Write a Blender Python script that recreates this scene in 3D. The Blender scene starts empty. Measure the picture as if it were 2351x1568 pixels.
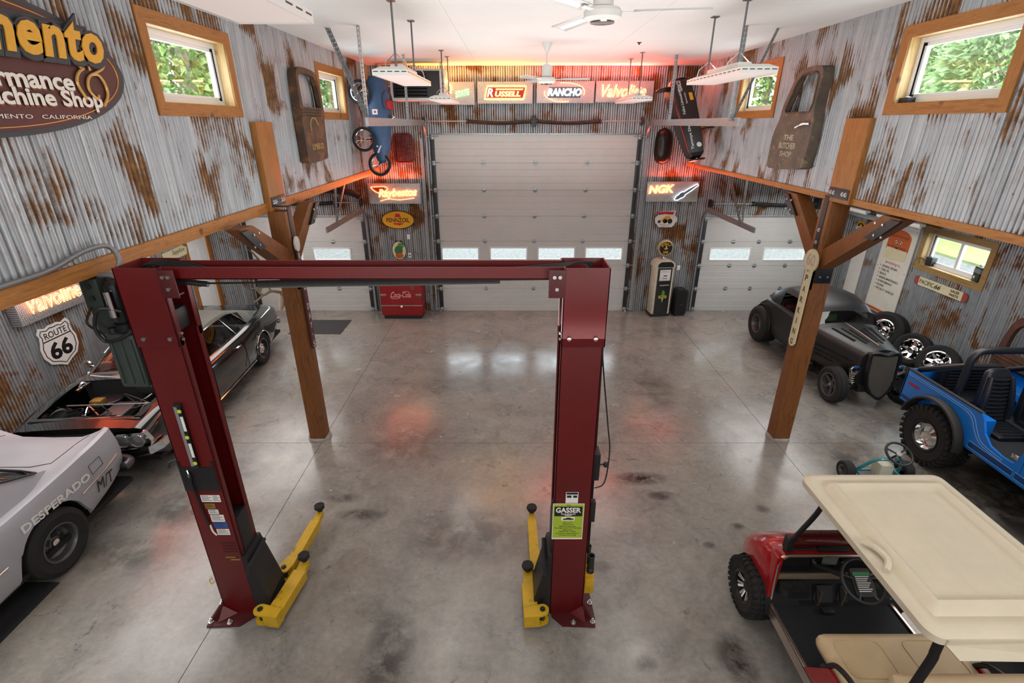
import bpy, bmesh, math, random
from mathutils import Vector, Matrix, Euler
random.seed(7)
PI = math.pi
sin, cos = math.sin, math.cos
SC = bpy.context.scene
COL = SC.collection
# ------------------------------------------------ camera, world, sun, lights, exposure
cam_d = bpy.data.cameras.new('camera'); cam = bpy.data.objects.new('camera', cam_d); COL.objects.link(cam)
cam.location = (0, 0, 4.5); cam.rotation_euler = (math.radians(90 - 23.5), 0, 0)
cam_d.sensor_width = 36.0; cam_d.lens = 1150.0 / 2351 * 36; cam_d.clip_start = 0.05; cam_d.clip_end = 300
SC.camera = cam
SC.view_settings.view_transform = 'Standard'; SC.view_settings.look = 'None'
SC.view_settings.gamma = 1.0; SC.view_settings.use_curve_mapping = False
SC.view_settings.exposure = 0.53
SC.cycles.max_bounces = 8; SC.cycles.diffuse_bounces = 4; SC.cycles.glossy_bounces = 4
SC.cycles.transparent_max_bounces = 12; SC.cycles.sample_clamp_indirect = 6.0
SC.cycles.caustics_reflective = False; SC.cycles.caustics_refractive = False
W = bpy.data.worlds.new('world'); SC.world = W; W.use_nodes = True
W.node_tree.nodes['Background'].inputs[0].default_value = (0.80, 0.88, 1.0, 1)
W.node_tree.nodes['Background'].inputs[1].default_value = 8.0
def lamp(name, kind, loc, energy, color=(1, 1, 1), rot=(0, 0, 0), **kw):
    d = bpy.data.lights.new(name, kind); d.energy = energy; d.color = color
    for k, v in kw.items(): setattr(d, k, v)
    o = bpy.data.objects.new(name, d); COL.objects.link(o); o.location = loc; o.rotation_euler = rot
    return o
lamp('sun', 'SUN', (0, 0, 30), 3.0, (1, .95, .86), (math.radians(40), math.radians(4), 0), angle=.02)
AREA = dict(shape='RECTANGLE', size=1.2, size_y=.36)
for lx, ly in ((-1.24, 2.4), (-1.24, 6.5), (-1.24, 10.3), (2.38, 2.4), (2.38, 6.4), (2.38, 10.4)):
    lamp('high_bay_light', 'AREA', (lx, ly, 4.82), 4, (1, .97, .93), (0, 0, PI / 2), **AREA)
for lx in (-5.4, 6.2):
    for ly in (2.0, 6.2, 10.2):
        lamp('bay_tube_light', 'AREA', (lx, ly, 2.95), 44, (1, .97, .94), (0, 0, PI / 2), shape='RECTANGLE', size=3.2, size_y=1.8)
for lx, rz in ((-2.2, -.12), (3.1, .12)):
    lamp('added_rear_fill', 'AREA', (lx, -2.6, 4.7), 75, (1, .98, .95), (math.radians(84), 0, rz), shape='RECTANGLE', size=1.6, size_y=1.0)  # added fill lamps high behind the viewer, no fixture there
for ly, e in ((.6, 52), (4.8, 70), (9.0, 82)):
    lamp('added_ceiling_fill', 'AREA', (.45, ly, 3.0), e, (1, .98, .96), (PI, 0, 0), shape='RECTANGLE', size=5.0, size_y=3.0)  # added unseen lamps floating mid-room, aimed up to brighten the ceiling
# ------------------------------------------------ materials
MATS = {}
def rgb(h):
    h = h.lstrip('#'); c = [int(h[i:i + 2], 16) / 255 for i in (0, 2, 4)]
    return tuple((x / 12.92 if x <= .04045 else ((x + .055) / 1.055) ** 2.4) for x in c) + (1,)
class NT:
    """tiny node-tree helper"""
    def __init__(s, m):
        m.use_nodes = True; s.t = m.node_tree; s.b = s.t.nodes['Principled BSDF']; s.out = s.t.nodes['Material Output']
    def n(s, kind, **kw):
        x = s.t.nodes.new(kind)
        for k, v in kw.items():
            if k.startswith('i_'):
                key = k[2:]; key = int(key) if key.isdigit() else key.replace('_', ' ')
                x.inputs[key].default_value = v
            else: setattr(x, k, v)
        return x
    def l(s, a, b): s.t.links.new(a, b)
    def coord(s, what='Object', scale=(1, 1, 1), loc=(0, 0, 0)):
        tc = s.n('ShaderNodeTexCoord'); mp = s.n('ShaderNodeMapping'); mp.inputs['Scale'].default_value = scale; mp.inputs['Location'].default_value = loc
        s.l(tc.outputs[what], mp.inputs[0]); return mp.outputs[0]
    def noise(s, vec, scale, detail=4, rough=.6, dist=0):
        x = s.n('ShaderNodeTexNoise', i_Scale=scale, i_Detail=detail, i_Roughness=rough, i_Distortion=dist); s.l(vec, x.inputs['Vector']); return x.outputs['Fac']
    def ramp(s, fac, stops, interp='LINEAR'):
        r = s.n('ShaderNodeValToRGB'); r.color_ramp.interpolation = interp; e = r.color_ramp.elements
        while len(e) < len(stops): e.new(.5)
        for el, (p, c) in zip(e, stops):
            el.position = p; el.color = c if len(c) == 4 else (*c, 1)
        s.l(fac, r.inputs[0]); return r.outputs[0]
    def mix(s, fac, a, b, mode='MIX'):
        x = s.n('ShaderNodeMix', data_type='RGBA', blend_type=mode)
        for sock, v in ((x.inputs[0], fac), (x.inputs[6], a), (x.inputs[7], b)):
            if hasattr(v, 'node'): s.l(v, sock)
            else: sock.default_value = v
        return x.outputs[2]
    def math(s, op, a, b=0.5, clamp=False):
        x = s.n('ShaderNodeMath', operation=op, use_clamp=clamp)
        for sock, v in ((x.inputs[0], a), (x.inputs[1], b)):
            if hasattr(v, 'node'): s.l(v, sock)
            else: sock.default_value = v
        return x.outputs[0]
    def bump(s, h, strength=.3, dist=.01):
        x = s.n('ShaderNodeBump', i_Strength=strength, i_Distance=dist); s.l(h, x.inputs['Height']); s.l(x.outputs[0], s.b.inputs['Normal'])
def mat(name, col, rough=.5, metal=0, var=.0, vscale=8, bump=0, bscale=60, dirt=None, dscale=5, damt=.55, coat=0, spec=None, emit=None, estr=0):
    """plain paint / plastic / rubber / metal with optional mottling, wear colour and fine relief"""
    if name in MATS: return MATS[name]
    m = bpy.data.materials.new(name); MATS[name] = m; t = NT(m); b = t.b
    c = rgb(col) if isinstance(col, str) else (*col, 1)
    b.inputs['Base Color'].default_value = c; b.inputs['Roughness'].default_value = rough; b.inputs['Metallic'].default_value = metal
    if coat: b.inputs['Coat Weight'].default_value = coat; b.inputs['Coat Roughness'].default_value = .06
    if spec is not None: b.inputs['Specular IOR Level'].default_value = spec
    if emit: b.inputs['Emission Color'].default_value = rgb(emit) if isinstance(emit, str) else (*emit, 1); b.inputs['Emission Strength'].default_value = estr
    m.diffuse_color = c
    if var or dirt or bump:
        v = t.coord()
        out = c
        if var:
            f = t.noise(v, vscale, 5, .65)
            lo = tuple(x * (1 - var) for x in c[:3]) + (1,); hi = tuple(min(1, x * (1 + var)) for x in c[:3]) + (1,)
            out = t.ramp(f, [(.3, lo), (.7, hi)])
        if dirt:
            g = t.ramp(t.noise(v, dscale, 8, .7, .4), [(damt, (0, 0, 0)), (min(1, damt + .12), (1, 1, 1))])
            out = t.mix(g, out, rgb(dirt))
        if hasattr(out, 'node'): t.l(out, b.inputs['Base Color'])
        if bump: t.bump(t.noise(v, bscale, 3), bump, .004)
    return m
def wood(name, c1, c2, axis='Z', rough=.55, knots=True):
    if name in MATS: return MATS[name]
    m = bpy.data.materials.new(name); MATS[name] = m; t = NT(m)
    sc = {'X': (1.2, 14, 14), 'Y': (14, 1.2, 14), 'Z': (14, 14, 1.2)}[axis]
    v = t.coord(scale=sc); f = t.noise(v, 1.6, 6, .62, 1.2)
    col = t.ramp(f, [(.28, rgb(c1)), (.5, rgb(c2)), (.72, rgb(c1))])
    fine = t.noise(t.coord(scale=tuple(x * 6 for x in sc)), 2, 3)
    col = t.mix(.35, col, t.ramp(fine, [(.3, (.25, .25, .25)), (.7, (1, 1, 1))]), 'MULTIPLY')
    if knots:
        vo = t.n('ShaderNodeTexVoronoi', i_Scale=1.7); t.l(t.coord(scale=(1.6, 1.6, 1.6)), vo.inputs['Vector'])
        k = t.ramp(vo.outputs['Distance'], [(.05, (.12, .08, .06)), (.13, (1, 1, 1))])
        col = t.mix(.8, col, k, 'MULTIPLY')
    t.l(col, t.b.inputs['Base Color']); t.b.inputs['Roughness'].default_value = rough; t.bump(f, .25, .004); return m
def glassy(name, tint, amt=.08, rough=.02):
    """thin sheet glass: clear body that tints what is behind it plus a mirror-like surface"""
    if name in MATS: return MATS[name]
    m = bpy.data.materials.new(name); MATS[name] = m; t = NT(m)
    tr = t.n('ShaderNodeBsdfTransparent'); tr.inputs[0].default_value = rgb(tint)
    gl = t.n('ShaderNodeBsdfGlossy'); gl.inputs['Roughness'].default_value = rough
    lw = t.n('ShaderNodeLayerWeight', i_Blend=.5); f = t.math('ADD', t.math('MULTIPLY', t.math('POWER', lw.outputs['Facing'], 5.0), .9), amt, True)
    mx = t.n('ShaderNodeMixShader'); t.l(f, mx.inputs[0]); t.l(tr.outputs[0], mx.inputs[1]); t.l(gl.outputs[0], mx.inputs[2]); t.l(mx.outputs[0], t.out.inputs[0])
    return m
# ------------------------------------------------ mesh helpers
class MB:
    """collects shapes, builds ONE mesh object"""
    def __init__(s): s.v = []; s.f = []
    def add(s, vs, fs, M=None):
        o = len(s.v)
        s.v += [tuple(M @ Vector(p)) if M else tuple(p) for p in vs]
        s.f += [tuple(i + o for i in f) for f in fs]; return s
    def box(s, x0, x1, y0, y1, z0, z1, b=0, M=None):
        if b <= 0:
            vs = [(x, y, z) for z in (z0, z1) for y in (y0, y1) for x in (x0, x1)]
            fs = [(0, 2, 3, 1), (4, 5, 7, 6), (0, 1, 5, 4), (2, 6, 7, 3), (0, 4, 6, 2), (1, 3, 7, 5)]
            return s.add(vs, fs, M)
        bm = bmesh.new(); bmesh.ops.create_cube(bm, size=1)
        for p in bm.verts: p.co = ((x0 + x1) / 2 + p.co.x * (x1 - x0), (y0 + y1) / 2 + p.co.y * (y1 - y0), (z0 + z1) / 2 + p.co.z * (z1 - z0))
        b = min(b, .49 * min(abs(x1 - x0), abs(y1 - y0), abs(z1 - z0)))
        bmesh.ops.bevel(bm, geom=bm.edges[:], offset=b, segments=2, profile=.6, affect='EDGES')
        return s.bm(bm, M)
    def bm(s, bm, M=None):
        bm.verts.index_update(); s.add([p.co[:] for p in bm.verts], [[q.index for q in f.verts] for f in bm.faces], M); bm.free(); return s
    def cyl(s, p0, p1, r0, r1=None, n=16, caps=True):
        return s.tube([p0, p1], [r0, r0 if r1 is None else r1], n, caps)
    def tube(s, pts, r, n=10, caps=True, closed=False):
        pts = [Vector(p) for p in pts]; k = len(pts); rr = r if isinstance(r, (list, tuple)) else [r] * k
        vs, fs = [], []; ref = None
        for i, p in enumerate(pts):
            a = pts[i - 1] if (i > 0 or closed) else p; c = pts[(i + 1) % k] if (i < k - 1 or closed) else p
            d = (c - a); d = d.normalized() if d.length > 1e-9 else Vector((0, 0, 1))
            if ref is None: ref = d.orthogonal().normalized()
            ref = ref - d * ref.dot(d)
            ref = ref.normalized() if ref.length > 1e-6 else d.orthogonal().normalized()
            w = d.cross(ref)
            for j in range(n):
                t = 2 * PI * j / n; vs.append(p + (ref * cos(t) + w * sin(t)) * rr[i])
        for i in range(k if closed else k - 1):
            a, c = i * n, ((i + 1) % k) * n
            for j in range(n):
                q = (j + 1) % n; fs.append((a + j, a + q, c + q, c + j))
        if caps and not closed:
            fs.append(tuple(range(n - 1, -1, -1))); fs.append(tuple((k - 1) * n + j for j in range(n)))
        return s.add(vs, fs)
    def lathe(s, prof, n=32, M=None, a0=0, a1=2 * PI):
        """prof [(radius, height)] about local Z"""
        full = abs(a1 - a0 - 2 * PI) < 1e-6; m = n if full else n + 1; vs, fs = [], []
        for r, h in prof:
            for j in range(m):
                t = a0 + (a1 - a0) * j / n; vs.append((r * cos(t), r * sin(t), h))
        for i in range(len(prof) - 1):
            for j in range(n):
                q = (j + 1) % m; fs.append((i * m + j, i * m + q, (i + 1) * m + q, (i + 1) * m + j))
        return s.add(vs, fs, M)
    def prism(s, poly, z0, z1, M=None):
        """2-D outline extruded along local Z"""
        k = len(poly); vs = [(x, y, z0) for x, y in poly] + [(x, y, z1) for x, y in poly]
        fs = [tuple(range(k - 1, -1, -1)), tuple(range(k, 2 * k))] + [(i, (i + 1) % k, k + (i + 1) % k, k + i) for i in range(k)]
        return s.add(vs, fs, M)
    def grid(s, rows, skip=None, M=None, closed=False):
        """rows of points -> quads"""
        m = len(rows[0]); vs = [p for r in rows for p in r]; fs = []
        for i in range(len(rows) - 1):
            for j in range(m if closed else m - 1):
                if skip and skip(i, j): continue
                q = (j + 1) % m; fs.append((i * m + j, i * m + q, (i + 1) * m + q, (i + 1) * m + j))
        return s.add(vs, fs, M)
    def mesh(s, name, smooth=35):
        me = bpy.data.meshes.new(name); me.from_pydata(s.v, [], s.f); me.update()
        if smooth:
            bm = bmesh.new(); bm.from_mesh(me)
            bmesh.ops.delete(bm, geom=[q for q in bm.verts if not q.link_faces], context='VERTS'); bmesh.ops.remove_doubles(bm, verts=bm.verts, dist=1e-5); bmesh.ops.recalc_face_normals(bm, faces=bm.faces)
            bm.to_mesh(me); bm.free()
            me.polygons.foreach_set('use_smooth', [True] * len(me.polygons))
            me.set_sharp_from_angle(angle=math.radians(smooth))
        return me
    def build(s, name, m=None, parent=None, smooth=35, label=None, solid=0):
        me = s.mesh(name, smooth); o = bpy.data.objects.new(name, me); COL.objects.link(o)
        if m is not None: me.materials.append(MATS[m] if isinstance(m, str) else m)
        if parent is not None:
            o.parent = parent
            if parent.name in WORLD: o.matrix_parent_inverse = WORLD[parent.name]
        if label: o['label'] = label
        if solid:
            md = o.modifiers.new('thickness', 'SOLIDIFY'); md.thickness = solid; md.offset = -1
        return o
WORLD = {}   # things whose parts are written in room coordinates
def tag(o, label=None, cat=None, group=None, kind=None):
    for k, v in (('label', label), ('category', cat), ('group', group), ('kind', kind)):
        if v: o[k] = v
    return o
def thing(name, label, cat, loc=(0, 0, 0), rot=(0, 0, 0), group=None, world=False):
    o = bpy.data.objects.new(name, None); COL.objects.link(o); o.empty_display_size = .1
    o.location = loc; o.rotation_euler = rot
    if world: WORLD[o.name] = Matrix.Translation(Vector(loc)).inverted()
    return tag(o, label, cat, group)
def struct(name, mb, m, parent=None, smooth=35):
    o = mb.build(name, m, parent, smooth)
    if parent is None: o['kind'] = 'structure'
    return o
def sroot(name, loc=(0, 0, 0), rot=(0, 0, 0)):
    o = bpy.data.objects.new(name, None); COL.objects.link(o); o['kind'] = 'structure'; o.location = loc; o.rotation_euler = rot; return o
def copy_tree(o, parent=None):
    c = o.copy(); COL.objects.link(c)
    if parent is not None: c.parent = parent
    for ch in list(o.children): copy_tree(ch, c)
    return c
BACK, LEFT, RIGHT = (PI / 2, 0, 0), (PI / 2, 0, PI / 2), (PI / 2, 0, -PI / 2)   # signs facing the room: local x right, y up, z out
def ell(a, b, n=40, cx=0, cy=0): return [(cx + a * cos(2 * PI * i / n), cy + b * sin(2 * PI * i / n)) for i in range(n)]
def rrect(w, h, r, n=5, cx=0, cy=0):
    p = []
    for sx, sy, a in ((1, 1, 0), (-1, 1, PI / 2), (-1, -1, PI), (1, -1, 1.5 * PI)):
        for i in range(n + 1):
            t = a + PI / 2 * i / n; p.append((cx + sx * (w / 2 - r) + r * cos(t), cy + sy * (h / 2 - r) + r * sin(t)))
    return p
def smoothpath(pts, n=6):
    """Catmull-Rom through points"""
    P = [Vector(p) for p in pts]; out = []
    for i in range(len(P) - 1):
        a, b, c, d = P[max(i - 1, 0)], P[i], P[i + 1], P[min(i + 2, len(P) - 1)]
        for k in range(n):
            t = k / n; out.append(.5 * ((2 * b) + (c - a) * t + (2 * a - 5 * b + 4 * c - d) * t * t + (3 * b - a - 3 * c + d) * t ** 3))
    return out + [P[-1]]
def frange(a, b, s): n = max(1, int(round(abs(b - a) / abs(s)))); return [a + (b - a) * i / n for i in range(n + 1)]
def hull(pts):
    P = sorted(set((round(x, 6), round(y, 6)) for x, y in pts))
    def half(Q):
        h = []
        for p in Q:
            while len(h) > 1 and (h[-1][0] - h[-2][0]) * (p[1] - h[-2][1]) - (h[-1][1] - h[-2][1]) * (p[0] - h[-2][0]) <= 0: h.pop()
            h.append(p)
        return h
    return half(P)[:-1] + half(P[::-1])[:-1]
def lerp(a, b, t): return a + (b - a) * t
def interp(x, tab):
    """piecewise-linear table [(x, value)]"""
    tab = sorted(tab)
    if x <= tab[0][0]: return tab[0][1]
    for (x0, v0), (x1, v1) in zip(tab, tab[1:]):
        if x <= x1: return v0 + (v1 - v0) * (x - x0) / (x1 - x0)
    return tab[-1][1]
def sinterp(x, tab):
    """smooth (monotone-ish cubic) table"""
    tab = sorted(tab)
    if x <= tab[0][0]: return tab[0][1]
    if x >= tab[-1][0]: return tab[-1][1]
    for i in range(len(tab) - 1):
        x0, v0 = tab[i]; x1, v1 = tab[i + 1]
        if x <= x1:
            def sl(k):
                if k <= 0 or k >= len(tab) - 1: k2 = min(max(k, 0), len(tab) - 1); a, b = (max(k2 - 1, 0), min(k2 + 1, len(tab) - 1)); return (tab[b][1] - tab[a][1]) / (tab[b][0] - tab[a][0])
                d0 = (tab[k][1] - tab[k - 1][1]) / (tab[k][0] - tab[k - 1][0]); d1 = (tab[k + 1][1] - tab[k][1]) / (tab[k + 1][0] - tab[k][0])
                return 0 if d0 * d1 <= 0 else 2 * d0 * d1 / (d0 + d1)
            h = x1 - x0; t = (x - x0) / h; m0, m1 = sl(i) * h, sl(i + 1) * h
            return (2 * t ** 3 - 3 * t * t + 1) * v0 + (t ** 3 - 2 * t * t + t) * m0 + (-2 * t ** 3 + 3 * t * t) * v1 + (t ** 3 - t * t) * m1
TEXTS = []
def text(s, w, h, m, parent, x=0, y=0, z=.001, name='lettering', rotz=0, shear=0, ext=.0008, bold=0, tube=0, M=None, label=None, spacing=1.0):
    """lettering fitted into a w x h box centred at (x, y), turned to a mesh at the end of the script"""
    cu = bpy.data.curves.new(name, 'FONT'); cu.body = s; cu.shear = shear; cu.space_character = spacing
    if tube: cu.fill_mode = 'NONE'; cu.bevel_depth = tube; cu.bevel_resolution = 1
    else: cu.extrude = ext; cu.offset = bold
    cu.resolution_u = 3
    o = bpy.data.objects.new(name, cu); COL.objects.link(o); o.parent = parent
    cu.materials.append(MATS[m] if isinstance(m, str) else m)
    if parent is not None and parent.name in WORLD: o.matrix_parent_inverse = WORLD[parent.name]
    o.matrix_basis = (M if M is not None else Matrix.Translation((x, y, z)) @ Matrix.Rotation(rotz, 4, 'Z'))
    if label: o['label'] = label
    TEXTS.append((o, w, h, tube)); return o
def finish_texts():
    dg = bpy.context.evaluated_depsgraph_get()
    for o, w, h, tb in TEXTS:
        me = bpy.data.meshes.new_from_object(o.evaluated_get(dg))
        xs = [v.co.x for v in me.vertices]; ys = [v.co.y for v in me.vertices]
        if not xs: continue
        x0, x1, y0, y1 = min(xs), max(xs), min(ys), max(ys)
        sx = w / (x1 - x0) if w else None; sy = h / (y1 - y0) if h else None
        sx = sx or sy; sy = sy or sx
        for v in me.vertices:
            v.co.x = (v.co.x - (x0 + x1) / 2) * sx; v.co.y = (v.co.y - (y0 + y1) / 2) * sy
            if tb: v.co.z *= min(sx, sy)
        nm = o.name; n = bpy.data.objects.new('tmp', me); COL.objects.link(n); n.parent = o.parent; n.matrix_parent_inverse = o.matrix_parent_inverse.copy(); n.matrix_basis = o.matrix_basis.copy()
        for k in o.keys(): n[k] = o[k]
        cu = o.data; bpy.data.objects.remove(o); bpy.data.curves.remove(cu); n.name = nm.split('.')[0]
# ------------------------------------------------ setting
XL, XR, YB, ZC = -3.15, 4.12, 12.4, 5.66          # bulkhead walls, back wall, ceiling
XLO, XRO, YF = -7.5, 8.4, -3.0                    # lean-to outer walls, open loft end behind the viewer
def corrugated_mat(ax):
    m = bpy.data.materials.new('rusty_corrugated_steel'); MATS['corr_' + ax] = m; t = NT(m); b = t.b
    v = t.coord('Object')
    oi = t.n('ShaderNodeObjectInfo'); off = t.n('ShaderNodeVectorMath', operation='SCALE'); cmb = t.n('ShaderNodeCombineXYZ')
    for i in range(3): t.l(oi.outputs['Random'], cmb.inputs[i])
    t.l(cmb.outputs[0], off.inputs[0]); off.inputs['Scale'].default_value = .9
    add = t.n('ShaderNodeVectorMath', operation='ADD'); t.l(v, add.inputs[0]); t.l(off.outputs[0], add.inputs[1])
    mp = t.n('ShaderNodeMapping'); mp.inputs['Scale'].default_value = (1, 1, .72); t.l(add.outputs[0], mp.inputs[0])
    big = t.noise(mp.outputs[0], 2.0, 3, .55, .3)
    mp2 = t.n('ShaderNodeMapping'); mp2.inputs['Scale'].default_value = (34, 34, 1.2); t.l(v, mp2.inputs[0])
    stripe = t.noise(mp2.outputs[0], 1.0, 5, .75)
    fine = t.noise(v, 34, 4, .75)
    f = t.math('ADD', t.math('MULTIPLY', big, 1.0), t.math('MULTIPLY', stripe, .20)); f = t.math('ADD', f, t.math('MULTIPLY', fine, .12))
    sp = t.n('ShaderNodeSeparateXYZ'); t.l(v, sp.inputs[0]); ph = t.math('MULTIPLY', t.math('SUBTRACT', sp.outputs['Y' if ax == 'x' else 'X'], YF if ax == 'x' else XLO), 2 * PI / PITCH)
    f = t.math('ADD', f, t.math('MULTIPLY', t.math('COSINE', ph), .045))   # rust sits in the valleys, crests stay grey
    rust = t.ramp(f, [(.68, (0, 0, 0)), (.765, (1, 1, 1))])
    rcol = t.ramp(t.noise(v, 9, 5, .7), [(.3, rgb('#4c2f18')), (.55, rgb('#74502c')), (.75, rgb('#966d40'))])
    zc = t.ramp(t.noise(mp2.outputs[0], .55, 4), [(.25, rgb('#8d9499')), (.5, rgb('#a7adb1')), (.75, rgb('#bcc1c3'))])
    zc = t.mix(t.ramp(t.noise(v, 5, 6, .7), [(.5, (0, 0, 0)), (.8, (.55, .55, .55))]), zc, rgb('#7d756c'))
    t.l(t.mix(rust, zc, rcol), b.inputs['Base Color'])
    t.l(t.ramp(rust, [(0, (.55, .55, .55)), (1, (.02, .02, .02))]), b.inputs['Metallic'])
    t.l(t.ramp(rust, [(0, (.42, .42, .42)), (1, (.85, .85, .85))]), b.inputs['Roughness'])
    t.bump(fine, .25, .003)
PITCH = .0525
corrugated_mat('x'); corrugated_mat('y')
def floor_mat():
    m = bpy.data.materials.new('stained_polished_concrete'); MATS['floor'] = m; t = NT(m); b = t.b
    g = t.n('ShaderNodeNewGeometry'); v = g.outputs['Position']
    n1 = t.noise(v, .55, 6, .62, .6); n2 = t.noise(v, 2.6, 8, .7, .8); n3 = t.noise(v, 16, 6, .7)
    c = t.ramp(n1, [(.3, rgb('#5f5d59')), (.5, rgb('#8b8882')), (.68, rgb('#a6a296'))])
    c = t.mix(.6, c, t.ramp(n2, [(.30, rgb('#55534f')), (.5, rgb('#84817b')), (.75, rgb('#a19c92'))]))
    c = t.mix(.22, c, t.ramp(n3, [(.3, rgb('#4a4845')), (.7, rgb('#aaa6a0'))]))
    # worn stains on the slab, plus broad dark patches under the parked vehicles: (x, y, rx, ry, strength)
    st = [(-1.15, 2.9, .28, .85, .75), (-.55, 4.55, .9, .5, .55), (1.75, 5.6, .45, .16, .8), (2.0, 5.25, .25, .1, .7), (1.1, 6.5, .5, .7, .35), (-1.6, 6.4, .8, .9, .35),
          (-4.1, 5.0, .7, .4, .6), (-4.4, 4.3, .9, .35, .45), (-3.9, 5.7, .5, .5, .6), (2.05, 3.05, .2, .3, .85), (1.2, 3.0, .14, .1, .8), (1.6, 2.6, .12, .3, .6), (5.0, 6.0, .8, .7, .5), (6.3, 5.2, 1.4, 1.0, .7),
          (5.1, 4.5, .6, .5, .7), (2.6, 8.2, .5, .9, .4), (-.3, 8.6, 1.5, .8, .25), (-5.9, 8.0, 1.2, 2.5, .6), (6.3, 9.0, 1.2, 2.2, .6), (3.2, 5.0, .1, .09, .7), (2.75, 4.7, .1, .07, .7), (2.3, 4.4, .09, .07, .6), (.95, 4.1, .2, .1, .5), (-1.9, 4.9, .35, .12, .6), (-2.2, 5.2, .3, .1, .5)]
    tot = None; wob = t.noise(v, 4, 7, .7, .3)
    sx = t.n('ShaderNodeSeparateXYZ'); t.l(v, sx.inputs[0])
    for (x, y, rx, ry, s) in st:
        dx = t.math('DIVIDE', t.math('SUBTRACT', sx.outputs[0], x), rx); dy = t.math('DIVIDE', t.math('SUBTRACT', sx.outputs[1], y), ry)
        d = t.math('ADD', t.math('MULTIPLY', dx, dx), t.math('MULTIPLY', dy, dy))
        k = t.math('MULTIPLY', t.math('SUBTRACT', 1.0, d, True), s)
        tot = k if tot is None else t.math('MAXIMUM', tot, k)
    e = t.math('MULTIPLY', t.math('MULTIPLY', tot, 1.3), t.ramp(wob, [(.36, (.15, .15, .15)), (.56, (1, 1, 1))]), True)
    c = t.mix(e, c, rgb('#232120'))
    spots = t.ramp(t.noise(v, 2.1, 9, .8, 1.6), [(.585, (0, 0, 0)), (.65, (.8, .8, .8))]); c = t.mix(spots, c, rgb('#4f4a46'))
    sp = t.n('ShaderNodeTexVoronoi', i_Scale=1.4); t.l(v, sp.inputs['Vector']); c = t.mix(t.ramp(sp.outputs['Distance'], [(.018, (1, 1, 1)), (.026, (0, 0, 0))]), c, rgb('#b9b5ae'))
    warm = t.ramp(t.noise(v, .9, 3), [(.5, (0, 0, 0)), (.75, (.35, .35, .35))]); c = t.mix(warm, c, rgb('#8a7866'))
    t.l(c, b.inputs['Base Color'])
    r = t.ramp(t.noise(v, 1.7, 7, .7, .5), [(.3, (.13, .13, .13)), (.7, (.30, .30, .30))]); t.l(r, b.inputs['Roughness'])
    b.inputs['Specular IOR Level'].default_value = .8
    t.bump(n3, .05, .003)
floor_mat()
wood('wood_post', '#5f3614', '#8a5424', 'Z'); wood('wood_trim', '#83521f', '#a66f33', 'Y'); wood('wood_trim_z', '#83521f', '#a66f33', 'Z'); wood('wood_pale', '#cfa76b', '#e3c48d', 'Z')
wood('wood_header', '#8f5723', '#b47a3a', 'Y', knots=True); wood('wood_trim_old', '#8b6a38', '#a98a52', 'Y'); wood('wood_jamb', '#5a3416', '#7d4a20', 'Z')
mat('white_paint', '#e9e9e8', .7, var=.03, vscale=3); mat('ceil_white', '#dededc', .8, var=.02, vscale=2); mat('door_white', '#bfc0be', .45, var=.03, vscale=4, bump=.05, bscale=90)
mat('vinyl', '#e4e6e6', .35); mat('galv', '#9fa4a6', .4, .75, var=.15, vscale=20); mat('steel_dark', '#3b3d3f', .45, .6, var=.2); mat('black_paint', '#121213', .4); mat('rubber', '#171717', .75, var=.25, vscale=30)
mat('black_plastic', '#1b1c1d', .5); mat('chrome', '#e3e3e3', .07, 1.0); mat('bolt_steel', '#b9b9b6', .3, .9); mat('joint', '#4b4945', .9)
glassy('window_glass', '#f2f6f4', .05)
# floor: four slabs parted by saw-cut joints
JX, JY = (-2.93, 4.06), 6.44
fl = sroot('floor')
fb = MB(); fb.box(XLO - .3, XRO + .3, YF, YB + .3, -.16, -.012); fb.build('joint_filler', 'joint', fl, 0)
xs = [XLO - .3, JX[0], JX[1], XRO + .3]; ys = [YF, JY, YB + .3]
for i in range(3):
    for j in range(2):
        g = .0035
        MB().box(xs[i] + g, xs[i + 1] - g, ys[j] + g, ys[j + 1] - g, -.15, 0).build('concrete_slab', 'floor', fl, 0)
# ceiling boards
cl = sroot('ceiling')
cx = [XL - .1, -.75, 1.69, XR + .1]
for i in range(3):
    for j in range(5):
        y0 = YF + j * 3.1; MB().box(cx[i] + .0015, cx[i + 1] - .0015, y0 + .0015, min(y0 + 3.1, YB + .1) - .0015, ZC, ZC + .05).build('ceiling_board', 'ceil_white', cl, 0)
for nm, xa, xb, za in (('ceiling_bay_left', XL - .02, XLO - .1, 3.52), ('ceiling_bay_right', XR + .02, XRO + .1, 3.62)):
    b = MB(); zb = 2.95
    b.add([(xa, YF, za), (xb, YF, zb), (xb, YB, zb), (xa, YB, za), (xa, YF, za + .06), (xb, YF, zb + .06), (xb, YB, zb + .06), (xa, YB, za + .06)], [(0, 1, 2, 3), (7, 6, 5, 4), (0, 4, 5, 1), (1, 5, 6, 2), (2, 6, 7, 3), (3, 7, 4, 0)])
    struct(nm, b, 'white_paint', smooth=0)
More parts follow.
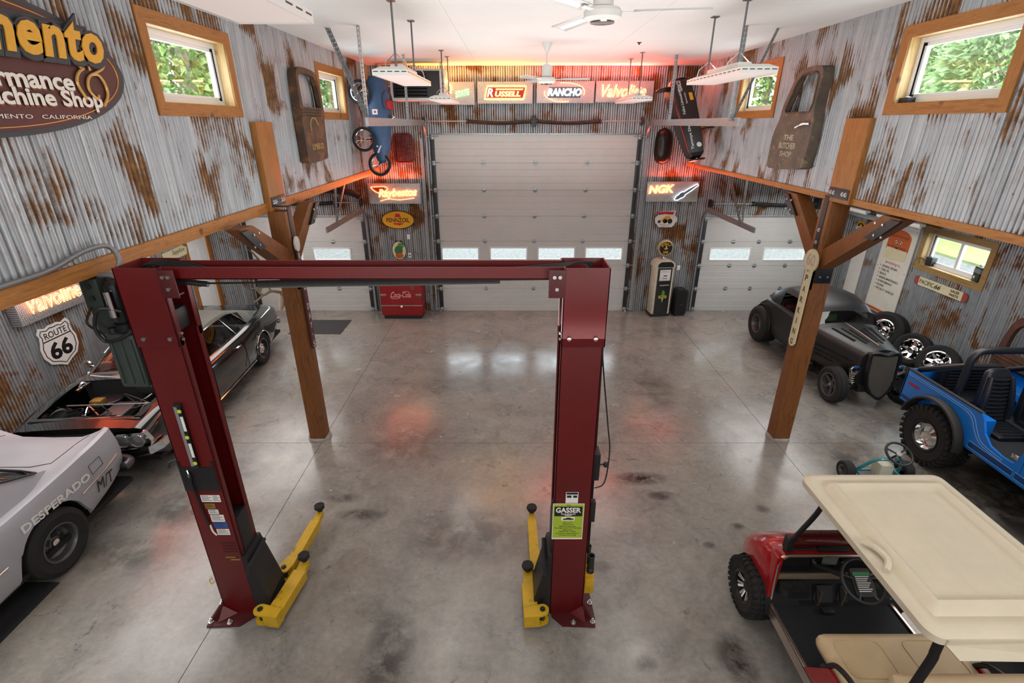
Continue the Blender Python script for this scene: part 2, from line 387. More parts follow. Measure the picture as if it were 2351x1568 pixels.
def corr_wall(name, axis, pos, face, u0, u1, z0, z1, holes=(), width=.84, ztop=None):
    """sheets of corrugated steel. axis 'x': wall plane x=pos, u runs along y; axis 'y': plane y=pos, u along x. face = +-1 side of the room"""
    root = sroot(name); n = int(math.ceil((u1 - u0) / width)); K = 8
    for k in range(n):
        a, c = u0 + k * width, min(u0 + (k + 1) * width, u1)
        cuts = sorted({a, c} | {q for h in holes for q in h[:2] if a < q < c})
        mb = MB()
        for p, q in zip(cuts, cuts[1:]):
            spans = [(z0, z1)]; mid = (p + q) / 2
            for h in holes:
                if h[0] <= mid <= h[1]:
                    ns = []
                    for s0, s1 in spans:
                        if h[2] > s0: ns.append((s0, min(s1, h[2])))
                        if h[3] < s1: ns.append((max(s0, h[3]), s1))
                    spans = [s for s in ns if s[1] - s[0] > .005]
            qe = q + (.014 if q == c and c < u1 - .01 else 0); us = [p] + [x for x in (a + i * PITCH / K for i in range(int(width / PITCH * K) + 4)) if p + 1e-4 < x < qe - 1e-4] + [qe]
            lap = .0035 if k % 2 else 0
            for s0, s1 in spans:
                rows = []
                for zz in (s0, s1):
                    row = []
                    for u in us:
                        ph = (u - u0) / PITCH; major = int(math.floor(ph + .5)) % 4 == 0
                        w = abs(sin(PI * ph)) ** .6                          # rounded crests, creased valleys
                        d = .024 * w if not major else .024 * w - .016 * (1 - w)
                        d = (d + lap) * face; top = zz if not (ztop and zz == s1) else min(zz, ztop(u))
                        row.append((pos + d, u, top) if axis == 'x' else (u, pos + d, top))
                    rows.append(row)
                mb.grid(rows)
        if mb.f: mb.build('corrugated_sheet', 'corr_' + axis, root, 50)
    # screw heads along the girts: one mesh per wall
    sb = MB()
    zz = z0 + .35
    while zz < z1 - .1:
        u = u0 + PITCH * 2
        while u < u1:
            if not any(h[0] - .03 < u < h[1] + .03 and h[2] - .03 < zz < h[3] + .03 for h in holes) and not (ztop and zz > ztop(u)):
                p, q = pos + face * .002, pos + face * .030
                sb.cyl((p, u, zz) if axis == 'x' else (u, p, zz), (q, u, zz) if axis == 'x' else (u, q, zz), .006, n=6)
            u += PITCH * 8
        zz += .92
    so = sb.build('screw_heads', 'bolt_steel', root, 0); so['kind'] = 'stuff'
    return root
WU = {'window_1': (4.99, 6.27, 4.68, 5.29), 'window_2': (9.12, 10.38, 4.68, 5.29)}
WR = {'window_3': (4.68, 5.96, 4.70, 5.31), 'window_4': (8.72, 9.98, 4.70, 5.31)}
corr_wall('wall_left', 'x', XL, 1, YF, YB, 3.50, ZC, [w for w in WU.values()])
corr_wall('wall_right', 'x', XR, -1, YF, YB, 3.62, ZC, [w for w in WR.values()])
DOORS = {'door_1': (-1.87, 2.97, 4.27), 'door_2': (-6.6, -3.6, 2.42), 'door_3': (4.68, 7.72, 2.42)}
def btop(u): return ZC if XL - .05 < u < XR + .05 else (lerp(3.52, 2.95, (XL - u) / (XL - XLO)) if u < 0 else lerp(3.62, 2.95, (u - XR) / (XRO - XR)))
corr_wall('wall_back', 'y', YB, -1, XLO, XRO, 0, ZC, [(a, b, -.1, h) for a, b, h in DOORS.values()], ztop=btop)
corr_wall('wall_left_bay', 'x', XLO, 1, YF, YB, 0, 3.0, [(11.42, 12.22, -.1, 2.05)])
corr_wall('wall_right_bay', 'x', XRO, -1, YF, YB, 0, 3.0, [(8.66, 10.1, 1.86, 2.5)])
struct('wall_front', MB().box(XLO - .3, XRO + .3, YF - .1, YF, 0, ZC), 'white_paint', smooth=0)
# window units (trim boards mitred, jamb liner, vinyl frame, pane)
def window(name, side, x, y0, y1, z0, z1, split=False, trim='wood_trim', tw=.115):
    r = sroot(name); d = -1 if side == 'L' else 1   # outward direction along x
    ti = -d * .03
    def bar(nm, m, a, b, c, e, xa, xb, parent=r): return MB().box(min(xa, xb), max(xa, xb), a, b, c, e, .003).build(nm, m, parent)
    for nm, ps, mm in (('top', [(y0 - tw, z1 + tw), (y1 + tw, z1 + tw), (y1, z1), (y0, z1)], trim), ('bottom', [(y0 - tw, z0 - tw), (y0, z0), (y1, z0), (y1 + tw, z0 - tw)], trim),
                   ('near', [(y0 - tw, z0 - tw), (y0 - tw, z1 + tw), (y0, z1), (y0, z0)], trim if trim != 'wood_trim' else 'wood_trim_z'), ('far', [(y1 + tw, z0 - tw), (y1, z0), (y1, z1), (y1 + tw, z1 + tw)], trim if trim != 'wood_trim' else 'wood_trim_z')):
        xa, xb = x - d * .014, x + ti - d * .004
        b = MB(); k = len(ps); b.add([(xa, p, q) for p, q in ps] + [(xb, p, q) for p, q in ps], [tuple(range(k)), tuple(range(2 * k - 1, k - 1, -1))] + [(i, k + i, k + (i + 1) % k, (i + 1) % k) for i in range(k)])
        b.build('trim_board', mm, r)
    o = .15
    for a, b_, c, e in ((y0 - .02, y0, z0 - .02, z1 + .02), (y1, y1 + .02, z0 - .02, z1 + .02), (y0, y1, z1, z1 + .02), (y0, y1, z0 - .02, z0)):
        bar('jamb_board', 'wood_pale', a, b_, c, e, x - d * .012, x + d * o)
    xf0, xf1 = x + d * (o - .06), x + d * (o + .02); w = .05
    fr = MB()
    for a, b_, c, e in ((y0, y0 + w, z0, z1), (y1 - w, y1, z0, z1), (y0 + w, y1 - w, z1 - w, z1), (y0 + w, y1 - w, z0, z0 + w)): fr.box(min(xf0, xf1), max(xf0, xf1), a, b_, c, e, .004)
    s = w; ww = .035
    for a, b_, c, e in ((y0 + s, y0 + s + ww, z0 + s, z1 - s), (y1 - s - ww, y1 - s, z0 + s, z1 - s), (y0 + s, y1 - s, z1 - s - ww, z1 - s), (y0 + s, y1 - s, z0 + s, z0 + s + ww)):
        fr.box(min(xf0, xf1) + .02, max(xf0, xf1) - .015, a, b_, c, e, .004)
    f = fr.build('window_frame', 'vinyl', r)
    ym = (y0 + y1) / 2
    if split: MB().box(min(xf0, xf1) + .008, max(xf0, xf1) - .008, ym - .03, ym + .03, z0 + s, z1 - s, .004).build('mullion', 'vinyl', f)
    px = (xf0 + xf1) / 2
    for a, b_ in (((y0 + s + ww, ym - .03), (ym + .03, y1 - s - ww)) if split else ((y0 + s + ww, y1 - s - ww),)):
        MB().box(px - .003, px + .003, a, b_, z0 + s + ww, z1 - s - ww).build('pane', 'window_glass', f, 0)
    return r
for nm, w in WU.items(): window(nm, 'L', XL, *w)
for nm, w in WR.items(): window(nm, 'R', XR, *w)
window('window_5', 'R', XRO, 8.66, 10.1, 1.86, 2.5, True, 'wood_trim_old')
# header boards along the bulkhead edges
struct('trim_1', MB().box(XL - .10, XL + .045, YF, YB - .02, 3.455, 3.575, .006), 'wood_header')
struct('trim_2', MB().box(XR - .045, XR + .10, YF, YB - .02, 3.60, 3.675, .006), 'wood_header')
# sectional garage doors
def garage_door(name, x0, x1, h, wins, hinge_x, nsec):
    r = sroot(name); sh = h / nsec; yf = YB - .005
    for k in range(nsec):
        z0, z1 = k * sh, (k + 1) * sh - .004
        b = MB(); cuts = [x0] + [q for w in wins for q in w[:2] if k == wins[0][2]] + [x1]
        prof = [(0, 0), (.0, .004)]
        wz = (z0 + sh * .24, z0 + sh * .72)
        def slab(a, c, p, q):
            # three shallow ribs pressed into each section
            rows = []
            zs = [p] + [zz for g in (.25, .5, .75) for zz in (z0 + sh * g - .008, z0 + sh * g, z0 + sh * g + .008) if p < zz < q] + [q]
            for zz in zs:
                gr = any(abs(zz - (z0 + sh * g)) < 1e-6 for g in (.25, .5, .75)); yy = yf + (.0045 if gr else 0)
                rows.append([(a, yy, zz), (c, yy, zz)])
            b.grid(rows); b.add([(a, yf, p), (c, yf, p), (c, yf + .045, p), (a, yf + .045, p), (a, yf, q), (c, yf, q), (c, yf + .045, q), (a, yf + .045, q)], [(0, 1, 2, 3), (7, 6, 5, 4), (3, 2, 6, 7), (0, 3, 7, 4), (1, 5, 6, 2)])
        if wins and k == wins[0][2]:
            slab(x0, x1, z0, wz[0]); slab(x0, x1, wz[1], z1)
            ed = [x0] + [q for w in wins for q in w[:2]] + [x1]
            for i in range(0, len(ed), 2): slab(ed[i], ed[i + 1], wz[0], wz[1])
        else: slab(x0, x1, z0, z1)
        p = b.build('door_panel', 'door_white', r, 20)
        if wins and k == wins[0][2]:
            for w in wins:
                f = MB()
                for a, c, e, g in ((w[0] - .02, w[1] + .02, wz[1] - .012, wz[1] + .02), (w[0] - .02, w[1] + .02, wz[0] - .02, wz[0] + .012), (w[0] - .02, w[0] + .012, wz[0], wz[1]), (w[1] - .012, w[1] + .02, wz[0], wz[1])): f.box(a, c, yf - .012, yf + .03, e, g, .003)
                f.build('window_frame', 'vinyl', p); MB().box(w[0], w[1], yf + .015, yf + .02, wz[0], wz[1]).build('pane', 'window_glass', p, 0)
        if k: MB().box(x0, x1, yf + .03, yf + .042, z0 - .03, z0 + .02).build('joint_light_block', 'joint', r, 0)  # added strip behind each section joint, stops daylight leaking through the gap
        if k:
            for hx in hinge_x:
                MB().box(hx - .035, hx + .035, yf - .012, yf, z0 - .05, z0 + .05, .004).box(hx - .05, hx + .05, yf - .022, yf - .008, z0 - .02, z0 + .02, .005).cyl((hx - .05, yf - .02, z0), (hx + .05, yf - .02, z0), .011, n=8).build('hinge', 'galv', p)
    MB().box(x0 + .02, x1 - .02, yf - .02, yf + .04, h - .005, h + .035, .004).build('top_rail', 'galv', r)
    for sx in (1, -1):
        xe = x0 if sx > 0 else x1
        MB().box(xe - .005 if sx > 0 else xe - .085, xe + .085 if sx > 0 else xe + .005, yf - .028, yf - .003, .02, h, .004).build('end_stile', 'steel_dark', r)
        for k in range(nsec + 1):
            z = min(max(k * sh, .06), h - .05)
            MB().box(*sorted((xe + sx * .01, xe + sx * .08)), yf - .05, yf - .02, z - .05, z + .05, .006).cyl((xe - sx * .06, yf - .055, z + .01), (xe + sx * .20, yf - .055, z + .01), .008, n=8).cyl((xe - sx * .075, yf - .055, z + .01), (xe - sx * .035, yf - .055, z + .01), .024, n=12).build('roller_hinge', 'galv', r)
    return r
WB = [(-1.745, -.84, 2), (-.538, .368, 2), (.658, 1.564, 2), (1.843, 2.75, 2)]
d1 = garage_door('door_1', -1.87, 2.97, 4.27, WB, (-.667, .55, 1.75), 7)
d2 = garage_door('door_2', -6.6, -3.6, 2.42, [(-6.15, -5.25, 2), (-4.95, -4.05, 2)], (-5.65, -4.45), 4)
d3 = garage_door('door_3', 4.68, 7.72, 2.42, [(4.96, 5.95, 2), (6.31, 7.33, 2)], (5.5, 6.13, 6.9), 4)
def track_path(x, h, R, yend, zrise=.0):
    p = [(x, YB - .07, .05), (x, YB - .07, h * .5), (x, YB - .07, h - R * .4)]
    for i in range(1, 9):
        a = PI / 2 * i / 8; p.append((x, YB - .07 - R + R * cos(a), h - R * .4 + R * sin(a)))
    return p + [(x, yend, h + R * .6 + zrise)]
def door_track(name, x, h, yend, parent, R=.42, jamb=None, w=.05):
    b = MB(); P = track_path(x, h, R, yend)
    # C-section swept along the path: the section's plane is normal to the path, all in the plane x = const
    sec = [(-w * .35, -w), (w * .35, -w), (w * .35, w), (-w * .35, w)]
    rows = []
    for i, p in enumerate(P):
        a = Vector(P[max(i - 1, 0)]); c = Vector(P[min(i + 1, len(P) - 1)]); d = (c - a).normalized(); nrm = Vector((1, 0, 0)).cross(d).normalized()
        rows.append([tuple(Vector(p) + Vector((1, 0, 0)) * q[0] + nrm * q[1]) for q in sec])
    b.grid(rows, closed=True); b.f.append(tuple(range(len(b.v) - 4, len(b.v)))); b.f.append((3, 2, 1, 0))
    return b.build(name, 'galv', parent)
def perforated(name, p0, p1, parent, w=.045, m='galv', n=None):
    """angle iron with punched holes"""
    p0, p1 = Vector(p0), Vector(p1); L = (p1 - p0).length; d = (p1 - p0).normalized()
    M = Matrix.Translation(p0) @ d.to_track_quat('Z', 'Y').to_matrix().to_4x4()
    b = MB(); step = .055; k = max(2, int(L / step)); step = L / k; h = .0075
    for (ax) in (0, 1):
        for i in range(k):
            z0, z1, zc = i * step, (i + 1) * step, (i + .5) * step
            # plate with a square-ish hole in the middle
            o = [(0, z0), (w, z0), (w, z1), (0, z1)]; q = [(w / 2 - h, zc - h), (w / 2 + h, zc - h), (w / 2 + h, zc + h), (w / 2 - h, zc + h)]
            pts = [(x, 0, z) if ax == 0 else (0, x, z) for x, z in o + q]
            b.add(pts, [(0, 1, 5, 4), (1, 2, 6, 5), (2, 3, 7, 6), (3, 0, 4, 7)], M)
    ob = b.build(name, m, parent, 0); md = ob.modifiers.new('thickness', 'SOLIDIFY'); md.thickness = .003; return ob
for x, sg in ((-1.95, -1), (3.05, 1)):
    door_track('door_track', x, 4.27, 7.35, d1, w=.055)
    perforated('track_hanger', (x - .02, 7.55, 4.53), (x - .02, 7.55, ZC), d1); perforated('track_brace', (x - .02, 7.5, 4.53), (x + sg * .5, 7.75, ZC), d1); perforated('track_hanger', (x - .02, 10.5, 4.53), (x - .02, 10.5, ZC), d1)
    perforated('jamb_angle', (x + sg * .10, YB - .03, 4.2), (x + sg * .10, YB - .03, .02), d1, .06)
for dd, x, sg, h, ye in ((d2, -3.53, 1, 2.42, 9.6), (d3, 4.62, -1, 2.42, 9.6)):
    door_track('door_track', x, h, ye, dd, .36)
    perforated('track_hanger', (x, 10.2, 2.62), (x + sg * .1, 10.9, 3.5), dd, .035); perforated('track_brace', (x, 10.2, 2.62), (x + sg * .1, 10.1, 3.5), dd, .035)
    xo = -6.68 if x < 0 else 7.8
    door_track('door_track', xo, h, ye, dd, .36)
def torsion(parent, x0, x1, z, springs, y=YB - .16):
    MB().cyl((x0, y, z), (x1, y, z), .013, n=10).build('torsion_shaft', 'galv', parent)
    for a, c in springs:
        # coil spring, sagging slightly
        pts = []; turns = int((c - a) / .022); n = turns * 6
        for i in range(n + 1):
            t = i / n; sag = -.035 * math.sin(PI * t); th = 2 * PI * turns * t; pts.append((a + (c - a) * t, y + .042 * cos(th), z + sag + .042 * sin(th)))
        MB().tube(pts, .0095, 4).build('torsion_spring', 'steel_dark', parent)
        b = MB(); b.tube([(a + (c - a) * i / 12, y, z - .035 * math.sin(PI * i / 12)) for i in range(13)], .04, 12); b.build('spring_core', 'black_paint', parent)
        for e in (a, c): MB().cyl((e - .02, y, z), (e + .02, y, z), .055, n=14).build('spring_cone', 'steel_dark', parent)
    for e in (x0, x1): MB().cyl((e - .03, y, z), (e + .03, y, z), .07, n=18).box(e - .012, e + .012, y, YB - .01, z - .09, z + .09).build('cable_drum', 'steel_dark', parent)
    xm = (springs[0][1] + springs[-1][0]) / 2 if len(springs) > 1 else springs[0][1]
    MB().box(xm - .04, xm + .04, y - .05, YB - .01, z - .12, z + .12, .008).build('centre_bracket', 'steel_dark', parent)
torsion(d1, -1.98, 2.92, 4.55, [(-1.0, .44), (.54, 1.98)])
torsion(d2, -6.5, -3.6, 2.78, [(-5.6, -4.2)]); torsion(d3, 4.75, 7.7, 2.75, [(5.75, 7.3)])
# black flex duct above the left bay door
MB().tube(smoothpath([(-5.6, 12.1, 3.02), (-4.6, 12.05, 3.1), (-3.85, 12.05, 3.05), (-3.55, 12.05, 2.95)]), .075, 12).build('spring_cover', 'black_plastic', d2)
# white personnel door at the far end of the left bay
dm = sroot('door_4')
mat('door_paint', '#e8e9ea', .4)
b = MB(); b.box(XLO - .06, XLO - .01, 11.40, 12.24, .0, 2.06, .003); dl = b.build('door_leaf', 'door_paint', dm)
for z0, z1 in ((.25, .85), (1.0, 1.78)):
    for y0, y1 in ((11.52, 11.8), (11.86, 12.12)):
        MB().prism(rrect(y1 - y0, z1 - z0, .04), 0, .012, Matrix.Translation((XLO - .012, (y0 + y1) / 2, (z0 + z1) / 2)) @ Euler(LEFT).to_matrix().to_4x4()).build('moulded_panel', 'door_paint', dl)
for y0, y1, z0, z1 in ((11.30, 11.43, 0, 2.06), (12.21, 12.36, 0, 2.06), (11.30, 12.36, 2.06, 2.19)): MB().box(XLO + .005, XLO + .04, y0, y1, z0, z1, .004).build('casing_board', 'wood_trim_z', dm)
for z in (.96, 1.18): MB().cyl((XLO - .01, 11.5, z), (XLO + .05, 11.5, z), .03, n=14).lathe([(0, .1), (.02, .095), (.034, .08), (.03, .055), (.012, .045)], 14, Matrix.Translation((XLO, 11.5, z)) @ Matrix.Rotation(PI / 2, 4, 'Y')).build('door_knob', 'black_paint', dm)
# timber posts with knee braces and steel plates
def post(sg, x0, x1, ztop, hz, label, yb0, yb1):
    r = thing('timber_post', label, 'post', ((x0 + x1) / 2, 6.61, 0)); ox, oy = -(x0 + x1) / 2, -6.61
    Mo = Matrix.Translation((ox, oy, 0))
    def B(name, m, *a, bev=.008, parent=r): return MB().box(*a, bev, Mo).build(name, m, parent)
    B('post_shaft', 'wood_post', x0, x1, 6.5, 6.72, 0, hz)
    xin = x1 if sg < 0 else x0; inn = -sg
    B('upper_plank', 'wood_post2', *((XL + .02, -3.05) if sg < 0 else (4.035, XR - .02)), *((6.5, 6.95) if sg < 0 else (6.17, 6.62)), hz, ztop)
    for nm, ya, yc in (('front', yb0, 6.5), ('rear', yb1, 6.72)):
        xa, xb = x0 + .03, x1 - .03; z0, z1 = 2.72, hz - .02; d = 1 if ya > yc else -1; t = .20
        P = [(yc, z0), (yc, z0 + t * 1.35), (ya - d * t * .7, z1), (ya + d * t * .7, z1)]
        bb = MB(); bb.add([(xa + ox, y + oy, z) for y, z in P] + [(xb + ox, y + oy, z) for y, z in P], [(0, 1, 2, 3), (7, 6, 5, 4)] + [(i, 4 + i, 4 + (i + 1) % 4, (i + 1) % 4) for i in range(4)])
        bb.build('knee_brace', 'wood_post', r)
        # plates at both ends of the brace on the inner face
        xe = x1 if sg < 0 else x0
        for k, (yy, zz) in enumerate(((yc - d * .0, z0 - .12), (ya - d * .08, z1 - .14))):
            if k: q = MB(); L = .14; q.add([(xe + ox + inn * e, yy + oy + u, zz + w) for e in (-.03, .006) for u, w in ((-d * .22, -.14), (d * .10, .12), (d * .26, .12), (-d * .06, -.14))], [(0, 1, 2, 3), (7, 6, 5, 4), (0, 4, 5, 1), (1, 5, 6, 2), (2, 6, 7, 3), (3, 7, 4, 0)])
            else: q = MB().box(xe + inn * -.01, xe + inn * .006, 6.50, 6.72, zz - .16, zz + .10, .002, Mo)
            pl = q.build('steel_plate', 'black_paint', r)
            for u, w in ((-.06, -.08), (.06, -.08), (-.03, .05), (.09, .05)):
                yy2 = yy + u if k else 6.61 + u * .8
                MB().cyl((xe + ox + inn * .004, yy2 + oy, zz + w), (xe + ox + inn * .016, yy2 + oy, zz + w), .014, n=8).build('bolt', 'bolt_steel', pl)
    # front plates with two bolts, where the brace meets the post
    for zz in (2.62,):
        pl = B('steel_plate', 'black_paint', x0 + .015, x1 - .015, 6.488, 6.5, zz - .09, zz + .11, bev=.002)
        for u in (-.05, .05): MB().cyl(((u), 6.489 + oy, zz), (u, 6.476 + oy, zz), .014, n=8).build('bolt', 'bolt_steel', pl)
    # T strap with bolts and washers on the room side of the header
    xe = xin + inn * .002; xp = (-3.05 if sg < 0 else 4.035) + inn * .002; yc = 6.72 if sg < 0 else 6.40
    tb = MB(); tb.box(min(xp, xp + inn * .008), max(xp, xp + inn * .008), yc - .2, yc + .2, hz + .05, hz + .17, .002, Mo); tb.box(min(xe, xe + inn * .008), max(xe, xe + inn * .008), 6.57, 6.66, hz - .62, hz + .058, .002, Mo); tb.box(min(xp, xe + inn * .008), max(xp, xe + inn * .008), 6.57, 6.66, hz + .05, hz + .058, 0, Mo)
    tp = tb.build('t_strap', 'steel_dark', r)
    for xq, yy, zz in ((xp, yc - .15, .11), (xp, yc - .09, .11), (xp, yc + .09, .11), (xp, yc + .15, .11), (xe, 6.615, -.38), (xe, 6.615, -.54)):
        MB().cyl((xq + ox + inn * .006, yy + oy, hz + zz), (xq + ox + inn * .012, yy + oy, hz + zz), .026, n=14).cyl((xq + ox + inn * .012, yy + oy, hz + zz), (xq + ox + inn * .024, yy + oy, hz + zz), .014, n=6).build('bolt', 'bolt_steel', tp)
    MB().cyl((0, 0, 0), (0, 0, .035), .17, n=24).build('footing_ring', mat('grout', '#a39e97', .9, var=.2), r)
    return r
wood('wood_post2', '#7d4d1e', '#a86e30', 'Z')
postL = post(-1, -3.12, -2.89, 4.52, 3.47, 'rough brown timber post with knee braces beside the dark green coupe', 5.55, 7.55)
postR = post(1, 4.04, 4.29, 4.56, 3.60, 'orange brown timber post with knee braces in front of the black hot rod', 5.45, 7.55)
# outside: gravel yard, lawn and trees
gm = bpy.data.materials.new('gravel'); MATS['gravel'] = gm; t = NT(gm); v = t.coord(); vo = t.n('ShaderNodeTexVoronoi', i_Scale=9); t.l(v, vo.inputs['Vector']); t.l(t.ramp(vo.outputs['Distance'], [(.0, rgb('#5c5a56')), (.8, rgb('#413f3c'))]), t.b.inputs['Base Color']); t.b.inputs['Roughness'].default_value = .9
gr = bpy.data.materials.new('lawn'); MATS['lawn'] = gr; t = NT(gr); v = t.coord(); t.l(t.ramp(t.noise(v, 3, 8, .8), [(.3, rgb('#4f5c2c')), (.7, rgb('#7c8748'))]), t.b.inputs['Base Color'])

for nm, c0, c1 in (('leaf_a', '#68803f', '#a5b774'), ('leaf_b', '#728a58', '#a9bd8c')):
    lm = bpy.data.materials.new(nm); MATS[nm] = lm; t = NT(lm); cc = t.ramp(t.noise(t.coord(), 2.5, 4), [(.3, rgb(c0)), (.7, rgb(c1))]); t.l(cc, t.b.inputs['Base Color']); t.b.inputs['Roughness'].default_value = .7
    tl = t.n('ShaderNodeBsdfTranslucent'); t.l(cc, tl.inputs[0]); mx = t.n('ShaderNodeMixShader', i_0=.45); t.l(t.b.outputs[0], mx.inputs[1]); t.l(tl.outputs[0], mx.inputs[2]); t.l(mx.outputs[0], t.out.inputs[0])
mat('bark', '#8d7c6c', .9, var=.3, vscale=10)
struct('ground_yard', MB().box(-60, 16.2, YB + .31, 60, -.3, -.05), 'gravel', smooth=0); struct('ground_yard', MB().box(XRO + .31, 16.2, YF, YB + .31, -.3, -.05), 'gravel', smooth=0)
struct('ground_lawn', MB().box(16.2, 60, -30, 60, -.3, .02), 'lawn', smooth=0); struct('ground_lawn', MB().box(-60, XLO - .31, -30, YB + .31, -.3, .0), 'lawn', smooth=0)
def tree(x, y, h, r, leaf, label, seed):
    rn = random.Random(seed); t = thing('conifer_tree', label, 'tree', (x, y, 0))
    MB().tube([(0, 0, 0), (.1, .05, h * .5), (0, 0, h)], [.28, .2, .04], 8).build('trunk', 'bark', t)
    b = MB(); n = 11000
    for i in range(n):
        zz = h * (.06 + .94 * rn.random()); rr = r * (1.05 - zz / h) ** .6 * math.sqrt(.25 + .75 * rn.random()); a = rn.random() * 2 * PI
        p = Vector((rr * cos(a), rr * sin(a), zz)); s = .2 + .26 * rn.random(); out = Vector((cos(a + rn.uniform(-.5, .5)), sin(a + rn.uniform(-.5, .5)), rn.uniform(-.7, .5))).normalized(); w = out.orthogonal().normalized()
        w = (Matrix.Rotation(rn.uniform(0, PI), 3, out) @ w)
        b.add([p - w * s * .3, p + out * s, p + w * s * .3, p - out * s * .25], [(0, 1, 2, 3)])
    o = b.build('foliage', leaf, t, 0); o['kind'] = 'stuff'
for (x, y, h, r, lf, lb, sd) in ((-12.5, 21.5, 13, 3.0, 'leaf_a', 'sunlit evergreen tree seen through the window beside the oval shop sign', 11), (-17.5, 28.0, 14, 3.6, 'leaf_a', 'tall evergreen tree farther behind, seen through the window beside the oval shop sign', 12), (-9.2, 28.5, 12, 3.0, 'leaf_b', 'evergreen tree seen through the small window beside the rusty lumber door', 13),
        (34.0, 40.0, 15, 4.0, 'leaf_b', 'broad pale evergreen tree standing behind the two windows of the right wall', 34), (-14.0, 38.5, 15, 4.0, 'leaf_a', 'broad evergreen tree farthest behind the windows of the left wall', 14), (21.0, 24.5, 13, 3.2, 'leaf_b', 'pale green evergreen tree filling the near window of the right wall', 31), (25.0, 32.0, 14, 3.8, 'leaf_b', 'farther pale evergreen tree behind the near window of the right wall', 32), (13.6, 30.0, 12, 3.4, 'leaf_a', 'evergreen tree seen through the window beside the black racer', 33)): tree(x, y, h, r, lf, lb, sd)
# ------------------------------------------------ two-post lift
mat('lift_red', '#5c070b', .42, var=.12, vscale=3, dirt='#7d3a34', dscale=7, damt=.67); mat('lift_red_dark', '#480b0f', .5, var=.15, dirt='#6a4a44', dscale=9, damt=.64)
mat('lift_black', '#17171a', .45, var=.2); mat('lift_yellow', '#c49c1c', .5, var=.12, dirt='#54431f', dscale=7, damt=.575); mat('pad_rubber', '#1d1d1d', .85, var=.3, vscale=40)
mat('cable', '#1a1a1a', .5); mat('paper', '#e6e6e2', .7); mat('ink', '#1b1b1b', .7); mat('tank_grey', '#39423f', .45, var=.1); mat('box_green', '#2a322d', .5); mat('brass', '#8a7434', .6); mat('sticker_blue', '#2f5fa8', .6)
mat('cut_steel', '#7b6660', .45, .5)
LF = thing('two_post_lift', 'red two-post car lift with overhead beam and yellow swing arms', 'car lift', (-1.08, 3.66, 0), world=True)
Y0, Y1 = 3.51, 3.80
def channel(sg, xo, xi, z0, z1, grow=0, lip=.055, t=.012):
    """C-section column; xo outer side, xi open side"""
    a, b = min(xo, xi), max(xo, xi); m = MB(); y0, y1 = Y0 - grow, Y1 + grow; s = 1 if xi > xo else -1
    xo -= s * grow
    m.box(*sorted((xo, xi)), y0, y0 + t, z0, z1, .003); m.box(*sorted((xo, xi)), y1 - t, y1, z0, z1, .003); m.box(*sorted((xo, xo + s * t)), y0, y1, z0, z1, .003)
    m.box(*sorted((xi - s * t, xi)), y0, y0 + lip, z0, z1, .003); m.box(*sorted((xi - s * t, xi)), y1 - lip, y1, z0, z1, .003); return m
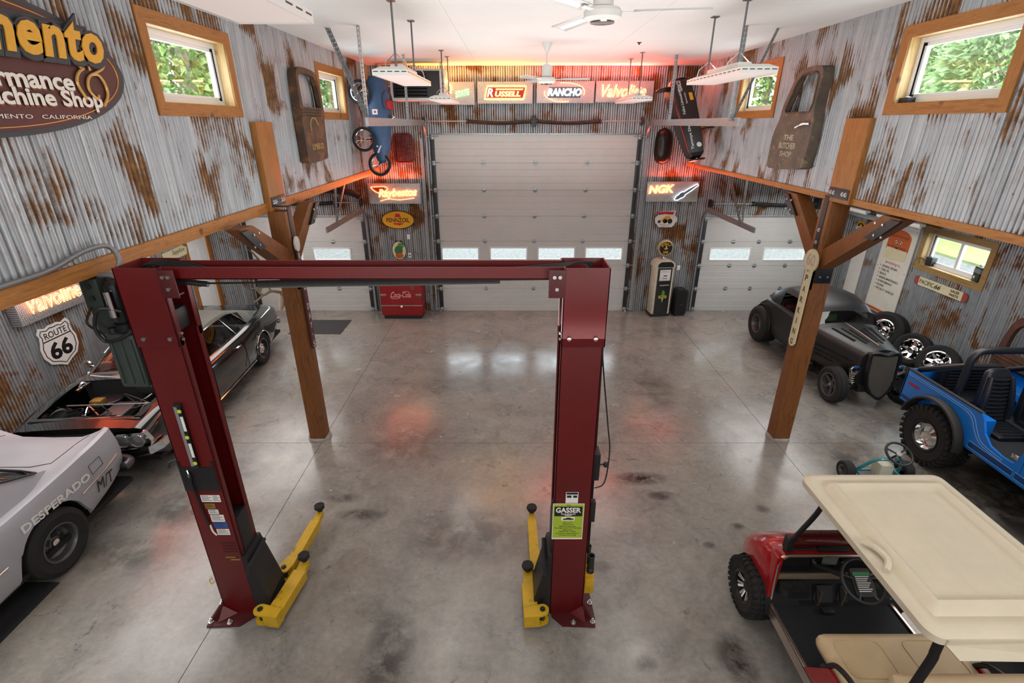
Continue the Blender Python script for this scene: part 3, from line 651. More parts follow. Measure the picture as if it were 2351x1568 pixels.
for side, xo, xi in (('L', -2.86, -2.535), ('R', .70, .375)):
    s = 1 if xi > xo else -1
    channel(s, xo, xi, .012, 3.0).build('column', 'lift_red', LF, 20)
    ex = channel(s, xo, xi, 2.93, 3.55, .012); e = ex.build('column_extension', 'lift_red', LF, 20)
    for xx in (lerp(xo, xi, .2), lerp(xo, xi, .82)):
        MB().cyl((xx, Y0 - .012, 3.0), (xx, Y0 - .026, 3.0), .016, n=10).build('bolt', 'bolt_steel', e)
    for zz in (3.03, 2.98): MB().cyl((xi, Y0 + .03, zz), (xi + s * .014, Y0 + .03, zz), .012, n=8).build('bolt', 'bolt_steel', e)
    # bracket carrying the overhead beam
    br = MB().box(*sorted((xi - s * .01, xi + s * .11)), Y0 - .03, Y0 - .02, 3.33, 3.54, .02).box(*sorted((xi + s * .0, xi + s * .11)), Y0 - .022, Y0 + .03, 3.35, 3.36).build('beam_bracket', 'lift_red_dark', LF)
    for k, (u, zz) in enumerate(((.03, 3.49), (.07, 3.49), (.05, 3.40))): MB().cyl((xi + s * u, Y0 - .03, zz), (xi + s * u, Y0 - .045, zz), .014, n=8).build('bolt', 'bolt_steel', br)
    # base plate with clipped corners, gusset and anchor bolts
    P = [(xi - s * .02, 3.47), (xi - s * .12, 3.37), (xo - s * .11, 3.36), (xo - s * .12, 3.44), (xo - s * .10, 3.86), (xo + s * .1, 3.95), (xi - s * .02, 3.93)]
    bp = MB().prism(P, 0, .018).build('base_plate', 'lift_red_dark', LF)
    bb = MB(); bb.add([(xo - s * .004, 3.47, .018), (xo - s * .10, 3.42, .018), (xo - s * .004, 3.505, .17), (xo + s * .004, 3.48, .018), (xo - s * .092, 3.412, .018), (xo + s * .004, 3.51, .17)], [(0, 1, 2), (5, 4, 3), (0, 3, 4, 1), (1, 4, 5, 2), (2, 5, 3, 0)]); bb.build('gusset', 'lift_red_dark', LF, 0)
    bb = MB(); bb.add([(xo + s * .12, Y0, .018), (xo - s * .02, 3.40, .018), (xo - s * .005, Y0, .12)], [(0, 1, 2)]); bb.build('gusset', 'lift_red', LF, 0, solid=.008)
    for u, y in ((.09, 3.41), (.09, 3.62), (.07, 3.82), (-.10, 3.40)):
        x = xo - s * u; MB().cyl((x, y, .018), (x, y, .026), .026, n=14).cyl((x, y, .026), (x, y, .05), .015, n=6).cyl((x, y, .05), (x, y, .066), .008, n=8).build('anchor_bolt', 'bolt_steel', bp)
    # hydraulic cylinder, carriage and its arm head inside the channel
    xm = (xo + xi) / 2 + s * .06
    MB().cyl((xm, 3.655, 1.15), (xm, 3.655, 1.75), .035, n=14).cyl((xm, 3.655, 1.75), (xm, 3.655, 3.2), .016, n=10).build('cylinder', 'lift_black', LF)
    cr = MB().box(*sorted((xo + s * .05, xi + s * .01)), 3.565, 3.745, .16, 1.18, .01).build('carriage', 'lift_black', LF)
    hd = MB(); hd.add([(xi + s * u, y, z) for y in (3.50, 3.81) for u, z in ((0, .10), (0, .78), (.03, .78), (.16, .22), (.16, .10))], [(0, 1, 2, 3, 4), (9, 8, 7, 6, 5)] + [(i, 5 + i, 5 + (i + 1) % 5, (i + 1) % 5) for i in range(5)]); hd.build('carriage_head', 'lift_black', LF, 0)
    MB().tube([(xi + s * .06, 3.44, .62), (xi + s * .075, 3.46, .70), (xi + s * .06, 3.80, .70)], .02, 8).build('door_guard', 'pad_rubber', LF)
    MB().box(xm - .07, xm + .07, 3.56, 3.75, 3.02, 3.2, .03).build('sheave_guard', 'lift_black', LF)
    # swing arms, both folded to the rear
    def arm(px, py, path, pad, w, parent=LF):
        d = (Vector((*path[1], 0)) - Vector((*path[0], 0))).normalized(); n = Vector((-d.y, d.x, 0)); a, c = Vector((*path[0], 0)), Vector((*path[1], 0))
        b = MB()
        def beam(p, q, w0, w1, z0, z1, name, m):
            dd = (q - p).normalized(); nn = Vector((-dd.y, dd.x, 0)); bm = MB()
            bm.add([tuple(pt + nn * sgn * ww / 2 + Vector((0, 0, z))) for z in (z0, z1) for pt, ww in ((p, w0), (q, w1)) for sgn in (-1, 1)], [(0, 1, 3, 2), (4, 6, 7, 5), (0, 4, 5, 1), (2, 3, 7, 6), (0, 2, 6, 4), (1, 5, 7, 3)])
            return bm.build(name, m, parent, 0)
        ar = beam(a, c, w, w * .9, .075, .185, 'swing_arm', 'lift_yellow')
        for z0, z1 in ((.185, .205), (.06, .078)):
            pv = Vector((px, py, 0)); poly = [pv + Vector((.062 * cos(t), .062 * sin(t), 0)) for t in frange(0, 6.2, .4)] + [a - n * w / 2, a + n * w / 2, a + d * .10 - n * w / 2, a + d * .10 + n * w / 2]
            MB().prism(hull([(q.x, q.y) for q in poly]), z0, z1).build('clevis_plate', 'lift_yellow', ar, 20)
        MB().cyl((px, py, .05), (px, py, .215), .026, n=14).cyl((px, py, .215), (px, py, .222), .018, n=10).build('pivot_pin', 'steel_dark', ar)
        q = c + d * .0; ext = c + d * .10
        pd = Vector((*pad, 0)); beam(c - d * .05, pd, w * .72, w * .6, .09, .165, 'arm_extension', 'lift_yellow')
        MB().cyl((*pad, .13), (*pad, .215), .032, n=14).lathe([(0, .2), (.055, .2), (.062, .21), (.062, .245), (.05, .252), (0, .246)], 8, Matrix.Translation((*pad, 0))).build('lift_pad', 'pad_rubber', ar)
    if side == 'L':
        arm(-2.43, 3.40, [(-2.31, 3.32), (-2.235, 3.88)], (-2.245, 4.03), .145); arm(-2.41, 3.90, [(-2.38, 3.95), (-2.335, 4.62)], (-2.345, 4.79), .11)
    else:
        arm(.295, 3.40, [(.19, 3.32), (.165, 3.72)], (.165, 3.90), .145); arm(.275, 3.92, [(.25, 3.97), (.235, 4.62)], (.24, 4.77), .11)
# overhead beam: open-topped channel with cables lying in it
b = MB(); b.box(-2.55, .385, 3.55, 3.56, 3.452, 3.545, .002); b.box(-2.55, .385, 3.745, 3.755, 3.452, 3.545, .002); b.box(-2.55, .385, 3.55, 3.755, 3.452, 3.46)
b.build('overhead_beam', 'lift_red', LF, 0)
for k in range(5):
    y = 3.575 + .035 * k; rn = random.Random(k)
    pts = [(-2.75 + .04 * k, 3.62 + .02 * k, 3.35), (-2.72, 3.62 + .02 * k, 3.54), (-2.45, y, 3.53)] + [(-2.2 + .4 * i, y + rn.uniform(-.015, .015), 3.475 + .012 * rn.random()) for i in range(6)] + [(.3, y, 3.52), (.50 + .02 * k, 3.64, 3.56), (.58, 3.66, 3.5), (.60, 3.68, 3.3)]
    MB().tube(smoothpath(pts, 5), .009, 6).build('cable', 'cable', LF)
for y in (3.61, 3.63): MB().cyl((-2.42, y, 3.40), (.35, y, 3.435), .005, n=6).build('shutoff_rod', 'steel_dark', LF)
MB().tube([(-1.90, 3.62, 3.395), (-.09, 3.62, 3.428)], .029, 14).build('shutoff_pad', 'pad_rubber', LF)
MB().tube([(-2.52, 3.62, 3.42), (-2.28, 3.62, 3.395)], .022, 10).build('switch_boot', 'black_plastic', LF)
# hydraulic power unit on the outer face of the left column
pu = MB().box(-3.30, -2.87, 3.70, 3.74, 2.95, 3.44, .01).build('mounting_plate', 'box_green', LF)
MB().box(-3.235, -3.10, 3.60, 3.71, 3.20, 3.44, .012).build('switch_box', 'box_green', pu)
MB().cyl((-3.165, 3.59, 3.38), (-3.165, 3.60, 3.38), .018, n=12).cyl((-3.165, 3.585, 3.29), (-3.165, 3.60, 3.29), .02, n=12).build('button', 'black_plastic', pu)
MB().lathe([(0, 3.42), (.045, 3.42), (.062, 3.40), (.065, 3.36), (.065, 3.12), (.05, 3.09), (.07, 3.09), (.07, 3.03), (0, 3.03)], 20, Matrix.Translation((-3.0, 3.62, 0))).build('motor', mat('motor_black', '#26282a', .25, .4), pu)
MB().cyl((-3.0, 3.55, 3.16), (-3.0, 3.55, 3.36), .03, n=12).build('capacitor', 'chrome', pu)
t = MB(); t.box(-3.12, -2.90, 3.53, 3.73, 2.56, 3.02, .03)
for x in (-3.085, -3.01, -2.935): t.box(x - .012, x + .012, 3.518, 3.54, 2.60, 2.98, .006)
t.build('oil_tank', 'tank_grey', pu)
MB().cyl((-3.08, 3.58, 3.02), (-3.08, 3.58, 3.06), .03, n=12).cyl((-2.95, 3.58, 3.02), (-2.95, 3.58, 3.05), .025, n=12).build('filler_cap', 'black_plastic', pu)
MB().tube(smoothpath([(-2.95, 3.56, 3.20), (-3.06, 3.50, 3.24), (-3.13, 3.49, 3.1), (-3.1, 3.5, 2.98), (-2.98, 3.50, 3.0), (-2.88, 3.56, 3.06)]), .013, 8).build('hose', 'cable', LF)
MB().tube(smoothpath([(-3.2, 3.6, 3.22), (-3.25, 3.57, 3.1), (-3.14, 3.55, 3.02), (-3.12, 3.55, 2.96)]), .009, 6).build('wire', 'cable', LF)
MB().tube(smoothpath([(-3.12, 3.66, 3.45), (-3.0, 3.62, 3.47), (-2.9, 3.6, 3.44)]), .02, 8).build('conduit_elbow', 'galv', LF)
# fittings on the left column front
MB().box(-2.862, -2.555, Y0 - .006, Y0, 1.545, 1.80, .004).box(-2.862, -2.84, Y0 - .006, Y0, 1.80, 1.86).box(-2.575, -2.555, Y0 - .006, Y0, 1.80, 1.86).build('lock_cover', 'lift_black', LF)
MB().tube(smoothpath([(-2.79, 3.50, 1.76), (-2.77, 3.49, 1.71), (-2.78, 3.49, 1.62), (-2.76, 3.495, 1.35), (-2.74, 3.495, 1.16)]), .010, 6).build('hanging_strap', 'cable', LF)
MB().tube([(-2.79, 3.5, 1.77), (-2.775, 3.485, 1.75), (-2.785, 3.49, 1.70)], .006, 6).build('hook', 'chrome', LF)
MB().tube(smoothpath([(-2.73, 3.495, 1.17), (-2.72, 3.49, 1.10), (-2.70, 3.495, 1.05)]), .007, 6).build('strap_end', 'paper', LF)
MB().tube(smoothpath([(-2.86, 3.52, 1.86), (-2.92, 3.51, 1.85), (-2.94, 3.50, 1.80)]), .012, 6).build('release_handle', 'steel_dark', LF)
for k, (x, z, w, h, m) in enumerate(((-2.70, 1.46, .10, .075, 'paper'), (-2.615, 1.46, .07, .075, 'paper'), (-2.69, 1.375, .09, .055, 'brass'), (-2.675, 1.31, .09, .05, 'paper'), (-2.655, 1.235, .12, .08, 'paper'), (-2.645, 1.155, .12, .06, 'sticker_blue'), (-2.64, 1.075, .115, .07, 'paper'))):
    st = MB().box(x - w / 2, x + w / 2, Y0 - .0025, Y0 - .0005, z - h / 2, z + h / 2).build('sticker', m, LF, 0)
    bb = MB()
    for i in range(4): bb.box(x - w * .42, x + w * (.42 if i % 2 else .2), Y0 - .0035, Y0 - .0025, z + h * (.34 - .2 * i), z + h * (.40 - .2 * i))
    bb.build('print', 'ink', st, 0)
for i in range(4): MB().box(-2.70 + .01 * (i % 2), -2.56, Y0 - .002, Y0 - .0005, .93 - .035 * i, .945 - .035 * i).build('faded_print', 'lift_red_dark', LF, 0)
for i in range(2): MB().box(-2.69 + .04 * i, -2.60 + .04 * i, Y0 - .002, Y0 - .0005, .755 - .03 * i, .77 - .03 * i).build('label_strip', 'brass', LF, 0)
# lock box, release cable and adapter rack on the right column
MB().box(.712, .775, 3.60, 3.74, 1.58, 1.86, .008).build('lock_box', 'lift_black', LF); MB().cyl((.775, 3.65, 1.72), (.82, 3.65, 1.72), .008, n=8).lathe([(0, -.026), (.02, -.018), (.026, 0), (.02, .018), (0, .026)], 12, Matrix.Translation((.835, 3.65, 1.72))).build('release_knob', 'black_plastic', LF)
MB().tube(smoothpath([(.71, 3.7, 3.0), (.76, 3.7, 2.6), (.83, 3.68, 2.1), (.86, 3.66, 1.85), (.83, 3.62, 1.55), (.74, 3.6, 1.5)]), .006, 6).build('release_cable', 'cable', LF)
MB().tube([(.735, 3.72, 2.9), (.745, 3.72, 1.8), (.75, 3.70, .62)], .011, 8).build('hydraulic_hose', 'cable', LF)
MB().box(.362, .372, 3.52, 3.56, .95, 1.42).build('side_plate', 'lift_black', LF); MB().box(.705, .75, 3.52, 3.58, 1.18, 1.40, .004).build('side_plate', 'lift_black', LF)
rk = MB().box(.705, .80, 3.58, 3.80, .40, .46, .005).box(.71, .80, 3.55, 3.59, .24, .42, .005).box(.705, .72, 3.58, 3.80, .46, .72, .004).build('adapter_rack', 'lift_yellow', LF)
for x, y, z in ((.77, 3.62, .45), (.755, 3.74, .45)):
    MB().lathe([(.026, 0), (.036, 0), (.036, .06), (.032, .065), (.032, .20), (.036, .205), (.036, .22), (.026, .22), (.026, .02)], 16, Matrix.Translation((x, y, z))).build('stack_adapter', 'steel_dark', rk)
st = MB().box(.475, .585, Y0 - .0025, Y0 - .0005, 1.41, 1.53).build('sticker', 'paper', LF, 0); MB().box(.48, .58, Y0 - .0035, Y0 - .0025, 1.505, 1.527).box(.485, .525, Y0 - .0035, Y0 - .0025, 1.47, 1.495).box(.54, .575, Y0 - .0035, Y0 - .0025, 1.47, 1.495).build('print', 'ink', st, 0)
MB().tube(smoothpath([(-2.87, 3.5, .50), (-2.92, 3.52, .46), (-2.90, 3.5, .43), (-2.86, 3.5, .46)]), .005, 6).build('pull_loop', 'lift_yellow', LF)
# event poster taped to the right column
po = thing('event_poster', 'green event poster with bold black and white heading taped to red lift column', 'poster', (.505, Y0 - .0045, 1.197), BACK)
mat('poster_green', '#a4bb37', .55); mat('poster_black', '#141414', .55); mat('poster_white', '#f0efe8', .55)
MB().box(-.14, .14, -.207, .207, -.0025, -.0005).build('sheet', 'poster_white', po, 0); MB().box(-.135, .135, -.19, .202, -.0005, .0003).build('green_field', 'poster_green', po, 0)
MB().box(-.125, .125, .065, .175, .0003, .0007).build('black_band', 'poster_black', po, 0)
text('The', .04, .014, 'ink', po, 0, .19, .0008); text('GASSER', .225, .058, 'poster_white', po, 0, .135, .001, bold=.03); text('Cut-Down', .13, .018, 'poster_white', po, 0, .092, .001, bold=.02); text('2024', .06, .013, 'poster_white', po, 0, .075, .001, bold=.02)
MB().box(-.06, .06, .015, .055, .0003, .0007).build('photo_box', 'poster_white', po, 0)
MB().prism([(-.05, .024), (-.045, .036), (-.02, .04), (-.01, .048), (.02, .048), (.03, .04), (.052, .037), (.053, .026), (.03, .024), (.026, .02), (.018, .024), (-.022, .024), (-.03, .02), (-.036, .024)], .0007, .0011).build('car_silhouette', 'ink', po, 0)
for s_, y, w in (('Round 1', -.012, .08), ('August 2-4', -.034, .10), ('Mission Raceway', -.054, .15), ('The Langley Loafers Old Time Drags', -.073, .24), ('Round 2', -.094, .08), ('September 14&15', -.113, .15), ('The Cache Creek Airport', -.135, .21), ('The Second Run Drags', -.156, .16)): text(s_, w, .012, 'ink', po, 0, y, .0008, bold=.01)
# spirit level stuck to the left column
lv = thing('spirit_level', 'black and silver spirit level with lime vials stuck to the red lift column', 'spirit level', (-2.695, Y0 - .002, 2.12), (PI / 2, 0, 0))
MB().box(-.028, .028, -.31, .31, 0, .026, .002).build('rail', 'black_paint', lv); MB().box(-.03, -.004, -.31, .31, .001, .0275).build('aluminium_edge', mat('alu', '#c9ccd0', .3, .8), lv); mat('lime_vial', '#c6d84a', .3)
for y in (-.26, .0, .25): MB().cyl((.01, y, .02), (.01, y, .03), .017, n=16).build('vial', 'lime_vial', lv)
for y0 in (-.2, .06): MB().box(.0, .024, y0, y0 + .14, .0255, .0268).build('scale_print', 'paper', lv, 0)
for y in (-.302, .302): MB().box(-.03, .03, y - .012, y + .012, -.001, .029, .004).build('end_cap', 'pad_rubber', lv)
# ------------------------------------------------ vehicles
mat('tyre', '#191919', .82, var=.25, vscale=25, bump=.1, bscale=120); mat('dark_under', '#0e0e0f', .8); mat('glass_black', '#0b0d0d', .08)
mat('rim_grey', '#5e5e60', .4, .6, var=.15); mat('rim_black', '#1c1c1e', .35, .3); mat('coat_green', '#0d1717', .12, 0, coat=.8); mat('satin_roof', '#575a52', .55, var=.1); mat('satin_black', '#181819', .38, var=.15); mat('red_vinyl', '#3d0d14', .5)
mat('primer', '#a2a3a9', .42, 0, var=.06, vscale=3, dirt='#6e7078', dscale=6, damt=.66, coat=.1); mat('letter_white', '#e4e2de', .6); mat('letter_black', '#26262a', .6); mat('trim_alu', '#c9b9ae', .25, .9)
mat('jeep_blue', '#0c6cc4', .3, 0, var=.06, coat=.5); mat('jeep_dark', '#0d3a73', .35); mat('stripe_light', '#7fb0d8', .4); mat('flare', '#23211f', .7, var=.2); mat('vinyl_black', '#14161b', .35, var=.12, vscale=30)
mat('cart_red', '#9c1118', .22, coat=.6); mat('cart_cream', '#d9cfb8', .5, var=.05, vscale=3, dirt='#b59f7e', dscale=3, damt=.7); mat('seat_cream', '#cdb68f', .55, var=.08, vscale=4, dirt='#a98a5e', dscale=2.2, damt=.62); mat('mat_black', '#191b1f', .75, var=.25, vscale=40); mat('cart_grey', '#8f8c84', .4, .4)
mat('lens_red', '#a3121e', .25); mat('lens_clear', '#8d908f', .08, .5); mat('rust_body', '#4a2f22', .75, 0, var=.3, vscale=6, dirt='#6b2f22', dscale=4, damt=.55); mat('kart_teal', '#2f7f86', .35, coat=.3)
glassy('car_glass', '#8f9a98', .10); glassy('smoke_glass', '#6b5650', .08)
RX = Matrix.Rotation(PI / 2, 4, 'Y')    # lathe axis -> local X
def tyre_mb(R, Wd, rim, tread=None, sw=.32):
    """tyre about the X axis; outer face at +X"""
    h = Wd / 2; m = MB(); sh = (R - rim)
    prof = [(rim, -h * .78), (rim + sh * .25, -h * .98), (rim + sh * .6, -h), (R - sh * .16, -h * .92), (R - sh * .03, -h * .78), (R, -h * .55), (R, 0), (R, h * .55), (R - sh * .03, h * .78), (R - sh * .16, h * .92), (R - sh * .40, h * 1.0), (R - sh * .42, h * .985), (rim + sh * .3, h * .98), (rim + sh * .08, h * .88), (rim, h * .8)]
    m.lathe(prof, 48, RX)
    if tread == 'block':
        n = 30
        for i in range(n):
            for s, off in ((-1, 0), (1, .5)):
                for u0, u1, dl in ((.04, .46, .0), (.52, 1.02, .35)):
                    a = 2 * PI * (i + off + dl) / n; bx = MB().box(h * u0 * s, h * u1 * s, -R * .075, R * .05, R - .012, R + .016 - (.008 if u1 > 1 else 0), 0)
                    M = Matrix.Rotation(a, 4, 'X') @ Matrix.Shear('YZ', 4, (0, 0)) @ Matrix.Rotation(.35 * s, 4, 'Z'); m.add(bx.v, bx.f, M)
            a = 2 * PI * (i + .2) / n; bx = MB().box(h * .86, h * 1.03, -R * .05, R * .05, R * .86, R * .985); m.add(bx.v, bx.f, Matrix.Rotation(a, 4, 'X'))
    elif tread == 'rib':
        for k in (-.5, -.25, 0, .25, .5): m.lathe([(R, h * (k - .05)), (R + .004, h * (k - .04)), (R + .004, h * (k + .04)), (R, h * (k + .05))], 48, RX)
    return m
def spokes(n, r0, r1, w0, w1, x0, x1, t=.02, M=None, off=0):
    m = MB()
    for i in range(n):
        a = 2 * PI * (i + off) / n; c, s_ = cos(a), sin(a)
        def P(x, r, w): return (x, r * c - w * s_, r * s_ + w * c)
        m.add([P(x0, r0, -w0), P(x0, r0, w0), P(x1, r1, w1), P(x1, r1, -w1), P(x0 - t, r0, -w0), P(x0 - t, r0, w0), P(x1 - t, r1, w1), P(x1 - t, r1, -w1)], [(0, 1, 2, 3), (7, 6, 5, 4), (0, 4, 5, 1), (1, 5, 6, 2), (2, 6, 7, 3), (3, 7, 4, 0)])
    return m
def wheel(parent, loc, R, Wd, rim, style, rotz=0, tread=None, name='wheel', rmat=None):
    """tyre as the part, rim pieces as its sub-parts"""
    M = Matrix.Translation(loc) @ Matrix.Rotation(rotz, 4, 'Z'); h = Wd / 2
    def put(mb, nm, m, par, sm=35): mb.v = [tuple(M @ Vector(p)) for p in mb.v]; return mb.build(nm, m, par, sm)
    w = put(tyre_mb(R, Wd, rim, tread), name, 'tyre', parent)
    rm = rmat or {'chrome': 'chrome', 'steel': 'rim_black', 'five': 'rim_grey', 'bullet': 'rim_grey', 'multi': 'rim_black', 'slot': 'chrome'}.get(style, 'rim_black')
    d = h * .30
    put(MB().lathe([(rim + .004, h * .8), (rim + .012, h * .9), (rim - .004, h * .93), (rim - .016, h * .84), (rim - .03, h * .2), (rim - .05, -h * .5), (0, -h * .5)], 40, RX), 'rim_barrel', rm if style != 'multi' else 'rim_black', w)
    if style == 'five':
        put(spokes(5, .05, rim - .02, .03, .022, d, h * .55, .03), 'rim_spokes', rm, w); put(MB().lathe([(.062, d - .02), (.062, d + .01), (.03, d + .02), (0, d + .022)], 20, RX), 'hub', rm, w); put(MB().lathe([(.02, d + .02), (.018, d + .03), (0, d + .032)], 14, RX), 'hub_cap', 'chrome', w)
    elif style == 'slot':
        put(spokes(8, .07, rim - .02, .034, .016, d * 1.1, h * .62, .03), 'rim_spokes', rm, w); put(MB().lathe([(.085, d - .02), (.08, d + .012), (.05, d + .02)], 24, RX), 'hub', rm, w); put(MB().lathe([(.05, d + .02), (.046, d + .05), (.03, d + .062), (0, d + .064)], 18, RX), 'hub_cap', 'chrome', w)
        b = MB()
        for i in range(8):
            a = 2 * PI * (i + .5) / 8; b.cyl((d, .065 * cos(a), .065 * sin(a)), (d + .02, .065 * cos(a), .065 * sin(a)), .008, n=6)
        q = put(b, 'lug_nuts', 'chrome', w); q['kind'] = 'stuff'
    elif style == 'dish':
        put(MB().lathe([(rim - .02, h * .75), (rim - .035, h * .35), (rim * .62, h * .12), (rim * .58, h * .3), (rim * .3, h * .38), (0, h * .4)], 32, RX), 'rim_dish', rm, w)
        put(spokes(5, rim * .33, rim * .57, .035, .028, h * .42, h * .36, .03), 'rim_windows', 'dark_under', w); put(MB().lathe([(.042, h * .4), (.038, h * .5), (0, h * .53)], 18, RX), 'hub_cap', 'chrome', w)
    elif style == 'bowl':
        put(MB().lathe([(rim - .02, h * .8), (rim - .04, h * .5), (rim * .70, h * .3), (rim * .64, h * .55), (rim * .3, h * .66), (rim * .26, h * .9), (0, h * .95)], 32, RX), 'rim_bowl', 'chrome', w)
        b = MB()
        for i in range(8):
            a = 2 * PI * i / 8; b.lathe([(.0, h * .56), (.03, h * .54), (.036, h * .44)], 10, Matrix.Translation((0, rim * .5 * cos(a), rim * .5 * sin(a))) @ RX)
        q = put(b, 'rim_windows', 'steel_dark', w); q['kind'] = 'stuff'
    elif style == 'cap':
        put(MB().lathe([(rim - .02, h * .7), (rim - .05, h * .3), (rim * .6, h * .3), (rim * .56, h * .42)], 32, RX), 'rim_steel', 'rim_black', w); put(MB().lathe([(rim * .6, h * .42), (rim * .5, h * .6), (rim * .28, h * .66), (rim * .25, h * .8), (0, h * .84)], 28, RX), 'hub_cap', 'chrome', w); put(MB().lathe([(rim - .012, h * .84), (rim + .006, h * .93), (rim + .01, h * .9)], 40, RX), 'trim_ring', 'chrome', w)
    elif style == 'multi':
        put(spokes(7, .05, rim - .012, .010, .012, h * .45, h * .75, .02), 'rim_spokes', 'chrome', w); put(spokes(7, .05, rim - .012, .010, .012, h * .45, h * .75, .02, off=.34), 'rim_spokes', 'chrome', w); put(MB().lathe([(.055, h * .3), (.05, h * .5), (.02, h * .55), (0, h * .55)], 20, RX), 'hub', 'rim_black', w)
    elif style == 'bullet':
        put(MB().lathe([(rim - .03, h * .2), (rim * .5, -h * .2), (rim * .45, h * .05), (0, h * .1)], 28, RX), 'rim_dish', rm, w)
    return w
def arch_z(y, arches):
    z = -1
    for ay, az, r in arches:
        d = r * r - (y - ay) ** 2
        if d > 0: z = max(z, az + math.sqrt(d))
    return z
def shell(fn, ys, arches=(), skip=None, half=False):
    """both sides of a body; fn(y) -> [(x, z)] from sill to centre line"""
    rows = []; m = MB()
    for y in ys:
        az = arch_z(y, arches); P = []
        for x, z in fn(y): P.append((x, y, max(z, az)))
        rows.append(P)
    n = len(rows[0])
    def sk(i, j): return skip and skip((ys[i] + ys[i + 1]) / 2, j)
    m.grid(rows, sk); m.grid([[(-x, y, z) for x, y, z in r] for r in rows], sk); return m
def endcap(fn, y, mb):
    P = fn(y); k = len(P); mb.add([(x, y, z) for x, z in P] + [(-x, y, z) for x, z in reversed(P)], [tuple(range(2 * k))])
def liner(parent, x0, x1, ay, az, r):
    """black inner wheel housing"""
    m = MB(); rows = []
    for i in range(13):
        a = PI * i / 12; rows.append([(x, ay + r * cos(a), az + r * sin(a)) for x in (x0, x1)])
    m.grid(rows); return m.build('wheel_housing', 'dark_under', parent)
# ---- dark green two-door hardtop with the hood off
CH = thing('coupe', 'dark green sixties hardtop coupe with its hood removed and engine bay open', 'car', (-5.85, 7.74, 0), (0, 0, PI + .07))
A2 = [(1.44, .33, .36), (-1.46, .33, .355)]
wT = [(-2.6, .84), (-2.45, .89), (-1.5, .945), (0, .955), (1.3, .94), (1.95, .91), (2.2, .88)]
tT = [(-2.6, .86), (-2.3, .93), (-1.6, .955), (-.6, .93), (.6, .93), (1.0, .93), (1.8, .88), (2.2, .82)]
def chf(y):
    w, t = sinterp(y, wT), sinterp(y, tT); zr = interp(y, [(-2.6, .42), (-2.2, .27), (-1.9, .21), (1.9, .21), (2.2, .40)])
    hip = .02 * math.exp(-((y + 1.3) / .6) ** 2)
    return [(w - .07, zr), (w - .03, zr + .07), (w - .005, lerp(zr, t, .38)), (w + .004, lerp(zr, t, .58)), (w - .012, lerp(zr, t, .80)), (w - .045 + hip, t - .05), (w - .09 + hip, t - .008), (w - .15, t + .006), (w - .24, t + .004), (.55, t + .012), (.28, t + .02), (0, t + .022)]
ysC = frange(-2.6, 2.2, .05)
b = shell(chf, ysC, A2, lambda y, j: (j >= 8 and .98 < y < 2.02) or (j >= 7 and -1.7 < y < .62)); endcap(chf, -2.6, b)
b.build('body', 'coat_green', CH, 40)
# engine bay: inner walls, floor, firewall, radiator support and clutter
bm_ = MB(); bm_.box(-.71, -.62, .98, 2.0, .60, .89).box(-.70, .70, .94, .99, .35, .93).box(-.72, .72, 1.98, 2.04, .48, .86); bm_.box(-.7, .7, .98, 2.0, .32, .34); bm_.build('engine_bay', 'dark_under', CH, 0)
MB().box(-.70, .70, 1.955, 2.03, .845, .872, .008).build('radiator_support', 'coat_green', CH)
MB().box(-.68, -.10, 1.0, 1.12, .74, .88, .03).build('heater_box', 'black_plastic', CH)
MB().box(-.18, .18, 1.08, 1.72, .40, .62, .04).build('engine_block', 'satin_black', CH); MB().box(-.16, .16, 1.2, 1.6, .62, .68, .02).build('intake', 'rim_grey', CH)
MB().lathe([(0, 0), (.19, 0), (.20, .02), (.20, .05), (.19, .06), (0, .065)], 28, Matrix.Translation((.3, 1.15, .66))).build('brake_booster', 'satin_black', CH)
MB().box(.24, .40, 1.26, 1.40, .70, .80, .02).build('master_cylinder', mat('gold_zinc', '#8d7a3e', .4, .6), CH)
MB().box(-.2, .02, 1.62, 1.86, .56, .70, .02).build('wiper_motor', 'chrome', CH); MB().box(.28, .46, 1.7, 1.9, .6, .74, .02).build('battery', 'black_plastic', CH); MB().box(.20, .52, 1.9, 1.97, .62, .73, .01).build('horn_bracket', mat('orange_part', '#a8522a', .5), CH)
rn = random.Random(5)
for k in range(16):
    x, y = rn.uniform(-.55, .5), rn.uniform(1.08, 1.85)
    MB().tube(smoothpath([(x, y, .66), (x + rn.uniform(-.2, .2), y + rn.uniform(-.15, .15), .72 + rn.uniform(0, .1)), (x + rn.uniform(-.3, .3), y + rn.uniform(-.2, .2), .66)]), rn.choice((.006, .009, .014)), 6).build('hose', rn.choice(('cable', 'cable', 'chrome', 'rim_grey')), CH)
MB().cyl((-.62, 1.5, .80), (.62, 1.5, .80), .010, n=8).build('brace_bar', 'galv', CH)
for s in (-1, 1):
    hb = MB(); hb.tube(smoothpath([(s * .60, 1.02, .90), (s * .62, 1.12, .97), (s * .60, 1.22, .93)]), .014, 6); hb.box(s * .60 - .02, s * .60 + .02, 1.0, 1.28, .895, .93, .005); hb.build('hood_hinge', 'chrome', CH)
MB().cyl((-.75, 1.05, .97), (-.42, 1.12, 1.02), .012, n=8).build('hood_spring', 'steel_dark', CH)
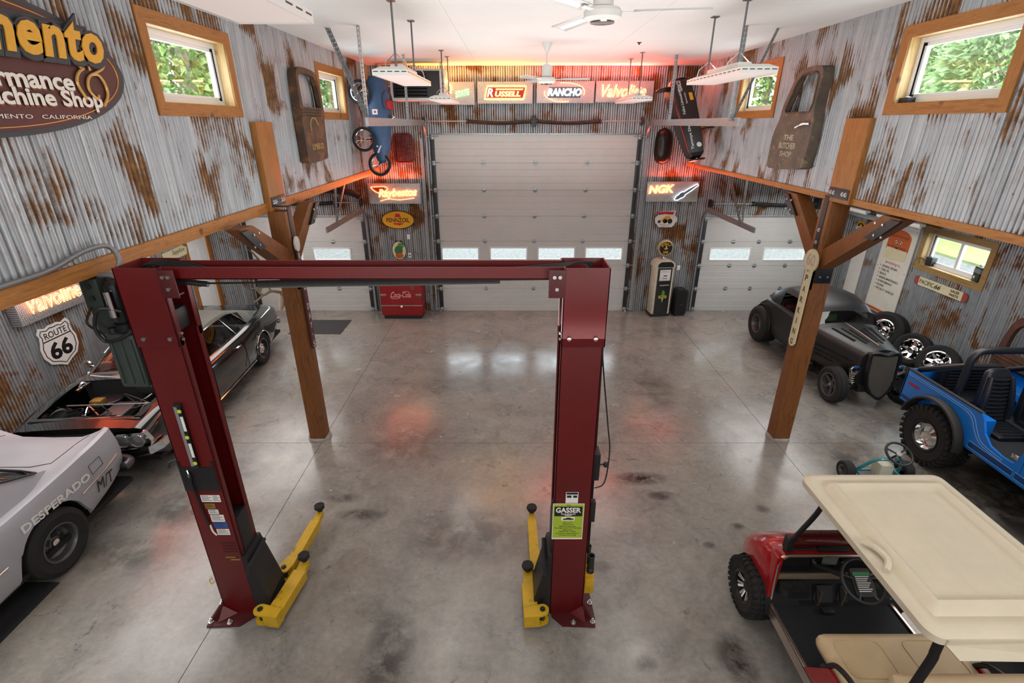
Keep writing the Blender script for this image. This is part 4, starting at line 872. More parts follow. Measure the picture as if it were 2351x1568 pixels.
# greenhouse
hT = [(.80, .94), (.55, 1.11), (.25, 1.29), (.0, 1.335), (-.45, 1.35), (-.9, 1.325), (-1.25, 1.23), (-1.98, .965)]
def ghf(y):
    h = sinterp(y, hT); zb = .93; k = max(0, (h - zb) / .41); wb = interp(y, [(-2.0, .72), (-1.4, .80), (.8, .80)]); wt = lerp(wb - .02, .60, min(1, k * 1.05))
    return [(wb + .015, zb - .03), (wb, zb + .005), (lerp(wb, wt, .93), lerp(zb, h, .84)), (wt - .02, h - .022), (wt - .14, h - .004), (.25, h + .012), (0, h + .016)]
ysG = frange(-1.98, .80, .04)
def is_ws(y): return .20 < y
def is_bg(y): return -1.86 < y < -1.22
def side_glass(y): return -1.27 < y < .44
b = shell(ghf, ysG, (), lambda y, j: (j >= 3 and is_ws(y) and y < .76) or (j >= 4 and is_bg(y)) or (j == 1 and side_glass(y)) or (j == 2 and .2 < y < .76))
b.build('roof', 'satin_roof', CH, 40)
def offs(fn, d): return lambda y: [(x - d if x > .01 else x, z - d * .4) for x, z in fn(y)]
g2 = offs(ghf, .008)
shell(g2, ysG, (), lambda y, j: not (j >= 2 and is_ws(y))).build('windshield', 'car_glass', CH, 40)
shell(g2, ysG, (), lambda y, j: not (j >= 4 and is_bg(y))).build('rear_window', 'car_glass', CH, 40)
for s in (-1, 1):
    m = MB(); rows = [[(s * p[0], y, p[1]) for p in g2(y)[1:3]] for y in ysG if side_glass(y)]; m.grid(rows); m.build('side_window', 'car_glass', CH, 40)
    def gp(y, k, d=.006): p = ghf(y)[k]; return (s * (p[0] + d), y, p[1] + .004)
    MB().tube([gp(y, 1) for y in frange(.74, .46, .06)] + [gp(y, 2) for y in frange(.44, -.90, .08)] + [gp(-1.08, 2)] + [gp(-1.28, 1)], .011, 6).build('window_trim', 'chrome', CH)
    MB().tube([gp(y, 1, .012) for y in frange(.5, -1.28, .1)], .008, 6).build('belt_trim', 'chrome', CH)
    MB().tube([gp(-.74, 1), gp(-.62, 2)], .008, 6).build('window_divider', 'chrome', CH)
    MB().tube([gp(y, 3, .0) for y in frange(.78, .22, .05)], .012, 6).build('windshield_pillar', 'chrome', CH)
    MB().tube([gp(y, 1, .02) for y in frange(-1.3, -1.96, .08)] , .008, 6).build('vinyl_edge_trim', 'chrome', CH)
    MB().tube([(s * (chf(y)[0][0] + .035), y, max(chf(y)[0][1] + .03, .24)) for y in frange(-1.07, 1.05, .15)], .014, 6).build('rocker_trim', 'chrome', CH)
    for ay, az, r in A2:
        MB().tube([(s * (sinterp(ay + r * cos(a), wT) + .003), ay + r * cos(a), az + r * sin(a)) for a in frange(.05, PI - .05, .2)], .010, 6).build('arch_trim', 'chrome', CH); (liner(CH, s * .55, s * .90, ay, az, r + .01) if not (s > 0 and ay > 0) else None)
    wheel(CH, (s * .83, 1.44, .325), .325, .20, .19, 'cap', 0 if s > 0 else PI); wheel(CH, (s * .83, -1.46, .325), .325, .21, .19, 'cap', 0 if s > 0 else PI)
    yy = .55; MB().tube([(s * .80, yy, .94), (s * .87, yy, 1.0)], .012, 6).lathe([(0, -.01), (.05, -.02), (.065, .0), (.06, .02), (0, .03)], 16, Matrix.Translation((s * .90, yy, 1.01)) @ Matrix.Rotation(PI / 2, 4, 'X')).build('door_mirror', 'chrome', CH)
    MB().box(s * .955 - .02, s * .955 + .02, -.52, -.36, .80, .825, .01).build('door_handle', 'chrome', CH)
    MB().box(*sorted((s * .955, s * .963)), .52, .526, .28, .86).box(*sorted((s * .955, s * .963)), -.68, -.674, .28, .86).build('door_seam', 'dark_under', CH, 0)
    # headlamp pair in a chrome bezel
    bz = MB(); bz.prism([(s * .46, .56), (s * .90, .58), (s * .92, .66), (s * .86, .785), (s * .46, .765)], 0, .07, Matrix.Translation((0, 2.26, 0)) @ Matrix.Rotation(PI / 2, 4, 'X')); q = bz.build('headlamp_bezel', 'chrome', CH, 20)
    for x in (.56, .755):
        MB().lathe([(.095, 0), (.098, .02), (.085, .025), (.08, .012), (0, .03)], 24, Matrix.Translation((s * x, 2.262, .67)) @ Matrix.Rotation(-PI / 2, 4, 'X')).build('headlamp', 'lens_clear', q)
    MB().prism([(0, 0), (.10, 0), (.10, .03), (0, .03)], 0, .004, Matrix.Translation((s * .95, 1.85, .66)) @ Euler((PI / 2, 0, PI / 2 if s > 0 else -PI / 2)).to_matrix().to_4x4()).build('fender_emblem', 'chrome', CH, 0)
    MB().box(s * .78 - .06, s * .78 + .06, -2.615, -2.58, .58, .72, .02).build('tail_lamp', 'lens_red', CH)
MB().box(-.46, .46, 2.19, 2.22, .56, .76, .01).build('grille', 'satin_black', CH)
bp = MB(); P = [(.0, 2.33), (.6, 2.32), (.86, 2.26), (.955, 2.10), (.955, 1.98), (.93, 1.98), (.92, 2.08), (.83, 2.20), (.58, 2.25), (0, 2.26)]
for s in (-1, 1): bp.prism([(s * x, y) for x, y in P], .44, .56)
bp.build('front_bumper', 'chrome', CH, 30)
MB().box(-.86, .86, -2.70, -2.60, .42, .54, .04).build('rear_bumper', 'chrome', CH)
MB().box(-.62, .62, -2.42, -2.415, .90, .93).build('trunk_seam', 'dark_under', CH, 0)
MB().box(-.72, .72, .30, .62, .80, .93, .04).build('dashboard', 'satin_black', CH)
for x in (-.36, .36): MB().box(x - .28, x + .28, -.45, .10, .30, .52, .06).box(x - .28, x + .28, -.62, -.45, .4, .95, .07).build('front_seat', 'red_vinyl', CH)
MB().box(-.62, .62, -1.35, -1.15, .4, .88, .07).build('rear_seat', 'red_vinyl', CH)
MB().tube([(.38 + .18 * cos(a), .18 + .05 * sin(a), .92 + .17 * sin(a)) for a in frange(0, 2 * PI, .3)], .013, 6, closed=True).build('steering_wheel', 'black_plastic', CH)
for x in (-.3, .3): MB().tube([(x, .78, .96), (x - .1, .72, .985), (x - .38, .66, 1.03)], .008, 6).build('wiper', 'chrome', CH)
MB().box(-.86, .86, -2.55, 2.1, .24, .30).build('underbody', 'dark_under', CH, 0)
MB().box(-.97, -.90, .06, .10, .55, .57).build('side_cue', 'coat_green', CH, 0) if False else None
# ---- silver fifties coupe, tail toward the viewer
SV = thing('drag_coupe', 'weathered silver-grey fifties two-door drag coupe lettered on its rear quarter', 'car', (-5.77, 2.52, 0), (0, 0, PI))
A3 = [(-1.56, .36, .44), (1.46, .36, .40)]
wS = [(-2.78, .785), (-2.68, .84), (-2.3, .90), (-1.4, .925), (0, .93), (1.6, .92), (2.2, .86)]
tS = [(-2.78, .98), (-2.6, 1.0), (-1.9, .985), (-1.0, .975), (0, .98), (1.0, 1.0), (2.2, .92)]
def svf(y):
    w, t = sinterp(y, wS), sinterp(y, tS); zr = interp(y, [(-2.78, .52), (-2.5, .44), (-2.15, .36), (-1.9, .30), (1.9, .26), (2.2, .4)])
    fin = interp(y, [(-2.78, .055), (-2.2, .045), (-1.2, .0)]); c = interp(y, [(-2.78, -.10), (-2.45, .01), (-1.8, .05), (0, .06)])
    return [(w - .05, zr), (w - .008, zr + .06), (w + .006, lerp(zr, t, .4)), (w, lerp(zr, t, .68)), (w - .018, t - .07), (w - .05, t - .01 + fin), (w - .10, t + .004 + fin * .9), (w - .17, t + .004), (w - .30, t + c * .55 + .004), (.38, t + c * .9), (0, t + c)]
ysS = frange(-2.78, 2.2, .05)
b = shell(svf, ysS, A3, lambda y, j: j >= 8 and -1.7 < y < .8); endcap(svf, -2.78, b); b.build('body', 'primer', SV, 40)
hS = [(.95, 1.0), (.35, 1.45), (-.1, 1.53), (-.95, 1.51), (-1.30, 1.38), (-1.95, 1.03)]
def sgf(y):
    h = sinterp(y, hS); zb = .975; k = max(0, (h - zb) / .55); wb = interp(y, [(-1.95, .66), (-1.55, .79), (.9, .80)]); wt = lerp(wb, .60, min(1, k * 1.05))
    return [(wb + .012, zb - .03), (wb, zb + .02), (lerp(wb, wt, .9), lerp(zb, h, .80)), (wt - .03, h - .03), (wt - .16, h - .004), (.25, h + .02), (0, h + .025)]
ysH = frange(-1.95, .95, .05)
def sbg(y): return -1.83 < y < -1.24
def ssg(y): return -1.12 < y < .45
shell(sgf, ysH, (), lambda y, j: (j >= 2 and sbg(y)) or (j >= 3 and .35 < y < .9) or (j == 1 and ssg(y))).build('roof', 'primer', SV, 40)
s2 = offs(sgf, .008); shell(s2, ysH, (), lambda y, j: not (j >= 2 and sbg(y))).build('rear_window', 'car_glass', SV, 40); shell(s2, ysH, (), lambda y, j: not (j >= 3 and .35 < y < .9)).build('windshield', 'car_glass', SV, 40)
for s in (-1, 1):
    m = MB(); m.grid([[(s * p[0], y, p[1]) for p in s2(y)[1:3]] for y in ysH if ssg(y)]); m.build('side_window', 'car_glass', SV, 40)
    MB().tube([(s * (sgf(y)[1][0] + .008), y, sgf(y)[1][1]) for y in frange(-1.1, .4, .1)] + [(s * (sgf(y)[2][0] + .008), y, sgf(y)[2][1] + .01) for y in frange(.4, -1.0, .1)] + [(s * (sgf(-1.1)[1][0] + .008), -1.1, sgf(-1.1)[1][1])], .013, 6).build('window_trim', 'black_plastic', SV)
    MB().tube([(0, -1.84, sgf(-1.84)[6][1] + .008), (s * sgf(-1.84)[4][0], -1.84, sgf(-1.84)[4][1] + .008)] + [(s * (sgf(y)[2][0] + .008), y, sgf(y)[2][1] + .006) for y in (-1.82, -1.7, -1.55, -1.4, -1.25)] + [(s * sgf(-1.22)[4][0], -1.22, sgf(-1.22)[4][1] + .008), (0, -1.22, sgf(-1.22)[6][1] + .008)], .012, 6).build('rear_window_trim', 'black_plastic', SV)
    MB().tube([(s * (lerp(svf(y)[3][0], svf(y)[2][0], .6) + .004), y, lerp(svf(y)[3][1], svf(y)[2][1], .6)) for y in frange(-2.62, -1.98, .08)], .011, 6).build('side_spear', 'trim_alu', SV)
    MB().tube([(s * (lerp(svf(y)[3][0], svf(y)[2][0], .85) + .004), y, lerp(svf(y)[3][1], svf(y)[2][1], .85) ) for y in frange(-1.02, .6, .1)], .011, 6).build('side_spear', 'trim_alu', SV)
    wheel(SV, (s * .80, -1.56, .37), .37, .28, .20, 'dish', 0 if s > 0 else PI, rmat='rim_grey'); wheel(SV, (s * .82, 1.46, .34), .34, .18, .19, 'dish', 0 if s > 0 else PI, rmat='rim_grey')
    liner(SV, s * .52, s * .88, -1.56, .36, .45); liner(SV, s * .52, s * .88, 1.46, .36, .41)
    MB().tube(smoothpath([(s * .58, -2.82, .54), (s * .76, -2.81, .54), (s * .87, -2.76, .54), (s * .90, -2.62, .54)]), [.03, .05, .055, .05] + [.055] * 14 + [.03], 12).build('bumper_end', mat('bumper_dull', '#55565a', .3, .8), SV)
    MB().box(s * .72 - .03, s * .72 + .03, -2.795, -2.765, .80, .94, .02).build('tail_lamp', 'dark_under', SV)
    # fuel door outline
    if s < 0: pass
MB().box(-.62, .62, -2.82, -2.76, .57, .67, .03).build('rear_bumper', MATS['bumper_dull'], SV)
m = MB(); 
for s in (-1, 1): m.tube([(s * (svf(y)[8][0] - .0), y, svf(y)[8][1] + .002) for y in frange(-2.72, -2.08, .08)] + [(s * .45, -2.0, svf(-2.0)[9][1] + .002), (0, -1.99, svf(-2.0)[10][1] + .002)], .0035, 4)
m.build('trunk_seam', 'dark_under', SV)
fd = MB(); sx = 1
def sv_side(y, k): P = svf(y); return (lerp(P[3][0], P[4][0], k) + .003, y, lerp(P[3][1], P[4][1], k))
# the viewer sees the car's left side: local -x after the half-turn is room +x
def L_(p): return (-p[0], p[1], p[2])
fd.tube([L_(sv_side(-2.37, -.15)), L_(sv_side(-2.37, .72)), L_(sv_side(-2.19, .72)), L_(sv_side(-2.19, -.15))], .003, 4, closed=True); fd.build('fuel_door_seam', 'dark_under', SV)
def side_text(s_, y, z, w, h, m_, x=-.936, tilt=0, shear=0, bold=0, font_tube=0):
    M = Matrix.Translation((x, y, z)) @ Euler((PI / 2, 0, -PI / 2)).to_matrix().to_4x4() @ Matrix.Rotation(tilt, 4, 'Z')
    return text(s_, w, h, m_, SV, M=M, ext=.0015, shear=shear, bold=bold)
side_text('DESPERADO', -1.70, .81, .86, .09, 'letter_white', -.934, bold=.022)
for i in range(9):   # slab feet on the letters
    pass
side_text('M/T', -2.30, .60, .27, .14, 'letter_black', -.922, shear=.3)
MB().box(-.88, .88, -2.7, 2.1, .28, .34).build('underbody', 'dark_under', SV, 0)
MB().box(-.6, .6, -1.25, -1.0, .4, 1.0, .06).build('rear_seat', 'vinyl_black', SV); MB().box(-.6, .6, -1.8, -1.25, .92, .96).build('parcel_shelf', 'vinyl_black', SV, 0)
for k in range(9): MB().box(-.50 + .11 * k, -.44 + .11 * k, -1.8, -1.28, .96, .965).build('shelf_stripe', 'cart_grey', SV, 0)
# ---- matt black chopped coupe (open-wheeled hot rod), nose toward the viewer
HR = thing('hot_rod', 'matt black chopped thirties hot rod coupe with exposed wheels and tall grille', 'car', (6.22, 9.1, 0), (0, 0, PI))
hw = [(-2.05, .30), (-1.9, .46), (-1.5, .60), (-.8, .68), (0, .685), (.35, .64), (.5, .60), (1.5, .34)]
ht = [(-2.05, .50), (-1.85, .70), (-1.5, .92), (-1.2, 1.04), (-.6, 1.06), (.35, 1.05), (1.5, 1.0)]
def hrf(y):
    w, t = sinterp(y, hw), sinterp(y, ht); hood = y > .42; zr = interp(y, [(-2.05, .36), (-1.6, .33), (.4, .32), (.6, .42), (1.5, .40)])
    if hood: return [(w - .04, zr), (w, zr + .05), (w + .004, lerp(zr, t, .35)), (w + .004, lerp(zr, t, .6)), (w, t - .13), (w - .008, t - .085), (w - .04, t - .04), (w - .10, t - .01), (w * .5, t + .02), (w * .22, t + .034), (0, t + .042)]
    return [(w - .07, zr), (w - .02, zr + .05), (w, lerp(zr, t, .35)), (w + .004, lerp(zr, t, .6)), (w, t - .09), (w + .006, t - .055), (w - .004, t - .03), (w - .05, t - .005), (w * .6, t + .03), (w * .3, t + .045), (0, t + .05)]
ysR = frange(-2.05, 1.5, .05)
b = shell(hrf, ysR, [(-1.35, .40, .44)], lambda y, j: j >= 7 and -1.05 < y < .3); endcap(hrf, -2.05, b); endcap(hrf, 1.5, b); b.build('body', 'satin_black', HR, 40)
rT = [(.40, 1.07), (.27, 1.29), (.12, 1.40), (-.3, 1.475), (-.75, 1.45), (-1.1, 1.30), (-1.46, 1.0)]
def rgf(y):
    h = sinterp(y, rT); zb = 1.035; k = max(0, (h - zb) / .42); wb = sinterp(y, [(-1.45, .50), (-1.0, .64), (.4, .60)]); wt = lerp(wb, .52, min(1, k))
    return [(wb + .02, zb - .03), (wb + .012, zb + .015), (lerp(wb, wt, .7) + .01, lerp(zb, h, .70)), (wt - .02, h - .045), (wt - .10, h - .012), (.2, h + .008), (0, h + .012)]
ysQ = frange(-1.46, .40, .04)
def r_ws(y): return .26 < y
def r_sg(y): return -.78 < y < .1
shell(rgf, ysQ, (), lambda y, j: (j >= 2 and r_ws(y) and y < .385) or (j == 1 and r_sg(y))).build('roof', 'satin_black', HR, 45)
shell(offs(rgf, .008), ysQ, (), lambda y, j: not (j >= 2 and r_ws(y))).build('windshield', 'car_glass', HR, 40)
MB().box(-.56, .56, .18, .30, .92, 1.04, .04).build('dashboard', 'satin_black', HR); MB().box(-.54, .54, -.85, -.65, .45, 1.08, .08).box(-.54, .54, -.65, -.1, .45, .62, .06).build('bench_seat', 'red_vinyl', HR)
MB().box(-.62, .62, -1.35, .35, .38, .42).build('underbody', 'dark_under', HR, 0)
MB().tube([(.28 + .16 * cos(a), .02 + .05 * sin(a), 1.06 + .15 * sin(a)) for a in frange(0, 2 * PI, .3)], .012, 6, closed=True).build('steering_wheel', 'cart_grey', HR)
MB().box(.02, .24, .10, .16, 1.03, 1.17, .02).build('green_glove', mat('lime_green', '#7fae48', .6), HR)
for s in (-1, 1):
    wheel(HR, (s * .60, 1.35, .315), .315, .20, .20, 'five', 0 if s > 0 else PI, 'rib'); wheel(HR, (s * .575, -1.35, .40), .40, .40, .20, 'bullet', 0 if s > 0 else PI)
    # window garnish, belt bead, fender lip
    MB().tube([(s * (rgf(y)[1][0] + .006), y, rgf(y)[1][1]) for y in frange(.1, -.76, .1)] + [(s * (rgf(-.8)[2][0]), -.80, rgf(-.8)[2][1] - .06)] + [(s * (rgf(y)[2][0] + .006), y, rgf(y)[2][1]) for y in frange(-.72, .06, .1)], .012, 6, closed=True).build('window_garnish', 'satin_black', HR)
    MB().tube([(s * (hrf(y)[5][0] + .004), y, hrf(y)[5][1]) for y in frange(-1.75, .40, .08)], .014, 6).build('belt_bead', 'satin_black', HR)
    MB().tube([(s * (sinterp(max(min(-1.35 + .44 * cos(a), 1.4), -2.0), hw) + .006), -1.35 + .44 * cos(a), .40 + .44 * sin(a)) for a in frange(-.05, PI - .3, .2)], .014, 6).build('fender_lip', 'satin_black', HR); liner(HR, s * .36, s * .66, -1.35, .40, .435)
    # hood louvres: three rows down the side, rows on top
    rows = [(.50, 1.36, .76), (.56, 1.16, .67), (.60, 1.0, .59)]
    for r0, r1, z in rows:
        lv_ = MB(); y = r0
        while y < r1:
            w0 = sinterp(y, hw) + .003; lv_.box(*sorted((s * (w0 - .004), s * (w0 + .008))), y, y + .012, z - .022, z + .022); y += .028
        o = lv_.build('side_louvers', 'satin_black', HR, 0); o['kind'] = 'stuff'
    for x0, r0, r1 in ((.16, .62, 1.24), (.27, .58, 1.1), (.08, .7, 1.2)):
        lv_ = MB(); y = r0
        while y < r1:
            k = (1.5 - y) / 1.0; x = s * x0 * (.7 + .6 * k); z = sinterp(y, ht) + .034 - (x0 - .08) * .10; lv_.box(x - .022, x + .022, y, y + .012, z - .004, z + .010); y += .03
        o = lv_.build('top_louvers', 'satin_black', HR, 0); o['kind'] = 'stuff'
    MB().lathe([(0, -.10), (.05, -.085), (.085, -.03), (.092, 0)], 20, Matrix.Translation((s * .385, 1.50, .66)) @ Matrix.Rotation(-PI / 2, 4, 'X')).build('headlamp_shell', 'chrome', HR)
    MB().lathe([(.092, 0), (.088, .012), (.06, .022), (0, .03)], 20, Matrix.Translation((s * .385, 1.50, .66)) @ Matrix.Rotation(-PI / 2, 4, 'X')).build('headlamp_lens', 'chrome', HR)
    MB().tube([(s * .385, 1.46, .60), (s * .32, 1.40, .45), (s * .26, 1.38, .36)], .014, 8).build('lamp_bracket', 'satin_black', HR)
    pts = []
    for i in range(73): t = i / 72; pts.append((s * (.33 + .05 * t) + .045 * cos(t * 2 * PI * 6), 1.42 + .045 * sin(t * 2 * PI * 6), .40 + .24 * t))
    MB().tube(pts, .008, 5).build('coil_spring', mat('spring_cream', '#d6d0b8', .5), HR); MB().cyl((s * .32, 1.42, .36), (s * .39, 1.42, .68), .02, n=10).build('damper', 'chrome', HR)
    MB().cyl((s * .22, 1.38, .30), (s * .52, 1.36, .28), .016, n=8).cyl((s * .22, 1.40, .44), (s * .50, 1.37, .42), .014, n=8).cyl((s * .25, 1.2, .33), (s * .50, 1.34, .28), .014, n=8).build('control_arm', 'chrome', HR)
    MB().tube([(s * .50, .5, .30), (s * .50, -.6, .28), (s * .52, -.9, .27)], .03, 10).build('side_pipe', 'rim_grey', HR)
    MB().tube(smoothpath([(s * .33, .45, .45), (s * .42, .95, .56), (s * .40, 1.2, .55), (s * .30, 1.42, .48)]), .03, 8).build('frame_horn', 'satin_black', HR)
MB().cyl((-.52, 1.36, .22), (.52, 1.36, .22), .018, n=8).build('tie_rod', 'chrome', HR)
MB().box(-.30, .30, 1.30, 1.55, .26, .40, .03).build('front_crossmember', 'satin_black', HR)
MB().tube([(0, y, sinterp(y, ht) + .046) for y in frange(.38, 1.34, .1)], .006, 6).lathe([(0, 0), (.03, 0), (.034, .01), (.02, .02), (0, .022)], 14, Matrix.Translation((0, 1.36, 1.02))).build('hood_bead', 'trim_alu', HR)
# heart-shaped grille shell with vertical bars
def gout(k):
    return [(0, .995 + .0), (.13 * k, 1.025 - .0), (.22 * k, 1.02), (.265 * k, .985), (.268 * k, .90), (.255 * k, .62), (.225 * k, .42), (.14 * k, .27), (.03 * k, .185), (0, .18)]
def gy(x, z): return 1.62 + (1.0 - z) * .10 - abs(x) * .22
P = gout(1); R_ = [(x, z) for x, z in P] + [(-x, z) for x, z in reversed(P[1:-1])]
m = MB(); inner = [(x * .86, .62 + (z - .62) * .90) for x, z in R_]
m.grid([[(x, 1.46, z) for x, z in R_], [(x, gy(x, z) - .02, z) for x, z in R_], [(x, gy(x, z), z) for x, z in [(a * .96, .62 + (c - .62) * .97) for a, c in R_]], [(x, gy(x, z) - .01, z) for x, z in inner], [(x, gy(x, z) - .05, z) for x, z in inner]], closed=True); m.build('grille_shell', 'satin_black', HR, 50)
m = MB(); m.add([(x, gy(x, z) - .05, z) for x, z in inner], [tuple(range(len(inner)))]); m.build('grille_back', 'dark_under', HR, 0)
xs_ = [i * .0185 for i in range(-11, 12)]
for x in xs_:
    a = abs(x) / .23; zt = .955 - .02 * (a > .9); zb = interp(a, [(0, .235), (.25, .25), (.6, .33), (.85, .45), (1, .62)])
    if abs(x) < .225: MB().add([(x - .004, gy(x, zb) - .03, zb), (x + .004, gy(x, zb) - .03, zb), (x + .004, gy(x, zt) - .03, zt), (x - .004, gy(x, zt) - .03, zt), (x, gy(x, zb) - .012, zb), (x, gy(x, zt) - .012, zt)], [(0, 4, 5, 3), (4, 1, 2, 5)]).build('grille_bar', 'cart_grey', HR, 0)
for z in (.5, .68, .84): MB().tube([(x, gy(x, z) - .03, z) for x in (-.21, 0, .21)], .004, 5).build('grille_crossbar', 'rim_black', HR)
# ---- loose wheels propped along the right bay wall
for k, (x, y, R, Wd, rim, ln, lb) in enumerate(((8.02, 9.95, .40, .34, .21, .30, 'wide black slick tyre on a chrome wheel leaning behind the hot rod'), (8.02, 9.12, .33, .24, .20, .35, 'black tyre on a chrome slotted wheel leaning between the wide slick and the blue off-roader'), (8.02, 8.48, .34, .26, .20, .55, 'black tyre on a chrome slotted wheel leaning on the wall nearest the blue off-roader'))):
    w = thing('spare_wheel', lb, 'wheel', (x, y, R * cos(ln) + Wd / 2 * sin(ln) + .002), (0, -ln, PI + .45), 'loose wheels by the wall')
    o = wheel(w, (0, 0, 0), R, Wd, rim, 'slot', name='tyre')
# ---- blue open off-roader
JP = thing('off_roader', 'bright blue open-top off-road four-wheeler with black roll bar and big chunky tyres', 'off-roader', (6.71, 4.9, 0), (0, 0, PI))
hwj = .76
out = [(-1.83, .64), (-1.83, 1.14), (-.55, 1.14), (-.50, 1.08), (-.42, .92), (-.30, .82), (-.12, .79), (.02, .80), (.06, .86), (.10, 1.20), (1.0, 1.20), (1.9, 1.16), (1.9, .75), (1.45, .62)]
for s in (-1, 1):
    m = MB(); poly = list(out) 
    ar = [(-1.10 + .47 * cos(a), .50 + .47 * sin(a)) for a in frange(.32, PI - .32, .16)]
    ar2 = [(1.03 + .47 * cos(a), .50 + .47 * sin(a)) for a in frange(.32, PI - .32, .16)]
    P = [(y, z) for y, z in out[:12]] + [(1.9, .70)] + [(y, z) for y, z in ar2] + [(.5, .60), (-.58, .60)] + [(y, z) for y, z in ar] + [(-1.62, .64)]
    xa, xb = s * hwj, s * (hwj - .03); n = len(P)
    m.add([(xa, y, z) for y, z in P] + [(xb, y, z) for y, z in P], [tuple(range(n)), tuple(range(2 * n - 1, n - 1, -1))] + [(i, n + i, n + (i + 1) % n, (i + 1) % n) for i in range(n)])
    m.build('body_side', 'jeep_blue', JP, 20)
    # flare over the tyre
    fl_ = MB(); rows = []
    for a in frange(.0, PI - .15, .13):
        c, sn = cos(a), sin(a); rows.append([(s * (hwj - .01), -1.10 + .50 * c, .50 + .50 * sn), (s * (hwj + .04), -1.10 + .52 * c, .50 + .52 * sn), (s * (hwj + .12), -1.10 + .50 * c, .50 + .50 * sn), (s * (hwj + .125), -1.10 + .475 * c, .50 + .475 * sn), (s * (hwj - .01), -1.10 + .46 * c, .50 + .46 * sn)])
    fl_.grid(rows); fl_.build('fender_flare', 'flare', JP, 50)
    m = MB(); rows = [[(s * .45, -1.1 + .47 * cos(a), .5 + .47 * sin(a)), (s * (hwj - .02), -1.1 + .47 * cos(a), .5 + .47 * sin(a))] for a in frange(0, PI, .2)]; m.grid(rows); m.build('wheel_housing', 'dark_under', JP)
    m = MB(); rows = [[(s * .45, 1.03 + .47 * cos(a), .5 + .47 * sin(a)), (s * (hwj - .02), 1.03 + .47 * cos(a), .5 + .47 * sin(a))] for a in frange(0, PI, .2)]; m.grid(rows); m.build('wheel_housing', 'dark_under', JP)
    MB().box(*sorted((s * (hwj - .05), s * (hwj + .004))), -1.83, -.55, 1.13, 1.15, .006).build('top_rail', 'flare', JP)
    MB().box(*sorted((s * .44, s * (hwj - .03))), -1.62, -.62, .70, .98, .02).build('inner_wheel_box', 'jeep_blue', JP)
    MB().box(*sorted((s * hwj, s * (hwj + .006))), -1.74, -1.54, .93, .965, .003).build('side_marker', 'lens_red', JP)
    for y0, y1 in ((-.56, .06), (.09, .38), (.41, .66), (.69, .95)):
        MB().box(*sorted((s * hwj, s * (hwj + .003))), y0, y1, .645, .715).build('stripe_panel', 'jeep_dark', JP, 0); q = MB()
        q.tube([(s * (hwj + .003), y0, .64), (s * (hwj + .003), y1, .64), (s * (hwj + .003), y1, .72), (s * (hwj + .003), y0, .72)], .003, 4, closed=True); q.build('stripe_outline', 'stripe_light', JP)
    MB().box(*sorted((s * hwj, s * (hwj + .003))), -1.81, -1.63, .68, .73).build('stripe_panel', 'jeep_dark', JP, 0)
    for d in (0, .028):
        MB().tube(smoothpath([(s * (hwj + .002), -1.80, 1.09 - d), (s * (hwj + .002), -1.0, 1.09 - d), (s * (hwj + .002), -.66 - d, 1.06 - d), (s * (hwj + .002), -.52 - d, .90 - d), (s * (hwj + .002), -.40 - d * .5, .79 - d), (s * (hwj + .002), -.1, .755 - d)]), .0035, 4).build('pin_stripe', 'stripe_light', JP)
    MB().box(*sorted((s * hwj, s * (hwj + .015))), -.02, .06, .86, .92, .004).build('door_hinge', 'chrome', JP)
    wheel(JP, (s * .70, -1.10, .43), .43, .33, .215, 'bowl', 0 if s > 0 else PI, 'block'); wheel(JP, (s * .70, 1.03, .43), .43, .33, .215, 'bowl', 0 if s > 0 else PI, 'block')
MB().box(-.76, .76, -1.83, -1.80, .64, 1.14, .005).build('tail_panel', 'jeep_blue', JP); MB().box(-.74, .74, -1.8, .2, .66, .70).build('tub_floor', 'mat_black', JP, 0)
MB().box(-.74, .74, .92, 1.9, 1.12, 1.22, .04).box(-.76, .76, .10, .16, .7, 1.22, .02).box(-.74, .74, .14, .94, 1.19, 1.23, .015).build('cowl', 'jeep_blue', JP); MB().box(-.5, .5, -1.75, 1.7, .42, .60).build('chassis', 'dark_under', JP, 0)
MB().cyl((-.60, -1.10, .43), (.60, -1.10, .43), .05, n=10).cyl((-.60, 1.03, .43), (.60, 1.03, .43), .05, n=10).build('axle', 'dark_under', JP); MB().tube([(.52, -.9, .52), (.52, -1.70, .56), (.55, -1.88, .56)], .028, 10).build('tail_pipe', 'rim_grey', JP)
rb = smoothpath([(-.60, -1.12, .98), (-.59, -1.13, 1.30), (-.575, -1.14, 1.55), (-.53, -1.145, 1.68), (-.42, -1.15, 1.73), (0, -1.15, 1.735), (.42, -1.15, 1.73), (.53, -1.145, 1.68), (.575, -1.14, 1.55), (.59, -1.13, 1.3), (.60, -1.12, .98)], 5)
MB().tube(rb, .046, 14).build('roll_bar', 'vinyl_black', JP)
for s in (-1, 1):
    MB().tube([(s * .58, -1.16, 1.50), (s * .66, -1.74, 1.16)], .042, 12).build('roll_bar_brace', 'vinyl_black', JP)
    MB().tube([(s * .60, -1.10, 1.18), (s * .62, .02, 1.0)], .028, 10).build('side_bar', 'vinyl_black', JP) if s < 0 else None
